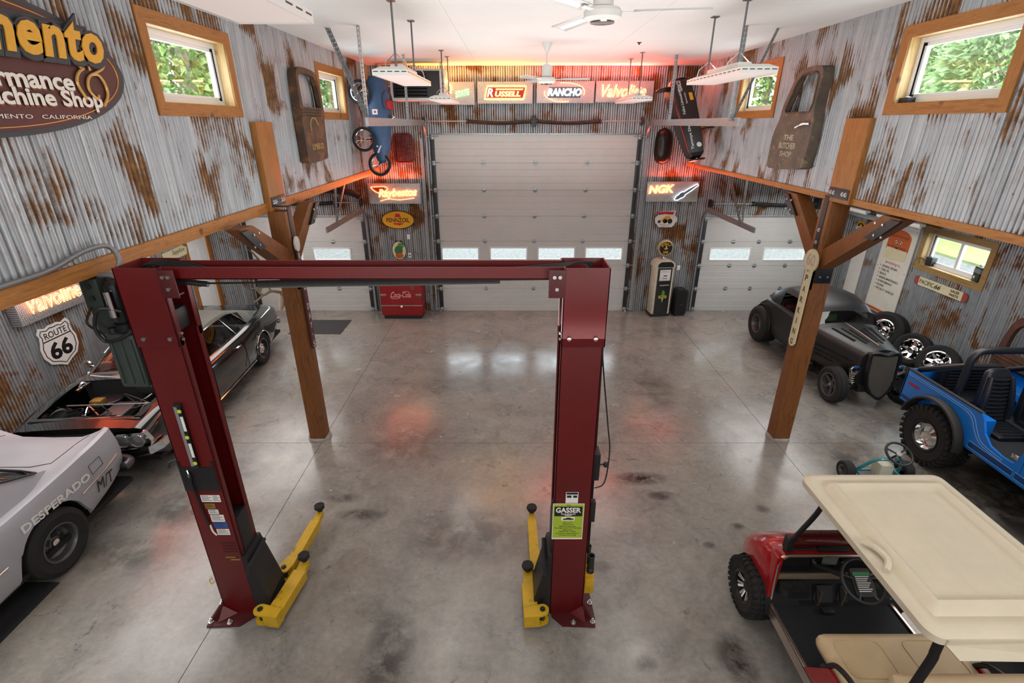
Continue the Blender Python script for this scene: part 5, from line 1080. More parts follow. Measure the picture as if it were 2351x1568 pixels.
def bucket(x, y):
    m = MB(); rows = []
    for (z, w, d, dy) in ((.72, .22, .07, 0), (.80, .235, .075, -.01), (1.02, .225, .07, -.05), (1.16, .205, .065, -.075), (1.30, .185, .06, -.10), (1.42, .165, .05, -.12), (1.465, .12, .03, -.125)):
        r = []
        for i in range(20):
            a = 2 * PI * i / 20; c, sn = cos(a), sin(a); r.append((x + w * abs(c) ** .6 * (1 if c > 0 else -1), y + dy + d * abs(sn) ** .6 * (1 if sn > 0 else -1), z))
        rows.append(r)
    m.grid(rows, closed=True); m.add(rows[-1], [tuple(range(20))]); bk = m.build('seat_back', 'vinyl_black', JP, 60)
    for k in range(11):
        z = .80 + .055 * k; w = .13 if z < 1.2 else .11; dy = interp(z, [(.72, 0), (1.46, -.125)]); MB().tube([(x - w, y + dy + .062, z), (x, y + dy + .082, z), (x + w, y + dy + .062, z)], .021, 8).build('seat_rib', 'vinyl_black', bk)
    for s in (-1, 1): MB().tube([(x + s * .185, y + .06, .80), (x + s * .19, y + .035, 1.0), (x + s * .165, y - .0, 1.2), (x + s * .14, y - .045, 1.38)], [.035, .042, .04, .028], 10).build('seat_bolster', 'vinyl_black', bk)
    cm = MB(); cm.box(x - .24, x + .24, y - .02, y + .46, .62, .76, .055); cu = cm.build('seat_cushion', 'vinyl_black', JP, 50)
    for k in range(5): MB().tube([(x - .14, y + .10 + .075 * k, .757), (x + .14, y + .10 + .075 * k, .757)], .016, 8).build('seat_rib', 'vinyl_black', cu)
    MB().tube([(x - .2, y + .4, .62), (x - .2, y + .4, .70)], .02, 8).tube([(x + .2, y + .4, .62), (x + .2, y + .4, .70)], .02, 8).build('seat_bracket', 'dark_under', JP)
bucket(-.02 + .16, -1.02); bucket(-.48, -1.02)
bm_ = MB().box(-.46, .46, -1.74, -1.60, .86, 1.28, .05).box(-.46, .46, -1.62, -1.25, .78, .90, .05).build('rear_bench', 'vinyl_black', JP)
for k in range(7): MB().tube([(-.36, -1.60 + .0, .93 + .05 * k), (.36, -1.60, .93 + .05 * k)], .02, 8).build('bench_rib', 'vinyl_black', bm_)
MB().box(-.15, .06, -.60, -.25, .70, .98, .04).build('console', 'black_plastic', JP); MB().tube([(-.05, -.35, .95), (-.08, -.30, 1.15)], .012, 8).lathe([(0, -.03), (.026, 0), (0, .03)], 12, Matrix.Translation((-.08, -.30, 1.17))).build('gear_lever', 'black_plastic', JP)
# ---- rusty cab door standing against the right bay wall
RD = thing('rusty_truck_door', 'big rusty brown truck door with open window standing behind the blue off-roader', 'truck door', (8.25, 7.15, 0), (PI / 2, 0, -PI / 2))
def door_shell(root, outer, inner, dep, m, rim=.03, trim=None, inset=.012):
    """pressed-steel door: skin with a window hole, folded edge, recessed window channel. local x right, y up, z out"""
    mb = MB(); n = len(outer); ctr = (sum(x for x, y in inner) / len(inner), sum(y for x, y in inner) / len(inner))
    bmx = bmesh.new(); vo = [bmx.verts.new((x, y, dep)) for x, y in outer]; vi = [bmx.verts.new((x, y, dep)) for x, y in inner]
    for L in (vo, vi):
        for i in range(len(L)): bmx.edges.new((L[i], L[(i + 1) % len(L)]))
    bmesh.ops.triangle_fill(bmx, use_beauty=True, use_dissolve=False, edges=bmx.edges[:]); mb.bm(bmx)
    mb.grid([[(x, y, dep) for x, y in outer], [(x * 1.005, y, dep * .8) for x, y in outer], [(x, y, 0) for x, y in outer]], closed=True)
    mb.grid([[(x, y, dep) for x, y in inner], [(x, y, dep * .45) for x, y in inner]], closed=True)
    return mb.build('door_skin', m, root, 40)
o_ = smoothpath([(-.55, .05), (-.52, .9), (-.50, 1.05), (-.42, 1.5), (-.28, 1.68), (0, 1.72), (.35, 1.70), (.48, 1.6), (.55, 1.05), (.56, .9), (.55, .05), (.45, .01), (-.45, .01), (-.55, .05)], 4)[:-1]
i_ = smoothpath([(-.38, 1.10), (-.34, 1.42), (-.22, 1.56), (0, 1.59), (.28, 1.57), (.38, 1.48), (.41, 1.12), (.36, 1.07), (-.32, 1.06), (-.38, 1.10)], 4)[:-1]
ds = door_shell(RD, [(p.x, p.y) for p in [Vector((*q[:2], 0)) for q in o_]], [(p[0], p[1]) for p in i_], .13, 'rust_body')
for y in (.94, 1.0): MB().tube([(-.52, y, .133), (.55, y, .133)], .014, 6).build('belt_bead', 'rust_body', RD)
MB().tube([(-.46, .87, .14), (-.44, .87, .17), (-.34, .87, .17)], .012, 8).build('door_handle', 'chrome', RD)
# ---- teal go-kart beyond the golf cart
GK = thing('go_kart', 'small teal tube-framed go-kart with black steering wheel behind the golf cart canopy', 'go-kart', (5.0, 5.3, 0))
for x in (-.40, .40): 
    wheel(GK, (x, .32, .13), .13, .13, .07, 'bullet', 0 if x > 0 else PI, name='wheel', rmat='rim_grey'); wheel(GK, (x * 1.05, -.75, .14), .14, .17, .07, 'bullet', 0 if x > 0 else PI, name='wheel', rmat='rim_grey')
MB().tube(smoothpath([(-.30, .30, .12), (-.24, .22, .30), (-.16, .16, .42), (-.05, .12, .45)]), .022, 10).tube(smoothpath([(.30, .30, .12), (.24, .22, .30), (.16, .16, .42), (.05, .12, .45)]), .022, 10).build('steering_hoop', 'kart_teal', GK)
fm = MB()
for x in (-.26, .26): fm.tube([(x, .34, .12), (x, -.85, .12)], .018, 8)
for y in (.34, -.2, -.85): fm.tube([(-.36, y, .12), (.36, y, .12)], .018, 8)
fm.build('frame', 'kart_teal', GK); MB().box(-.24, .24, -.25, .2, .125, .14).build('floor_pan', 'kart_teal', GK); MB().tube([(0, .35, .15), (.09, .16, .50)], .014, 8).build('steering_column', 'black_paint', GK)
MB().box(-.12, .06, .1, .28, .16, .36, .03).build('front_tank', mat('milky', '#c9c4ae', .4), GK); MB().box(-.2, .2, -.65, -.3, .2, .28, .03).box(-.2, .2, -.72, -.6, .2, .58, .04).build('seat', 'vinyl_black', GK)
MS = Matrix.Translation((.10, .16, .51)) @ Matrix.Rotation(.55, 4, 'X')
q = MB(); q.lathe([(.16 + .016 * cos(a), .016 * sin(a)) for a in frange(0, 2 * PI, .8)], 32, MS); sw_ = q.build('steering_wheel', 'black_plastic', GK)
for a in (0, 2.1, 4.2): MB().cyl(tuple(MS @ Vector((0, 0, -.02))), tuple(MS @ Vector((.15 * cos(a + .5), .15 * sin(a + .5), 0))), .012, n=6).build('wheel_spoke', 'black_plastic', sw_)
MB().lathe([(.035, -.02), (.035, .006), (0, .008)], 16, MS).build('wheel_badge', 'cart_grey', sw_)
# ---- red golf cart with cream canopy
GC = thing('golf_cart', 'red golf cart with long cream canopy, cream seats and chunky black tyres', 'golf cart', (2.98, 0, 0))
# cowl: lofted red nose
m = MB(); rows = []
for y, zt, w, zb in ((3.36, .93, .57, .36), (3.42, .965, .60, .36), (3.52, .955, .63, .34), (3.68, .88, .63, .33), (3.86, .74, .60, .33), (3.98, .58, .54, .34), (4.03, .44, .46, .36)):
    az = max(zb, arch_z(y, [(3.60, .28, .315)]))
    row = [(w * 1.0, y, max(zb, az)), (w * 1.02, y, lerp(max(zb, az), zt, .4)), (w, y, lerp(max(zb, az), zt, .72)), (w * .95, y, zt - .05), (w * .86, y, zt - .012), (w * .5, y, zt + .004), (0, y, zt + .008)]
    rows.append(row + [(-x, yy, z) for x, yy, z in reversed(row[:-1])])
m.grid(rows); m.add(rows[-1], [tuple(range(len(rows[-1])))]); m.build('front_cowl', 'cart_red', GC, 50)
liner(GC, -.62, -.30, 3.60, .28, .31); liner(GC, .62, .30, 3.60, .28, .31)
# dash with pockets behind the cowl lip
MB().box(-.55, .55, 3.44, 3.46, .40, .92).box(-.55, .55, 3.37, 3.46, .72, .735).build('dash_panel', 'black_plastic', GC)
MB().box(-.22, .02, 3.42, 3.445, .75, .90, .006).build('key_panel', 'rim_black', GC); MB().box(-.13, .01, 3.415, 3.42, .865, .89).build('warning_label', mat('orange_label', '#c4602a', .5), GC); MB().box(-.13, .01, 3.415, 3.42, .77, .86).build('instruction_label', mat('grey_label', '#6f7a70', .5), GC)
MB().cyl((-.20, 3.43, .80), (-.20, 3.40, .80), .022, n=12).build('key_switch', 'chrome', GC); MB().cyl((.05, 3.43, .82), (.05, 3.40, .82), .015, n=10).build('light_knob', 'chrome', GC)
MB().box(-.55, .55, 3.355, 3.375, .655, .715, .004).build('dash_rail', mat('rail_alu', '#b9a98c', .35, .7), GC)
for x0 in (-.53, .26):
    c = MB().prism(rrect(.27, .14, .065, cx=x0 + .135, cy=3.30), .56, .64).build('cup_holder', 'black_plastic', GC)
    for k in (.07, .20): MB().lathe([(.052, .642), (.05, .645), (.046, .60), (0, .60)], 18, Matrix.Translation((x0 + k, 3.30, 0))).build('cup_well', 'dark_under', c)
# aluminium edge trim around the opening
MB().tube([(-.555, 3.34, .40), (-.575, 3.35, .84), (-.55, 3.355, .925), (-.50, 3.355, .945), (.50, 3.355, .945), (.55, 3.355, .925), (.575, 3.35, .84), (.555, 3.34, .40)], .014, 8).build('edge_trim', 'trim_alu', GC)
for s in (-1, 1): MB().box(*sorted((s * .54, s * .60)), 3.34, 3.45, .34, .93, .01).build('cowl_side', 'cart_red', GC)
MB().box(-.56, .56, 2.30, 3.44, .34, .375).build('floor_pan', 'mat_black', GC, 0); MB().add([(-.55, 3.36, .375), (.55, 3.36, .375), (.55, 3.45, .60), (-.55, 3.45, .60)], [(0, 1, 2, 3)]).build('toe_board', 'mat_black', GC, 0)
for s in (-1, 1): MB().box(*sorted((s * .56, s * .575)), 1.9, 3.42, .27, .39).box(*sorted((s * .545, s * .575)), 1.9, 3.42, .375, .392, .003).build('rocker_panel', 'trim_alu', GC)
for x0, x1 in ((-.15, .0), (.07, .14)):
    p = MB(); p.add([(x0, 3.30, .42), (x1, 3.30, .42), (x1, 3.37, .56), (x0, 3.37, .56)], [(0, 1, 2, 3)]); p.build('pedal', 'steel_dark', GC, 0, solid=.012); MB().box(x0, x0 + .012, 3.28, 3.36, .40, .57).build('pedal_edge', 'trim_alu', GC)
MB().box(-.14, -.03, 3.20, 3.26, .38, .42, .01).build('brake_lock', 'steel_dark', GC)
# steering
MS = Matrix.Translation((-.01, 3.08, .95)) @ Matrix.Rotation(.62, 4, 'X') @ Matrix.Rotation(0, 4, 'Z')
q = MB(); q.lathe([(.172 + .014 * cos(a), .014 * sin(a)) for a in frange(0, 2 * PI, .7)], 36, MS); sw_ = q.build('steering_wheel', 'black_plastic', GC)
q = MB(); q.prism(rrect(.17, .22, .02), -.03, -.002, MS @ Matrix.Translation((0, -.01, 0))); q.build('wheel_hub', 'black_plastic', sw_)
MB().prism(rrect(.14, .15, .01), -.002, .002, MS @ Matrix.Translation((0, -.03, 0))).build('instruction_card', 'black_paint', sw_); MB().prism(rrect(.14, .03, .005), -.002, .003, MS @ Matrix.Translation((0, .055, 0))).build('card_header', mat('card_green', '#2c7a4a', .5), sw_)
lb = MB()
for i in range(8): lb.box(-.058, .058 - .012 * (i % 3), .03 - .016 * i, .036 - .016 * i, .002, .003, 0, MS)
o = lb.build('card_print', 'paper', sw_, 0); o['kind'] = 'stuff'
for a in (.3, PI - .3, 4.2, 5.2): MB().cyl(tuple(MS @ Vector((.07 * cos(a), .07 * sin(a), -.012))), tuple(MS @ Vector((.17 * cos(a), .17 * sin(a), 0))), .013, n=6).build('wheel_spoke', 'black_plastic', sw_)
MB().cyl((-.01, 3.09, .92), (-.20, 3.42, .78), .024, n=10).build('steering_column', 'black_plastic', GC)
# seats
def cushion(x0, x1, y0, y1, z0, z1, r, name='seat_cushion'):
    return MB().box(x0, x1, y0, y1, z0, z1, r).build(name, 'seat_cream', GC, 60)
c = cushion(-.53, .53, 2.32, 2.78, .60, .74, .065)
for x in (-.27, .27): MB().tube([(*p, .742) for p in [(x + q[0], 2.55 + q[1]) for q in rrect(.36, .30, .06)]], .004, 5, closed=True).build('seat_piping', 'seat_cream', c)
b = cushion(-.46, .62, 2.06, 2.20, .78, 1.14, .06, 'seat_backrest'); MB().box(-.44, .60, 2.04, 2.07, .72, 1.06, .01).build('backrest_board', 'black_plastic', b)
MB().box(-.56, .56, 1.6, 2.60, .36, .62, .01).build('seat_box', 'black_plastic', GC)
for s in (-1, 1):
    p = MB(); p.add([(s * .575, 2.72, .392), (s * .575, 1.9, .392), (s * .575, 1.9, .70), (s * .575, 2.50, .70)], [(0, 1, 2, 3)]); p.build('rear_side_panel', 'cart_red', GC, 0, solid=.02)
    MB().tube(smoothpath([(s * .555, 2.52, .70), (s * .565, 2.45, .80), (s * .57, 2.30, .86), (s * .57, 2.18, .84), (s * .57, 2.12, .72)]), .02, 10).build('hip_rail', 'black_paint', GC)
    wheel(GC, (s * .60, 3.60, .28), .28, .22, .15, 'multi', 0 if s > 0 else PI, 'block'); wheel(GC, (s * .58, 1.75, .28), .28, .22, .15, 'multi', 0 if s > 0 else PI, 'block')
    MB().tube(smoothpath([(s * .50, 3.42, .95), (s * .49, 3.36, 1.15), (s * .47, 3.22, 1.55), (s * .47, 3.16, 1.79)]), .021, 10).build('front_strut', 'black_paint', GC)
    MB().box(s * .497 - .03, s * .497 + .03, 3.36, 3.44, .98, 1.12, .01).build('strut_clamp', 'black_plastic', GC)
    MB().tube(smoothpath([(s * .44, 2.02, 1.80), (s * .46, 2.00, 1.62), (s * .47, 1.99, 1.55), (s * .53, 1.97, 1.25), (s * .56, 1.95, .9), (s * .56, 1.95, .6)]), .026, 12).build('rear_strut', 'black_paint', GC)
# folding smoked windshield
p = MB(); p.add([(-.49, 3.40, .985), (.49, 3.40, .985), (.485, 3.30, 1.30), (-.485, 3.30, 1.30)], [(0, 1, 2, 3)]); p.build('windshield', 'smoke_glass', GC, 0)
MB().tube([(-.52, 3.405, .975), (.52, 3.405, .975)], .015, 8).box(-.22, .06, 3.38, 3.425, .955, 1.0, .008).build('windshield_rail', 'black_plastic', GC)
# canopy: dished panel with drip rail and rear lip
m = MB()
def cz(u, v):
    """height of the roof over the unit rectangle"""
    e = max(abs(u), abs(v)); z = 1.84
    a = max(0, min(1, (e - .70) / .08)); rib = .040 * math.exp(-((e - .74) / .045) ** 2) - .026 * math.exp(-((e - .83) / .025) ** 2); edge = -.035 * max(0, (e - .9) / .1) ** 2
    return z + rib + edge + .02 * (1 - u * u) * max(0, 1 - e / .9)
rows = []
N = 44
for j in range(N + 1):
    v = -1 + 2 * j / N; row = []
    for i in range(N + 1):
        u = -1 + 2 * i / N; cr = .10; U, V = abs(u), abs(v)
        x, y = .58 * u, 2.67 + .73 * v
        if U > .86 and V > .86:   # round the corners
            k = min(1, math.hypot((U - .86) / .14, (V - .86) / .14)); mx = max((U - .86) / .14, (V - .86) / .14); f = mx / math.hypot((U - .86) / .14, (V - .86) / .14); x = .58 * math.copysign(.86 + (U - .86) * f, u); y = 2.67 + .73 * math.copysign(.86 + (V - .86) * f, v)
        z = cz(u, v)
        if 4 < i < N - 4 and abs(v) < .7 and any(abs(u - q) < .02 for q in (-.42, -.14, .14, .42)): z -= .006
        row.append((x, y, z))
    rows.append(row)
m.grid(rows)
edge = [rows[0][i] for i in range(N + 1)] + [rows[j][N] for j in range(1, N + 1)] + [rows[N][i] for i in range(N - 1, -1, -1)] + [rows[j][0] for j in range(N - 1, 0, -1)]
m.grid([edge, [(x * .995, y, z - .05) for x, y, z in edge], [(x * .95, 2.67 + (y - 2.67) * .96, z - .055) for x, y, z in edge]], closed=True)
cp = m.build('canopy', 'cart_cream', GC, 40)
p = MB(); p.add([(-.50, 1.945, 1.805), (.56, 1.945, 1.805), (.56, 1.90, 1.68), (-.44, 1.90, 1.70), (-.50, 1.95, 1.76)], [(0, 1, 2, 3, 4)]); p.build('rear_lip', 'cart_cream', GC, 0, solid=.02)
MB().tube(smoothpath([(-.565, 2.62, 1.85), (-.53, 2.55, 1.875), (-.51, 2.45, 1.87), (-.56, 2.38, 1.85)]), .022, 8).build('canopy_handhold', 'cart_cream', cp)
# ------------------------------------------------ signs
def plate_mat():
    m = bpy.data.materials.new('diamond_plate'); MATS['diamond'] = m; t = NT(m); b = t.b
    b.inputs['Metallic'].default_value = .85; b.inputs['Roughness'].default_value = .34
    v = t.coord(); sx = t.n('ShaderNodeSeparateXYZ'); t.l(v, sx.inputs[0])
    k = 2 * PI / .034; a = t.math('SINE', t.math('MULTIPLY', t.math('ADD', sx.outputs[0], sx.outputs[1]), k)); c = t.math('SINE', t.math('MULTIPLY', t.math('SUBTRACT', sx.outputs[0], sx.outputs[1]), k))
    h = t.math('MAXIMUM', a, c); t.l(t.ramp(h, [(.55, rgb('#a3a5a6')), (.95, rgb('#e6e6e6'))]), b.inputs['Base Color']); t.bump(h, .6, .006)
plate_mat()
NEON = {'n_orange': ((1, .25, .05), 5.0), 'n_red': ((1, .10, .04), 4.0), 'n_yellow': ((1, .66, .05), 3.4), 'n_white': ((.85, .93, 1), 2.4), 'n_green': ((.10, 1, .16), 2.6), 'n_pink': ((1, .30, .25), 2.4)}
for k, (c, s_) in NEON.items(): mat(k, (.9, .9, .9), .3, emit=c, estr=s_)
mat('panel_red', '#9c2a16', .5); mat('panel_grey', '#4d5a63', .5)
def neon_board(name, label, loc, rot, w, h, glow, ge, depth=.055):
    r = thing(name, label, 'neon sign', loc, rot, 'neon signs')
    MB().box(-w / 2, w / 2, -h / 2, h / 2, 0, depth, .004).build('sign_board', 'diamond', r)
    M = Matrix.Translation(loc) @ Euler(rot).to_matrix().to_4x4()
    d = bpy.data.lights.new('neon_glow', 'AREA'); d.shape = 'RECTANGLE'; d.size = w * .9; d.size_y = .05; d.energy = ge; d.color = glow
    o = bpy.data.objects.new('neon_glow', d); COL.objects.link(o); d.energy *= 2.2; o.matrix_world = M @ Matrix.Translation((0, h / 2 + .012, .05)) @ Matrix.Rotation(math.radians(125), 4, 'X')
    return r
def ntext(r, s, w, h, c, x, y, rad=.0055, shear=0, z=.072, rotz=0, name='neon_tube'):
    return text(s, w, h, c, r, x, y, z, name, rotz, shear, tube=rad / (h / .72))
def ntube(r, pts, c, rad=.0055, closed=False, z=.072, smooth=True):
    P = [(x, y, z) for x, y in pts]; P = smoothpath(P + ([P[0]] if closed else []), 6) if smooth else P
    return MB().tube(P, rad, 8, closed=closed and not smooth).build('neon_tube', c, r)
def panel(r, pts, m, z0=.056, z1=.060, name='face_panel'): return MB().prism(pts, z0, z1).build(name, m, r, 20)
YS = YB - .075
q = neon_board('neon_sign', 'diamond-plate neon sign with green and orange tubes half behind the heater', (-1.44, YS, 5.112), BACK, 1.23, .455, (1, .36, .07), 7)
ntext(q, 'Q', .17, .20, 'n_orange', .05, .09, .009); ntext(q, 'Quaker', .40, .13, 'n_green', -.32, -.13, .005, .35, rotz=.22); ntext(q, 'STATE', .33, .12, 'n_green', .35, .0, .005, .35, rotz=.2)
q = neon_board('neon_sign', 'diamond-plate neon sign with a yellow framed word, left of the white and red one', (-.155, YS, 5.125), BACK, 1.215, .435, (1, .45, .06), 5)
P = [(-.45, -.13), (-.39, .13), (.47, .13), (.42, -.13)]
panel(q, [(-.42, -.10), (-.37, .10), (.44, .10), (.39, -.10)], 'panel_red'); ntube(q, P + [P[0]], 'n_yellow', .010, smooth=False); ntext(q, 'R', .14, .17, 'n_pink', -.33, 0, .008, .25); ntext(q, 'USSELL', .56, .11, 'n_yellow', .06, -.025, .006, .2); ntube(q, [(-.2, .075), (.40, .075)], 'n_orange', .005, smooth=False); ntube(q, [(-.2, .055), (.39, .055)], 'n_orange', .004, smooth=False)
q = neon_board('neon_sign', 'diamond-plate neon sign with white letters inside a red oval', (1.175, YS, 5.134), BACK, 1.265, .43, (1, .10, .05), 12)
panel(q, [(-.39, -.11), (-.36, .10), (.36, .10), (.33, -.11)], 'panel_grey'); ntext(q, 'RANCHO', .74, .155, 'n_white', -.02, 0, .010, .2)
ntube(q, [(-.12, .185), (.05, .182), (.25, .15), (.37, .09), (.42, .02), (.40, -.06)], 'n_orange', .006); ntube(q, [(-.45, .03), (-.46, -.05), (-.38, -.12), (-.22, -.175), (-.05, -.19), (.08, -.185)], 'n_orange', .006)
q = neon_board('neon_sign', 'diamond-plate neon sign with one orange word, rightmost of the row above the tall door', (2.473, YS, 5.145), BACK, 1.265, .425, (1, .09, .06), 16)
ntext(q, 'Valvoline', .98, .25, 'n_orange', -.02, .015, .006, .3); ntext(q, 'Valvoline', .96, .225, 'n_red', -.02, .015, .004, .3, z=.066)
q = neon_board('neon_sign', 'glowing orange script neon sign left of the tall garage door', (-2.775, YS, 2.98), BACK, 1.22, .465, (1, .12, .04), 16)
ntext(q, 'Raybestos', .92, .24, 'n_orange', .07, 0, .0065, .32, rotz=.04); ntext(q, 'Raybestos', .90, .215, 'n_orange', .07, 0, .004, .32, rotz=.04, z=.066); panel(q, [(-.53, .14), (-.25, .15), (-.22, .08), (-.40, .04)], 'panel_red'); ntube(q, [(-.55, .15), (-.22, .16), (-.16, .10), (-.30, .02), (-.42, .03), (-.52, .10), (-.55, .15)], 'n_orange'); ntube(q, [(-.36, -.17), (-.15, -.12), (.1, -.14), (.46, -.10)], 'n_orange')
q = neon_board('neon_sign', 'neon sign with orange letters and a white spark plug, right of the tall garage door', (3.795, YS, 3.025), BACK, 1.225, .46, (1, .10, .05), 9)
ntext(q, 'NGK', .60, .19, 'n_orange', -.27, .06, .0085, .18, rotz=.05); ntext(q, 'NGK', .56, .16, 'n_orange', -.27, .06, .004, .18, rotz=.05, z=.066)
A = Matrix.Rotation(.60, 2); sp_ = [(-.36, -.02), (-.30, -.045), (-.30, -.06), (-.18, -.06), (-.18, -.075), (-.08, -.075), (-.06, -.045), (.10, -.045), (.30, -.03), (.36, -.03), (.36, .03), (.30, .03), (.10, .045), (-.06, .045), (-.08, .075), (-.18, .075), (-.18, .06), (-.30, .06), (-.30, .045), (-.36, .02)]
sp_ = [tuple(A @ Vector(p)) for p in sp_]; sp_ = [(x * .85 + .32, y * .85 - .01) for x, y in sp_]
panel(q, sp_, 'panel_grey'); ntube(q, sp_ + [sp_[0]], 'n_white', .008, smooth=False)
q = neon_board('neon_sign', 'glowing orange neon sign on the left bay wall above the highway shield', (XLO + .075, 7.56, 1.96), LEFT, 1.30, .46, (1, .12, .05), 14, .16)
ntext(q, 'Valvoline', 1.0, .28, 'n_orange', .0, .03, .005, .1, z=.178); ntext(q, 'Valvoline', .96, .22, 'n_red', .0, .03, .003, .1, z=.170)
# printed tin signs
mat('sign_yellow', '#dba514', .4); mat('sign_red', '#b3202a', .4); mat('sign_black', '#141414', .45); mat('sign_white', '#dcdbd6', .45, var=.05); mat('sign_cream', '#d3cba6', .5, var=.08, vscale=5); mat('sign_green', '#4f8a35', .5); mat('sign_orange', '#b9561d', .5, var=.1); mat('sign_grey', '#c9c5c0', .6, var=.08, vscale=6, dirt='#8d857c', dscale=8, damt=.66)
def tin(name, label, loc, rot, layers, cat='sign', t=.012):
    """layers: (outline, material, part name)"""
    r = thing(name, label, cat, loc, rot); z = 0
    for i, (P, m, nm) in enumerate(layers):
        MB().prism(P, z, z + (t if i == 0 else .002)).build(nm, m, r, 25); z += t if i == 0 else .002
    r['_z'] = z; return r
def Z(r): z = r['_z']; del r['_z']; return z + .0006
YT = YB - .05
q = tin('oil_sign', 'yellow oval oil sign with black name and red bell, below the orange script neon', (-2.77, YT, 2.355), BACK, [(ell(.40, .222), 'sign_black', 'backing'), (ell(.382, .204), 'sign_yellow', 'face')]); z = Z(q)
text('PENNZOIL', .56, .105, 'sign_black', q, 0, -.005, z, bold=.02); MB().prism([(-.085, .065), (.085, .065), (.06, .095), (.05, .15), (-.05, .15), (-.06, .095)], z, z + .001).build('bell_top', 'sign_red', q, 0); MB().prism([(-.13, -.075), (.13, -.075), (.10, -.11), (.05, -.115), (.03, -.14), (-.01, -.115), (-.10, -.11)], z, z + .001).build('bell_rim', 'sign_red', q, 0)
q = tin('oval_sign', 'small oval cream sign with green and red blotches above the soda cooler', (-2.81, YT, 1.605), BACK, [([(x, y * (1.0 if y > 0 else 1.0)) for x, y in ell(.178, .232)], 'sign_black', 'backing'), (ell(.168, .222), 'sign_cream', 'face')]); z = Z(q)
MB().prism(ell(.075, .075, 20, .05, .12), z, z + .001).build('green_blotch', 'sign_green', q, 0); MB().prism(ell(.10, .12, 20, -.01, .0), z, z + .0012).build('green_blotch', mat('sign_green2', '#2c6b3a', .5), q, 0); MB().prism(ell(.10, .07, 20, 0, -.13), z, z + .0014).build('red_blotch', 'sign_orange', q, 0)
for x in (-.06, .06): MB().box(x - .018, x + .018, .215, .25, 0, .03, .004).build('mount_clip', 'sign_black', q)
q = tin('club_sign', 'white club sign with red ribbon and a yellow hot rod, under the spark plug neon', (3.74, YT, 2.38), BACK, [([(-.20, .17), (.22, .20), (.20, .09), (.26, .04), (.28, -.04), (.22, -.12), (.20, -.16), (.15, -.20), (-.16, -.20), (-.20, -.15), (-.26, -.08), (-.27, .02), (-.20, .09)], 'sign_white', 'face')]); z = Z(q)
MB().prism([(-.21, .165), (-.19, .09), (-.05, .115), (.15, .10), (.19, .17), (.0, .175)], z, z + .001).build('red_ribbon', 'sign_red', q, 0); MB().prism([(-.17, -.06), (-.08, .0), (-.05, .04), (.0, .075), (.09, .07), (.11, .01), (.13, -.04), (.0, -.06)], z, z + .001).build('hot_rod_print', 'sign_yellow', q, 0)
for x, y, rr in ((-.16, -.065, .035), (-.02, -.05, .055), (.10, -.055, .06), (.0, -.065, .03)): MB().prism(ell(rr, rr, 18, x, y), z + .001, z + .0018).build('wheel_print', 'sign_black', q, 0)
text('ROD AND CUSTOM', .28, .018, 'sign_black', q, 0, -.135, z); text('ASSOCIATION', .20, .018, 'sign_black', q, 0, -.17, z)
q = tin('highway_shield', 'white and black highway shield sign on the left bay wall', (XLO + .045, 7.545, 1.165), LEFT, [([(x * .37, y * .37) for x, y in [(0, .98), (.22, 1.0), (.42, .92), (.58, .98), (.72, 1.02), (.86, .80), (.80, .62), (.84, .40), (.95, .12), (.92, -.30), (.70, -.66), (.30, -.82), (0, -1.0), (-.30, -.82), (-.70, -.66), (-.92, -.30), (-.95, .12), (-.84, .40), (-.80, .62), (-.86, .80), (-.72, 1.02), (-.58, .98), (-.42, .92), (-.22, 1.0)]], 'sign_white', 'plate')]); z = Z(q)
sh_ = [(x * .34, y * .34) for x, y in [(0, .92), (.22, .95), (.42, .87), (.58, .92), (.70, .95), (.80, .78), (.74, .62), (.78, .40), (.88, .12), (.85, -.28), (.65, -.60), (.28, -.76), (0, -.92), (-.28, -.76), (-.65, -.60), (-.85, -.28), (-.88, .12), (-.78, .40), (-.74, .62), (-.80, .78), (-.70, .95), (-.58, .92), (-.42, .87), (-.22, .95)]]
MB().tube([(x, y, z) for x, y in sh_], .008, 4, closed=True).build('black_border', 'sign_black', q); MB().box(-.265, .265, .125, .143, z - .001, z + .002).build('divider', 'sign_black', q, 0)
text('ROUTE', .42, .105, 'sign_black', q, 0, .215, z, bold=.01); text('66', .42, .29, 'sign_black', q, 0, -.06, z, bold=.035)
# big oval shop sign on the left wall (most of it outside the picture)
mat('sign_maroon', '#4a2522', .45, var=.12, vscale=4, dirt='#7d4a44', dscale=14, damt=.74); mat('sign_charcoal', '#33373b', .55); mat('sign_gold', '#d29a2c', .4, var=.06, vscale=30); mat('sign_ivory', '#dcd5ca', .5); mat('sign_shadow', '#7a3f2c', .5); mat('sign_brass', '#c59a55', .35, .3)
q = thing('shop_sign', 'large maroon oval wooden shop sign with gold script lettering on the left wall', 'sign', (XL + .022, 3.15, 4.84), LEFT)
MB().prism(ell(1.32, .42, 72), 0, .05).build('oval_board', 'sign_charcoal', q, 30); MB().prism(ell(1.27, .385, 72), .05, .056).build('oval_face', 'sign_maroon', q, 30); MB().tube([(x, y, .057) for x, y in ell(1.245, .365, 72)], .004, 5, closed=True).build('gold_line', 'sign_brass', q)
a_ = text('Sacramento', 1.92, .34, 'sign_charcoal', q, .195, .195, .085, name='script_backing', shear=.25, ext=.008, bold=.10, spacing=1.06); text('Sacramento', 1.84, .28, 'sign_gold', q, .195, .20, .098, shear=.25, ext=.004, bold=.035, spacing=1.06)
MB().box(-.7, 1.05, .10, .30, .05, .068, .01).build('script_mount', 'sign_charcoal', q)
for tx, w, h, x, y in (('Performance', 1.02, .115, .27, -.075), ('Machine Shop', 1.02, .135, .49, -.195)):
    text(tx, w, h, 'sign_shadow', q, x + .008, y - .010, .060, name='lettering_shade', bold=.03); text(tx, w, h, 'sign_ivory', q, x, y, .066, bold=.03)
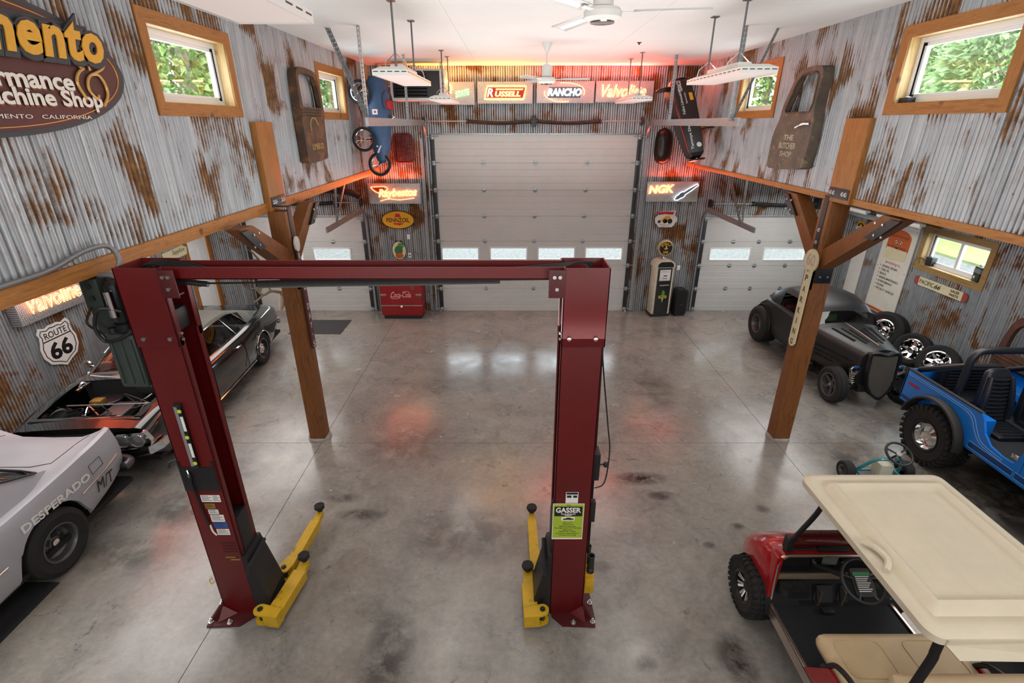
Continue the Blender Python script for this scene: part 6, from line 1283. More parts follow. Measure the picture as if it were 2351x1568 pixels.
text('SACRAMENTO   CALIFORNIA', .98, .024, 'sign_ivory', q, .37, -.298, .059)
for P, r0 in (([(.965, .013), (.959, .059), (.951, .099), (.906, .10), (.87, .073), (.869, .033), (.906, .022)], .008), ([(.906, .022), (.851, -.008), (.814, -.057), (.816, -.109), (.852, -.177)], .010), ([(1.097, .085), (1.113, .068), (1.09, .036), (1.018, .006), (.945, -.024), (.908, -.068), (.902, -.121), (.931, -.156), (.96, -.17), (.978, -.148)], .010), ([(.966, -.013), (1.029, -.011), (1.066, -.051), (1.079, -.106), (1.062, -.156), (1.001, -.221)], .010)):
    MB().tube(smoothpath([(x, y, .068) for x, y in P], 6), r0, 8).build('ampersand', 'sign_brass', q)
# posts' signs
q = tin('parking_sign', 'narrow cream parking-limit sign hung down the right timber post', (4.022, 6.585, 2.25), RIGHT, [([(-.075, .42)] + [(.09 * 1.1 * cos(a), .57 + .15 * sin(a)) for a in frange(PI + .9, -.9, .25)][:0] + [(.15 * cos(a), .57 + .15 * sin(a)) for a in frange(PI * 1.28, -PI * .28, -.25)] + [(.075, .42), (.075, -.62), (.045, -.66), (.0, -.675), (-.045, -.66), (-.075, -.62)], 'sign_cream', 'board')], t=.02); z = Z(q)
mat('sign_faded', '#b3a79c', .6); mat('sign_olive', '#3d3d2c', .6)
text('60', .19, .17, 'sign_faded', q, 0, .58, z, bold=.03); text('MIN', .07, .04, 'sign_faded', q, 0, .43, z, bold=.01)
for i, ch in enumerate('PARKING'): text(ch, None if ch == 'I' else .062, .085, 'sign_olive', q, 0, .33 - .155 * i, z, bold=.02)
q = tin('race_sign', 'narrow maroon sign with white letters running down the left timber post', (-2.862, 6.60, 2.02), LEFT, [([(-.05, -.48), (.05, -.48), (.05, .95), (-.05, .95)], mat('sign_plum', '#5b2b33', .5, var=.15), 'board')], t=.02); z = Z(q)
for i, ch in enumerate("RACE DAY'S"):
    if ch.strip(): text(ch, None if ch in "'" else .065, .09 if ch != "'" else .03, 'sign_grey', q, 0, .86 - .142 * i, z, bold=.02)
MB().prism(ell(.075, .10, 28, 0, 1.02), 0, .022).build('round_head', 'sign_white', q)
# right bay wall
q = tin('garage_sign', 'tall cream garage sign panel with orange arch and black list of repairs', (XRO - .035, 10.76, 1.55), RIGHT, [([(-.47, -1.0), (.47, -1.0), (.47, 1.0), (-.47, 1.0)], mat('sign_panel', '#d5d2c6', .5, var=.06, vscale=4, dirt='#b6ae9c', dscale=7, damt=.66), 'board')], t=.02); z = Z(q)
ar_ = [(-.33, .42), (.33, .42), (.33, .66)] + [(.33 * cos(a), .70 + .16 * sin(a)) for a in frange(.15, PI - .15, .2)] + [(-.33, .66)]
MB().prism(ar_, z - .0005, z + .001).build('orange_arch', 'sign_orange', q, 0); z += .0012
text('Buck Kinney', .52, .10, 'sign_black', q, 0, .715, z, shear=.25); text('AUTOMOTIVE', .54, .075, 'sign_black', q, -.02, .47, z, bold=.01)
for s in (-1, 1):
    for i in range(3):
        for j in range(3): MB().box(s * .04 + s * .022 * i, s * .04 + s * .022 * (i + 1), .55 + .025 * j + .012 * i, .55 + .025 * (j + 1) + .012 * i, z, z + .001).build('flag_check', 'sign_white' if (i + j) % 2 else 'sign_black', q, 0)
MB().prism([(-.34, .20), (.30, .24), (.32, .45), (-.30, .46)], z, z + .004).build('peeled_patch', 'sign_cream', q, 0)
text('Specializing in...', .50, .085, 'sign_orange', q, .02, .13, z, shear=.3)
for i, s_ in enumerate(('GENERAL REPAIRS', 'TUNE UPS', 'BRAKES', 'GENERAL MAINTENANCE', 'HI PERFORMANCE', 'ENGINES', 'SPECIALTY VEHICLES')):
    w = .032 * len(s_); text(s_, w, .05, 'sign_black', q, -.28 + w / 2, .03 - .085 * i, z, bold=.005); MB().prism(ell(.012, .012, 10, -.33, .03 - .085 * i), z, z + .001).build('bullet_dot', 'sign_black', q, 0)
MB().box(-.40, .40, -.98, -.92, z, z + .004).build('orange_strip', 'sign_orange', q, 0)
for x, y in ((-.42, .9), (.42, .9), (-.42, 0), (.42, 0), (-.42, -.9), (.42, -.9)): MB().cyl((x, y, z), (x, y, z + .004), .008, n=8).build('screw', 'steel_dark', q)
q = tin('dealer_sign', 'long cream dealer sign with red rounded ends below the right bay window', (XRO - .035, 9.39, 1.55), RIGHT, [([(-.60, -.085), (.60, -.085), (.60, .085), (-.60, .085)], 'sign_cream', 'board')], t=.015); z = Z(q)
for s in (-1, 1): MB().prism([(s * .54, -.085)] + [(s * (.60 + .055 * cos(a)), .085 * sin(a)) for a in frange(-PI / 2, PI / 2, .3)] + [(s * .54, .085)], .002, .018).build('red_end', mat('sign_brick', '#96403a', .5), q, 20)
text('PACIFIC', .36, .085, 'sign_black', q, -.33, .005, z + .002); text('66', .15, .085, 'sign_black', q, -.05, .005, z + .002, shear=.3, bold=.02); text('SALES', .20, .05, 'sign_black', q, .36, .038, z + .002, bold=.02); text('PARTS', .20, .05, 'sign_black', q, .36, -.035, z + .002, bold=.02)
q = tin('gear_sign', 'small round yellow gear-edged parts sign behind the right timber post', (XRO - .035, 12.1, 2.2), RIGHT, [([((.155 if i % 2 else .18) * cos(2 * PI * (i // 2 * 2 + (i % 2) * 1.0) / 32), (.155 if i % 2 else .18) * sin(2 * PI * (i // 2 * 2 + (i % 2)) / 32)) for i in range(32)], 'sign_yellow', 'gear_edge'), (ell(.125, .125, 28), 'sign_black', 'dark_disc'), (ell(.06, .10, 20), 'sign_yellow', 'yellow_core')]); z = Z(q)
MB().box(-.15, .15, -.04, .04, z, z + .003).build('name_band', 'sign_white', q, 0); text('NAPA', .15, .05, mat('sign_blue', '#2a3a7a', .5), q, 0, 0, z + .003, bold=.02)
q = tin('blank_panel', 'plain white panel standing on the right bay wall behind the timber brace', (XRO - .035, 11.9, 1.2), RIGHT, [([(-.22, -.85), (.22, -.85), (.22, .62), (.10, .70), (-.22, .62)], 'sign_white', 'board')], 'panel', .018); Z(q)
q = tin('cabin_sign', 'cream carved name board on the left bay wall beside the white door', (XLO + .03, 10.95, 1.86), LEFT, [([(-.42, -.08), (.05, -.11), (.40, -.10), (.44, .05), (.28, .13), (-.1, .10), (-.42, .09)], 'sign_cream', 'board')]); z = Z(q); text('Sapphire', .44, .13, 'sign_olive', q, .12, .02, z, shear=.3)
for i, (y, w) in enumerate(((1.48, .14), (1.26, .12))):
    q = tin('notice_sheet', ('white notice pinned on the left bay wall, upper one beside the white door', 'white notice pinned on the left bay wall, lower one beside the white door')[i], (XLO + .03, 11.05, y), LEFT, [([(-w / 2, -.09), (w / 2, -.09), (w / 2, .09), (-w / 2, .09)], 'paper', 'sheet')], 'notice', .003); Z(q)
# ------------------------------------------------ hanging things
mat('fixture_white', '#dfdfda', .45); mat('lens_diffuser', '#e9ddd8', .6); mat('rod_steel', '#6c6e70', .4, .8); mat('heater_white', '#d5d5d2', .45); mat('heater_dark', '#1f2022', .5)
def high_bay(x, y0, y1, z, label, rods, w=.36, yaw=0):
    r = thing('high_bay_fixture', label, 'ceiling light', (x, (y0 + y1) / 2, z), (0, 0, 0), 'hanging linear light fixtures'); L = (y1 - y0) / 2
    b = MB(); b.add([(sx * w / 2, sy * L, 0) for sx, sy in ((-1, -1), (1, -1), (1, 1), (-1, 1))] + [(sx * w / 2, sy * L, .055) for sx, sy in ((-1, -1), (1, -1), (1, 1), (-1, 1))] + [(sx * w * .28, sy * (L - .05), .085) for sx, sy in ((-1, -1), (1, -1), (1, 1), (-1, 1))], [(0, 4, 5, 1), (1, 5, 6, 2), (2, 6, 7, 3), (3, 7, 4, 0), (4, 8, 9, 5), (5, 9, 10, 6), (6, 10, 11, 7), (7, 11, 8, 4), (8, 11, 10, 9)]); h = b.build('housing', 'fixture_white', r, 20)
    MB().box(-.07, .07, -L * .55, L * .55, .085, .135, .01).build('driver_box', 'fixture_white', r)
    MB().box(-w / 2 + .012, w / 2 - .012, -L + .012, L - .012, .004, .010).build('diffuser', 'lens_diffuser', r, 0)
    sl = MB()
    for s in (-1, 1):
        for k in range(14): y = -L + (k + .5) * 2 * L / 14; sl.box(*sorted((s * w / 2, s * (w / 2 + .0015))), y - L * .045, y + L * .045, .032, .040)
        for k in range(5): xx = -w / 2 + (k + .5) * w / 5; sl.box(xx - .025, xx + .025, *sorted((s * L, s * (L + .0015))), .032, .040)
    o = sl.build('vent_slots', 'heater_dark', h, 0); o['kind'] = 'stuff'
    for yy in rods:
        ly = yy - (y0 + y1) / 2
        MB().tube([(-w * .36, ly, .055), (-w * .30, ly, .15), (0, ly, .24), (w * .30, ly, .15), (w * .36, ly, .055)], .006, 6).build('wire_hanger', 'chrome', r); MB().cyl((0, ly, .10), (0, ly, ZC - z), .011, n=8).box(-.04, .04, ly - .04, ly + .04, ZC - z - .012, ZC - z).build('drop_rod', 'rod_steel', r)
    return r
high_bay(-1.24, 1.35, 3.08, 4.98, 'white linear light fixture nearest the viewer, cut off above the oval shop sign', (1.9, 2.8), .40)
high_bay(-1.24, 5.75, 7.35, 4.95, 'white linear light fixture hanging in front of the black wall heater', (6.09, 7.20))
high_bay(-1.22, 9.45, 11.05, 4.86, 'small-looking white light fixture hanging before the green and orange neon sign', (9.9, 10.8))
high_bay(2.40, 5.50, 7.15, 4.95, 'white linear light fixture hanging beside the black racer', (6.05, 6.95))
high_bay(2.32, 9.9, 11.5, 4.88, 'white light fixture hanging in front of the rightmost neon sign', (10.2, 11.15))
def fan(x, y, z, blade, label, a0, L=.80):
    r = thing('ceiling_fan', label, 'ceiling fan', (x, y, 0), (0, 0, 0), 'white three-blade ceiling fans')
    MB().lathe([(0, ZC), (.085, ZC), (.08, ZC - .02), (.035, ZC - .12), (.02, ZC - .13), (0, ZC - .13)], 20).build('canopy_cup', 'fixture_white', r); MB().cyl((0, 0, z + .2), (0, 0, ZC - .1), .013, n=10).build('down_rod', 'fixture_white', r)
    MB().lathe([(0, z + .24), (.05, z + .24), (.075, z + .22), (.08, z + .07), (.05, z + .06), (.13, z + .055), (.15, z + .03), (.145, z - .01), (.10, z - .035), (0, z - .04)], 28).build('motor', 'fixture_white', r); MB().lathe([(.10, z - .034), (.095, z - .045), (0, z - .05)], 28).build('motor_cap', 'chrome', r)
    for k in range(3):
        a = a0 + 2 * PI * k / 3; M = Matrix.Rotation(a, 4, 'Z') @ Matrix.Translation((0, 0, z + .03)) @ Matrix.Rotation(.22, 4, 'X')
        b = MB(); rows = [[(u, w * s, .012 * (1 - (s) ** 2)) for s in (-1, -.5, 0, .5, 1)] for u, w in ((.24, .055), (.30, .062), (L, .072), (L + .015, .06))]; b.grid(rows, M=M); q = b.build('blade', mat('blade_alu', '#d9d8d6', .3, .55), r, 40, solid=.003)
        MB().box(.13, .30, -.02, .02, -.006, .0, .002, M).build('blade_iron', 'fixture_white', q)
    return r
fan(.71, 4.62, 5.27, .8, 'large white ceiling fan at the top of the picture', -.16); fan(.55, 9.0, 5.12, .7, 'farther white ceiling fan hanging before the white and red neon sign', -.1, .66)
hb = thing('wall_heater', 'black louvred gas heater in a white case hanging in the left rear corner', 'heater', (-1.93, 11.75, 5.24))
MB().box(-.56, .56, -.30, .35, -.30, .28, .02).build('case', 'heater_white', hb); MB().box(-.50, .46, -.312, -.29, -.25, .24, .004).build('dark_front', 'heater_dark', hb)
for k in range(7):
    b = MB(); z = -.20 + .062 * k; b.add([(-.46, -.31, z), (.20, -.31, z), (.20, -.365, z - .03), (-.46, -.365, z - .03)], [(0, 1, 2, 3)]); b.build('louver', 'heater_dark', hb, 0, solid=.006)
for i, ch in enumerate('REZNOR'): text(ch, .035, .045, 'sign_black', hb, M=Matrix.Translation((.52, -.302, .20 - .065 * i)) @ Euler(BACK).to_matrix().to_4x4(), bold=.03)
for x in (-.45, .45): MB().cyl((x, 0, .27), (x, 0, ZC - 5.24), .01, n=8).build('hanger_rod', 'rod_steel', hb)
MB().tube(smoothpath([(-.3, .3, .0), (-.75, .3, .05), (-.9, .3, .2), (-.9, .3, .40)]), .06, 12).build('flue_pipe', 'galv', hb)
# ------------------------------------------------ wall-hung relics
mat('relic_brown', '#4d3a2a', .7, .1, var=.25, vscale=5, dirt='#7a4f33', dscale=5, damt=.52); mat('relic_grey', '#5d5348', .65, .15, var=.3, vscale=6, dirt='#8b7a5e', dscale=9, damt=.56); mat('relic_letter', '#a58a4a', .7); mat('relic_pale', '#b0a48c', .7)
q = thing('truck_cab_door', 'rusty brown cab door with faded yellow lettering hung on the left wall', 'truck door', (XL + .035, 8.30, 4.58), LEFT)
o_ = [(-.46, -.56), (-.40, -.62), (.30, -.60), (.40, -.50), (.44, -.1), (.46, .10), (.46, .16), (.42, .42), (.34, .58), (.18, .645), (-.30, .655), (-.44, .58), (-.47, .40), (-.48, .1)]
i_ = [(-.37, .17), (-.39, .45), (-.36, .55), (-.26, .585), (.14, .575), (.26, .52), (.33, .40), (.37, .17), (.30, .145), (-.30, .145)]
door_shell(q, [(p.x, p.y) for p in smoothpath([(*p, 0) for p in o_ + o_[:1]], 3)[:-1]], [(p.x, p.y) for p in smoothpath([(*p, 0) for p in i_ + i_[:1]], 3)[:-1]], .12, 'relic_brown')
for y in (.10, .06, .02): MB().tube([(-.46, y, .122), (0, y - .008, .124), (.455, y, .122)], .012, 6).build('pressed_bead', 'relic_brown', q)
for y in (.50, -.30): MB().box(.40, .52, y - .04, y + .04, .03, .06, .006).build('hinge', 'steel_dark', q)
text('LUMBER CO.', .50, .085, 'relic_letter', q, .02, -.40, .1212, bold=.01); 
MB().tube([(p.x, p.y, .1208) for p in smoothpath([(-.20, -.18, 0), (-.18, -.06, 0), (-.08, .0, 0), (.04, -.02, 0), (.12, -.10, 0)], 5)], .012, 4).build('faded_arc', 'relic_letter', q)
q = thing('truck_cab_door', 'weathered grey-brown cab door with faded white lettering hung on the right wall', 'truck door', (XR - .035, 7.68, 4.52), RIGHT)
o_ = [(-.53, -.55), (-.45, -.64), (.38, -.60), (.48, -.50), (.52, -.2), (.50, .05), (.47, .22), (.50, .52), (.46, .64), (.34, .67), (.04, .66), (-.14, .58), (-.36, .22), (-.40, .05), (-.52, -.2)]
i_ = [(-.28, .16), (-.10, .50), (.02, .585), (.34, .60), (.42, .56), (.42, .22), (.36, .12), (-.22, .12)]
door_shell(q, [(p.x, p.y) for p in smoothpath([(*p, 0) for p in o_ + o_[:1]], 3)[:-1]], [(p.x, p.y) for p in smoothpath([(*p, 0) for p in i_ + i_[:1]], 3)[:-1]], .14, 'relic_grey')
MB().tube([(x, y, .142) for x, y in i_], .012, 6, closed=True).build('window_channel', 'relic_brown', q); MB().tube(smoothpath([(.44, -.02, .145), (.36, -.02, .18), (.22, -.05, .18), (.16, -.07, .175)]), [.016] * 10 + [.012] * 9, 8).build('door_handle', 'chrome', q)
text('THE', .26, .07, 'relic_pale', q, -.03, -.20, .1412, bold=.02); text('BUTCHER', .46, .08, 'relic_pale', q, -.03, -.31, .1412, bold=.01); text('SHOP', .32, .07, 'relic_pale', q, -.03, -.42, .1412, bold=.0)
q = thing('radiator_grille', 'dark red slotted radiator grille hung left of the tall garage door', 'grille', (-2.49, YB - .06, 3.98), BACK); mat('relic_red', '#5c1014', .45, .1, var=.2)
MB().tube([(x, y, .03) for x, y in rrect(.42, .60, .09, 6)], .022, 8, closed=True).build('grille_surround', 'relic_red', q); MB().box(-.012, .012, -.29, .29, .02, .06, .005).build('centre_bar', 'relic_red', q)
for k in range(17): MB().box(-.20, .20, -.272 + .034 * k - .010, -.272 + .034 * k + .010, .01, .045, .003).build('grille_slat', 'relic_red', q)
q = thing('fuel_tank', 'dented dark bullet-shaped fuel tank hung right of the tall garage door', 'fuel tank', (3.48, YB - .02, 4.02), BACK); mat('relic_tank', '#2a2522', .28, .5, var=.25, vscale=7)
b = MB(); rows = []
for i in range(17):
    t = -1 + 2 * i / 16; rr = (1 - abs(t) ** 3.2) ** .5; rows.append([((.205 * rr + .002) * cos(a) * (1 - .05 * (a > 1.2 and a < 1.9)), .40 * t, .015 + .20 * rr * sin(a)) for a in frange(0, PI, PI / 14)])
b.grid(rows); b.build('tank_shell', 'relic_tank', q, 60); MB().tube([(.02, -.36, .10), (.03, -.2, .20), (.03, .2, .20), (.02, .36, .10)], .012, 6).build('weld_seam', 'relic_tank', q); MB().box(-.2, .2, -.03, .03, 0, .02).build('wall_bracket', 'steel_dark', q)
# soapbox racers hung nose-down in the rear corners
def framed(loc, xdir, ydir):
    x = Vector(xdir).normalized(); y = Vector(ydir); y = (y - x * y.dot(x)).normalized(); z = x.cross(y); return Matrix(((x.x, y.x, z.x, loc[0]), (x.y, y.y, z.y, loc[1]), (x.z, y.z, z.z, loc[2]), (0, 0, 0, 1)))
mat('denim', '#2f4a6b', .55, var=.18, vscale=5); mat('racer_black', '#1a1816', .4, var=.1); mat('seat_red', '#a3141f', .5); mat('rubber_tyre', '#161616', .8)
q = thing('soapbox_racer', 'blue soapbox racer with spoked wheels hung nose-down in the left rear corner', 'soapbox car'); q.matrix_world = framed((-2.62, 10.72, 4.55), (0, .05, 1), (-1, .0, 0))   # local x tail-ward, y to the wall (underside), z toward -Y... viewer
b = MB(); rows = []
for u, w, d in ((-.78, .07, .06), (-.70, .14, .11), (-.50, .19, .17), (-.2, .23, .22), (.1, .24, .25), (.4, .24, .25), (.62, .20, .22), (.78, .12, .12)): rows.append([(u, -.02 + d * cos(a), w * sin(a)) for a in frange(0, 2 * PI * 15 / 16, 2 * PI / 16)])
b.grid(rows, closed=True); b.add(rows[0], [tuple(range(len(rows[0])))]); b.add(rows[-1], [tuple(range(len(rows[-1])))]); b.build('body', 'denim', q, 50)
sgz = 1 if (q.matrix_world.to_3x3() @ Vector((0, 0, 1))).y < 0 else -1
b = MB(); b.lathe([(.155, 0), (.13, -.02), (0, -.03)], 20, Matrix.Translation((.34, -.235, .09 * sgz)) @ Matrix.Rotation(PI / 2 - .45 * sgz, 4, 'X') @ Matrix.Scale(1.25, 4, (1, 0, 0))); b.build('cockpit', 'heater_dark', q); MB().box(.20, .36, -.31, -.16, -.10, .16, .04).build('seat', 'seat_red', q)
MB().box(.02, .10, -.26, -.16, -.12, .12, .02).build('dashboard', 'heater_dark', q); MB().tube([(-.02, -.20, .0), (.06, -.30, .0)], .012, 8).build('steering_post', 'chrome', q); MB().tube([(.07 + .03 * cos(a), -.31 + .05 * cos(a), .09 * sin(a)) for a in frange(0, 2 * PI, .5)], .008, 6, closed=True).build('steering_wheel', 'chrome', q)
MB().box(-.05, -.03, -.24, -.2, .16 * sgz - .01, .16 * sgz + .01).build('mirror', 'chrome', q)
def bike_wheel(root, c, r, ax):
    w = MB().tube([tuple(Vector(c) + (ax[0] * cos(a) + ax[1] * sin(a)) * r) for a in frange(0, 2 * PI, .2)][:-1], .026, 8, closed=True).build('wheel', 'rubber_tyre', root, 60)
    MB().tube([tuple(Vector(c) + (ax[0] * cos(a) + ax[1] * sin(a)) * (r - .034)) for a in frange(0, 2 * PI, .2)][:-1], .012, 6, closed=True).build('wheel_rim', 'chrome', w)
    n = ax[0].cross(ax[1])
    for k in range(14): a = 2 * PI * k / 14; MB().cyl(tuple(Vector(c) + n * (.03 if k % 2 else -.03)), tuple(Vector(c) + (ax[0] * cos(a) + ax[1] * sin(a)) * (r - .035)), .0018, n=4).build('wheel_spoke', 'chrome', w, 0)
    MB().cyl(tuple(Vector(c) - n * .05), tuple(Vector(c) + n * .05), .016, n=10).build('wheel_hub', 'steel_dark', w)
AX = (Vector((1, 0, 0)), Vector((0, 1, 0)))
for u, v_, s, r_ in ((-.34, .24, 1, .20), (.48, .24, 1, .19), (-.80, .02, .35, .20), (.48, .24, -1, .19)): bike_wheel(q, (u, v_, s * sgz * .27), r_, AX)
for u in (-.34, .48): MB().cyl((u, .20, -.27), (u, .20, .27), .014, n=8).build('axle', 'steel_dark', q)
MB().box(-.80, -.52, -.02, .02, -.02, .02).tube([(-.8, .02, .35 * .27 * sgz), (-.62, 0, 0)], .018, 8).build('front_fork', 'steel_dark', q)
text('7', .10, .14, 'sign_white', q, M=Matrix.Translation((-.52, -.02, sgz * .19)) @ (Matrix.Rotation(0 if sgz > 0 else PI, 4, 'X')) @ Matrix.Rotation(-PI / 2, 4, 'Z'), bold=.03)
st = MB().box(.10, .19, -.06, .04, *sorted((sgz * .236, sgz * .243))).build('flag_sticker', 'sign_white', q, 0); MB().box(.125, .165, -.03, .01, *sorted((sgz * .243, sgz * .2445))).build('red_leaf', 'sign_red', st, 0)
q = thing('soapbox_racer', 'black wedge soapbox racer with white and yellow lettering hung nose-down in the right rear corner', 'soapbox car'); q.matrix_world = framed((3.46, 10.88, 4.56), (-.22, .62, 1.0), (-1, 0, .1))   # local x tail-ward, y away from wall (left), z toward the viewer
b = MB(); rows = []
for u, w, d in ((-.80, .10, .06), (-.74, .15, .10), (-.2, .20, .16), (.3, .22, .19), (.72, .21, .19), (.80, .18, .16)): rows.append([(u, w, d * .8), (u, w * .9, d), (u, -w * .9, d), (u, -w, d * .8), (u, -w, -d), (u, w, -d)])
b.grid(rows, closed=True); b.add(rows[0], [tuple(range(6))]); b.add(rows[-1], [tuple(range(6))]); b.build('body', 'racer_black', q, 20)
def ztop(u): return interp(u, [(-.80, .06), (-.74, .10), (-.2, .16), (.3, .19), (.72, .19)]) + .003
def rtext(s, w, h, m, u, v, bold=.01):
    d = (ztop(u + .1) - ztop(u - .1)) / .2; M = Matrix.Translation((u, v, ztop(u) + .002)) @ Matrix.Rotation(-math.atan(d), 4, 'Y'); return text(s, w, h, m, q, M=M, bold=bold)
rtext('Tammys Doll', .52, .07, 'sign_white', -.42, .06); rtext('Felice Limousine', .50, .055, 'sign_white', .28, .10); rtext('Specialty', .24, .045, 'sign_grey', .36, .0); rtext('TEXACO', .24, .09, 'sign_white', .62, .07, .03)
b = MB().box(.30, .46, -.15, -.08, ztop(.38), ztop(.38) + .004).build('yellow_sticker', 'sign_yellow', q, 0); rtext('ZERS', .13, .045, 'sign_black', .38, -.115, .02)
MB().prism(ell(.05, .05, 18, -.60, -.07), ztop(-.6), ztop(-.6) + .004).build('round_sticker', 'sign_white', q, 0); MB().tube([(-.72, .155, .085), (-.2, .205, .135), (.72, .215, .16)], .008, 6).build('red_stripe', 'sign_red', q)
for u, v_ in ((-.86, .0), (-.25, -.34), (.70, .30), (.86, -.05)):
    wq = MB().lathe([(.0, -.014), (.15, -.014), (.165, 0), (.15, .014), (.0, .014)], 28, Matrix.Translation((u, v_, .02)) @ Matrix.Rotation(PI / 2 - .35, 4, 'Y')).build('disc_wheel', 'relic_tank', q); MB().lathe([(.03, .014), (.025, .03), (0, .03)], 12, Matrix.Translation((u, v_, .02)) @ Matrix.Rotation(PI / 2 - .35, 4, 'Y')).build('hub_cap', 'chrome', wq)
MB().cyl((-.25, -.34, .0), (-.25, -.15, .02), .014, n=8).cyl((.70, .30, .0), (.70, .15, .02), .014, n=8).build('axle', 'steel_dark', q); MB().cyl((.25, 0, -.18), (.25, 0, -.30), .02, n=8).build('wall_hook', 'steel_dark', q)
# ------------------------------------------------ along the back wall
mat('coke_red', '#8c1218', .38, var=.12, vscale=4, dirt='#5b2a22', dscale=8, damt=.68); mat('cooler_trim', '#8f8a78', .4, .5, var=.2)
CK = thing('soda_cooler', 'worn red chest soda cooler with white script lettering beside the tall garage door', 'soda cooler', (-2.735, 12.03, 0), (0, 0, 0))
b = MB(); b.box(-.505, .505, -.275, .26, .10, .92, .02); b.build('chest', 'coke_red', CK); MB().box(-.47, .47, -.24, .24, 0, .10, .005).build('plinth', 'heater_dark', CK); MB().box(-.48, .48, -.25, .24, .90, .925).build('open_top', 'heater_dark', CK, 0)
MB().box(-.51, .51, -.282, .262, .345, .375, .004).build('trim_band', 'cooler_trim', CK); MB().cyl((0, -.28, .345), (0, -.30, .345), .03, n=14).build('opener', 'chrome', CK)
for s in (-1, 1): MB().box(*sorted((s * .36, s * .51)), -.287, -.26, .61, .665, .01).build('side_bracket', 'cooler_trim', CK)
for pts in ([(-.505, -.275, .92), (.505, -.275, .92)], [(-.505, -.275, .92), (-.505, .26, .92)], [(.505, -.275, .92), (.505, .26, .92)]): MB().tube(pts, .012, 6).build('rim_trim', 'cooler_trim', CK)
MB().prism(ell(.032, .045, 16), 0, .004, Matrix.Translation((.30, -.276, .82)) @ Euler(BACK).to_matrix().to_4x4()).build('lock_plate', 'cooler_trim', CK); MB().prism(ell(.016, .026, 14), .004, .006, Matrix.Translation((.30, -.276, .82)) @ Euler(BACK).to_matrix().to_4x4()).build('keyhole', 'sign_black', CK)
FR = Matrix.Translation((0, -.2765, .64)) @ Euler(BACK).to_matrix().to_4x4(); mat('coke_script', '#d8a69c', .5)
text('Coca-Cola', .50, .14, 'coke_script', CK, M=FR, shear=.38, bold=.015)
for P in ([(-.21, .03), (-.25, -.03), (-.24, -.085), (-.15, -.10), (-.02, -.085)], [(.04, .06), (.09, .085), (.17, .085), (.21, .06)], [(-.15, .06), (-.19, .075), (-.22, .04)]):
    MB().tube([tuple(FR @ Vector((p.x, p.y, .002))) for p in smoothpath([(x, y, 0) for x, y in P], 6)], .006, 6).build('script_swash', 'coke_script', CK)
rn = random.Random(3)
for k in range(14):
    x, y = -.42 + .065 * k, rn.uniform(-.16, .14); c = rn.choice(('heater_dark', 'racer_black', 'relic_red', 'sign_white', 'denim', 'sign_brick'))
    bt = thing('bottle', 'small bottle standing in the open top of the red soda cooler', 'bottle', (-2.735 + x, 12.03 + y, .926), (rn.uniform(-.1, .1), rn.uniform(-.1, .1), 0), 'bottles in the soda cooler')
    MB().lathe([(0, 0), (.026, 0), (.028, .01), (.027, .05), (.012, .09), (.011, .115), (0, .116)], 12).build('bottle_body', c, bt); MB().lathe([(.012, .112), (.014, .116), (.012, .124), (0, .125)], 10).build('bottle_cap', 'chrome', bt)
GP = thing('gas_pump', 'vintage black and cream gas pump with a round black and yellow globe', 'gas pump', (3.735, 12.12, 0), (0, 0, .12)); mat('pump_black', '#1d211f', .35, var=.15, dirt='#4a4238', dscale=10, damt=.68); mat('pump_cream', '#cfc8b4', .4, var=.1, vscale=5, dirt='#6b4a33', dscale=9, damt=.68)
b = MB(); b.box(-.235, .235, -.17, .17, .06, 1.30, .03); b.build('cabinet', 'pump_cream', GP); MB().box(-.245, .245, -.18, .18, 0, .07, .01).build('base', 'pump_black', GP)
hd = MB(); rows = []
for i in range(9):
    a = PI * i / 8; rows.append([(-.25 * cos(a) * (1 if abs(cos(a)) > .0 else 1), y, 1.27 + .19 * sin(a) ** .7) for y in (-.185, .185)])
hd.grid(rows); hd.add([r[0] for r in rows], [tuple(range(9))]); hd.add([r[1] for r in rows], [tuple(range(9))]); hd.build('hood', 'pump_cream', GP, 40)
MB().box(-.18, .18, -.195, -.16, .08, 1.26, .012).build('front_door', 'pump_black', GP); MB().prism([(-.20, 0), (.20, 0), (.19, .08), (.12, .13), (-.12, .13), (-.19, .08)], 0, .01, Matrix.Translation((0, -.188, 1.285)) @ Euler(BACK).to_matrix().to_4x4()).build('name_arch', 'pump_black', GP, 0)
dl_ = MB().box(-.135, .135, -.202, -.19, .95, 1.22, .006).build('dial_face', 'sign_white', GP); MB().box(-.11, .11, -.2035, -.202, 1.17, 1.178).box(-.04, .05, -.2035, -.202, 1.06, 1.085).box(-.06, .06, -.2035, -.202, 1.0, 1.012).build('dial_print', 'sign_black', dl_, 0)
MB().tube([(x, -.20, z) for x, z in ((-.14, .945), (.14, .945), (.14, 1.225), (-.14, 1.225))], .007, 6, closed=True).build('dial_bezel', 'cooler_trim', GP); MB().box(-.14, .14, -.20, -.185, .81, .86, .006).build('nozzle_slot', 'heater_dark', GP); MB().tube([(-.12, -.215, .835), (.12, -.215, .84)], .014, 8).build('nozzle', 'chrome', GP)
FR = Matrix.Translation((0, -.1965, .55)) @ Euler(BACK).to_matrix().to_4x4()
MB().prism([(-.02, .14), (.02, .15), (.05, .09), (.045, .02), (.0, -.0), (-.035, .04)], 0, .002, FR).build('green_print', 'sign_green', GP, 0); MB().prism(rrect(.21, .075, .02), .002, .004, FR @ Matrix.Translation((0, -.02, 0))).build('yellow_banner', mat('banner', '#b5a52f', .5), GP, 0); text('POLLY', .16, .045, 'sign_black', GP, M=FR @ Matrix.Translation((0, -.02, .0045)), bold=.02); MB().prism([(-.015, -.06), (.02, -.06), (.0, -.17)], 0, .002, FR).build('tail_print', 'sign_white', GP, 0)
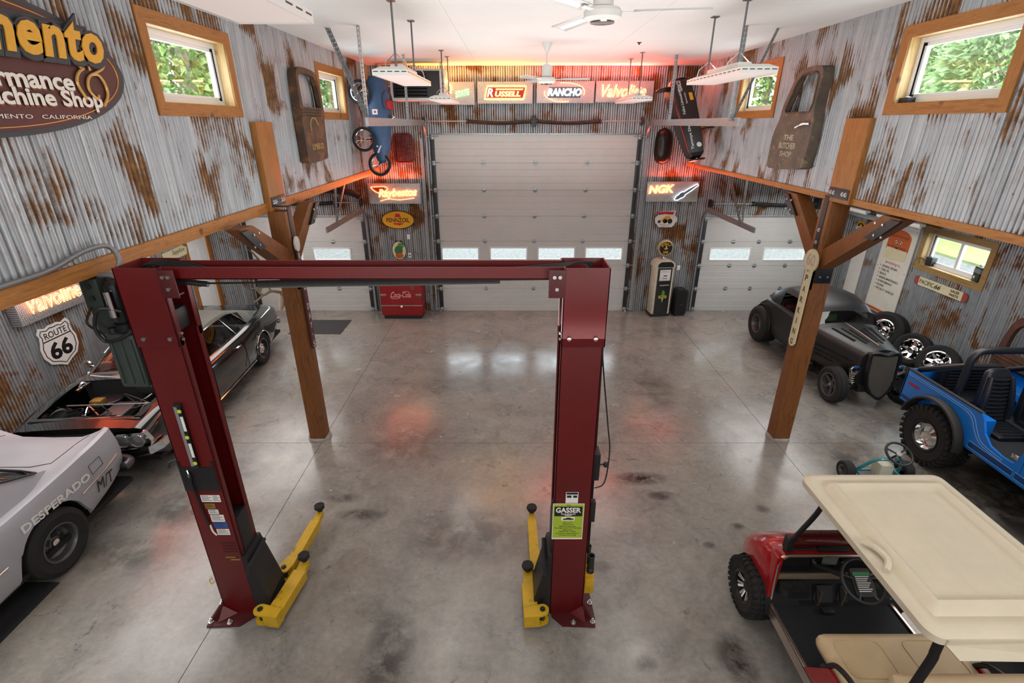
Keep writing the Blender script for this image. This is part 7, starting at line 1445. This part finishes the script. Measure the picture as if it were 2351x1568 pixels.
gl = thing('pump_globe', 'round black globe with yellow lettering on top of the gas pump', 'globe', (3.735, 12.12, 1.462), (0, 0, .12)); mat('globe_glass', '#b5a678', .2, .2)
MB().lathe([(.06, 0), (.06, .02), (.045, .04), (.045, .07)], 18).build('globe_collar', 'chrome', gl); MB().lathe([(0, -.06), (.14, -.06), (.19, -.045), (.205, 0), (.19, .045), (.14, .06), (0, .06)], 32, Matrix.Translation((0, 0, .265)) @ Matrix.Rotation(PI / 2, 4, 'X')).build('globe_body', 'globe_glass', gl)
FG = Matrix.Translation((0, -.058, .265)) @ Euler(BACK).to_matrix().to_4x4(); fc = MB().prism(ell(.158, .158, 36), 0, .006, FG).build('globe_face', 'sign_black', gl, 0)
for i, ch in enumerate('POLLY'): a = PI / 2 + .95 - .475 * i; text(ch, .05, .062, 'sign_yellow', gl, M=FG @ Matrix.Rotation(a - PI / 2, 4, 'Z') @ Matrix.Translation((0, .112, .0065)), bold=.04)
text('GAS', .13, .055, 'sign_yellow', gl, M=FG @ Matrix.Translation((0, -.10, .0065)), bold=.04); MB().prism([(-.05, .0), (.05, .0), (.05, -.022), (-.05, -.022)], .006, .008, FG).build('banner_print', 'sign_yellow', gl, 0); MB().prism([(-.012, .06), (.016, .065), (.02, .0), (-.01, .0)], .006, .008, FG).prism([(-.008, -.022), (.008, -.022), (0, -.06)], .006, .008, FG).build('emblem_print', 'sign_cream', gl, 0)
SPK = thing('party_speaker', 'tall black party speaker standing beside the gas pump', 'speaker', (4.255, 12.10, 0), (0, 0, .12)); b = MB(); b.prism(rrect(.29, .68, .07), -.13, .13, Matrix.Translation((0, 0, .36)) @ Euler(BACK).to_matrix().to_4x4()); b.build('cabinet', 'black_plastic', SPK, 30)
MB().prism(rrect(.24, .60, .05), .13, .136, Matrix.Translation((0, 0, .36)) @ Euler(BACK).to_matrix().to_4x4()).build('grille_cloth', mat('grille_black', '#101012', .9), SPK, 20); MB().box(-.02, .02, -.14, -.134, .30, .315).build('badge', 'sign_red', SPK, 0)
MB().box(-.14, .14, -.10, .10, 0, .03, .005).build('foot', 'rubber', SPK)
for x, z, nm, lb in ((-2.55, 1.94, 'thermostat', 'small white thermostat on the back wall between the oval signs'), (-2.556, 1.48, 'wall_outlet', 'white wall outlet beside the small oval sign'), (4.21, 1.16, 'wall_switch', 'white switch plate behind the gas pump')):
    o = thing(nm, lb, 'switch plate', (x, YB - .035, z), BACK); MB().box(-.04, .04, -.06, .06, 0, .012, .004).build('cover_plate', 'vinyl', o); MB().box(-.014, .014, -.022, .022, .012, .018, .002).build('insert', 'heater_dark' if nm == 'wall_outlet' else 'vinyl', o)
mat('mat_grey', '#3a3b3d', .95, var=.35, vscale=60); mat('mat_dark', '#1c1d1f', .9, var=.3, vscale=50)
tag(MB().box(-5.22, -4.0, 10.78, 11.68, .001, .010, .003).build('floor_mat', 'mat_grey', None), 'grey floor mat in front of the left bay door', 'mat')
tag(MB().box(-7.2, -4.83, .6, 3.88, .001, .012, .003).build('floor_mat', 'mat_dark', None), 'black floor mat under the silver drag coupe', 'mat')
tag(MB().box(4.28, 5.4, 1.9, 3.12, .001, .012, .003).build('floor_mat', 'mat_dark', None), 'dark floor mat right of the golf cart', 'mat')
# deer antlers on the left post
AN = thing('deer_antlers', 'pale deer skull mount with antlers on the left timber post', 'antlers', (-3.145, 6.66, 2.25)); mat('antler_bone', '#a08a68', .6, var=.25, vscale=12); mat('bone', '#cfc6b2', .6, var=.2)
b = MB(); b.lathe([(0, .0), (.05, .02), (.06, .07), (.045, .14), (.03, .22), (.012, .27), (0, .275)], 12, Matrix.Translation((-.03, 0, .08)) @ Matrix.Rotation(PI + .35, 4, 'Y')); b.build('skull', 'bone', AN)
for s, pts, tines in ((1, [(-.05, -.02, .10), (-.16, -.08, .14), (-.26, -.12, .10), (-.34, -.12, .20), (-.36, -.08, .34)], [[(-.26, -.12, .10), (-.36, -.16, .02), (-.40, -.15, .05)], [(-.30, -.12, .14), (-.24, -.10, .26), (-.16, -.08, .30)], [(-.16, -.08, .14), (-.2, -.1, .25)]]), (-1, [(-.05, .05, .12), (-.10, .10, .30), (-.22, .12, .44), (-.34, .12, .52), (-.46, .10, .53)], [[(-.34, .12, .52), (-.42, .14, .62), (-.50, .15, .68)], [(-.22, .12, .44), (-.30, .16, .42)]])):
    P = smoothpath(pts, 5); MB().tube(P, [lerp(.022, .008, i / (len(P) - 1)) for i in range(len(P))], 8).build('antler', 'antler_bone', AN)
    for tn in tines: P = smoothpath(tn, 5); MB().tube(P, [lerp(.016, .004, i / (len(P) - 1)) for i in range(len(P))], 6).build('tine', 'antler_bone', AN)
MB().box(-.03, .012, -.05, .05, -.02, .18, .01).build('mount_plaque', 'wood_post', AN)
# conduit clipped along the left header
tag(MB().tube(smoothpath([(XL + .06, YF + .5, 3.60), (XL + .06, 1.5, 3.60), (XL + .06, 2.9, 3.595), (XL + .06, 3.25, 3.60), (XL + .08, 3.55, 3.66), (XL + .12, 3.72, 3.66), (XL + .15, 3.76, 3.56), (XL + .14, 3.72, 3.47)], 10), .018, 10).build('flexible_conduit', mat('conduit_grey', '#8c8f91', .35, .8, bump=.6, bscale=260), None), 'grey flexible conduit clipped along the left header beam', 'conduit')
for y in (2.95, 3.35):
    pass
# fluorescent tubes under the bay ceilings
mat('tube_lit', (.9, .9, .9), .4, emit=(1, .98, .94), estr=9)
for x, y, sz, lb, lit in ((-6.5, 8.45, .32, 'lit fluorescent strip light under the left bay ceiling', True), (7.6, 11.5, .6, 'fluorescent strip light farther back under the right bay ceiling', False), (7.6, 9.95, .6, 'fluorescent strip light nearer under the right bay ceiling', False)):
    zc = (lerp(3.52, 2.95, (XL - x) / (XL - XLO)) if x < 0 else lerp(3.62, 2.95, (x - XR) / (XRO - XR))) - .16; zc = min(zc, 2.72) if not lit else 2.30
    r = thing('strip_light', lb, 'strip light', (x, y, zc)); MB().box(-.06, .06, -sz, sz, .02, .07, .01).build('batten', 'fixture_white', r)
    MB().cyl((0, -sz + .03, 0), (0, sz - .03, 0), .016, n=10).build('tube', 'tube_lit' if lit else 'fixture_white', r)
    for yy in (-sz * .7, sz * .7): MB().cyl((0, yy, .06), (0, yy, .80 if x < 0 else .34), .004, n=6).build('hanger_chain', 'rod_steel', r)
# things on the right bay window sill
q = thing('sill_speaker', 'small black box speaker on the right bay window sill', 'speaker', (XRO + .07, 9.93, 1.861), (0, 0, .1)); MB().box(-.06, .06, -.07, .07, 0, .17, .008).build('speaker_case', 'black_plastic', q); MB().box(-.066, -.06, -.055, .055, .015, .155, .002).build('speaker_grille', 'heater_dark', q)
q = thing('oil_can', 'green and grey square oil can on the right bay window sill', 'oil can', (XRO + .07, 8.80, 1.861), (0, 0, -.2)); MB().box(-.06, .06, -.085, .085, 0, .27, .01).build('can_body', mat('can_green', '#263a2e', .4), q); MB().box(-.0605, .0605, -.0855, .0855, .16, .235).build('can_label', mat('can_grey', '#7d8580', .5), q); MB().cyl((0, .05, .27), (0, .05, .30), .018, n=12).build('can_cap', 'chrome', q); MB().tube([(0, -.05, .27), (0, -.03, .295), (0, .01, .295), (0, .02, .27)], .006, 6).build('can_handle', 'chrome', q); MB().prism(ell(.025, .025, 14), .061, .063, Matrix.Translation((0, .03, .08)) @ Euler(RIGHT).to_matrix().to_4x4()).build('can_emblem', 'sign_white', q, 0)
q = thing('sill_case', 'flat black case on the sill of the near right window', 'case', (XR + .06, 5.87, 4.701)); MB().box(-.05, .05, -.07, .07, 0, .05, .006).build('case_body', 'black_plastic', q); MB().box(-.03, .03, -.02, .02, .05, .06, .003).build('case_latch', 'chrome', q)
tag(MB().tube(smoothpath([(XRO - .02, 9.98, 1.95), (XRO - .03, 10.1, 1.98), (XRO - .03, 10.22, 1.86), (XRO - .03, 10.2, 1.66)]), .006, 6).build('speaker_wire', 'cable', None), 'thin black wire looping from the speaker on the right bay window sill', 'wire')
q = thing('ceiling_sensor', 'small dark sensor on the white ceiling above the tall door', 'sensor', (1.98, 9.0, ZC)); MB().lathe([(0, -.035), (.012, -.03), (.015, -.012), (.035, -.008), (.035, 0)], 12).build('sensor_body', 'steel_dark', q)

# lower right corner beside the golf cart
w_ = thing('cart_wheel', 'small black tyre with silver rim standing at the right edge beside the golf cart seat', 'wheel', (4.62, 3.22, .252), (0, 0, PI + .9)); wheel(w_, (0, 0, 0), .25, .16, .13, 'dish', name='tyre', rmat='cart_grey')
q = thing('wooden_crate', 'brown wooden crate at the lower right corner of the picture', 'crate', (4.75, 2.55, .012))
for k in range(4): MB().box(-.30, .30, -.25, -.23, .01 + .12 * k, .12 + .12 * k, .004).build('crate_board', 'wood_post', q); MB().box(-.30, -.28, -.23, .25, .01 + .12 * k, .12 + .12 * k, .004).build('crate_board', 'wood_post', q)
MB().box(-.30, .30, -.25, .25, .49, .51, .004).build('crate_lid', 'wood_post', q)
for x, y in ((-.26, -.2), (.26, -.2), (-.26, .2), (.26, .2)): MB().box(x - .02, x + .02, y - .02, y + .02, 0, .49).build('crate_post', 'wood_post', q)
finish_texts()
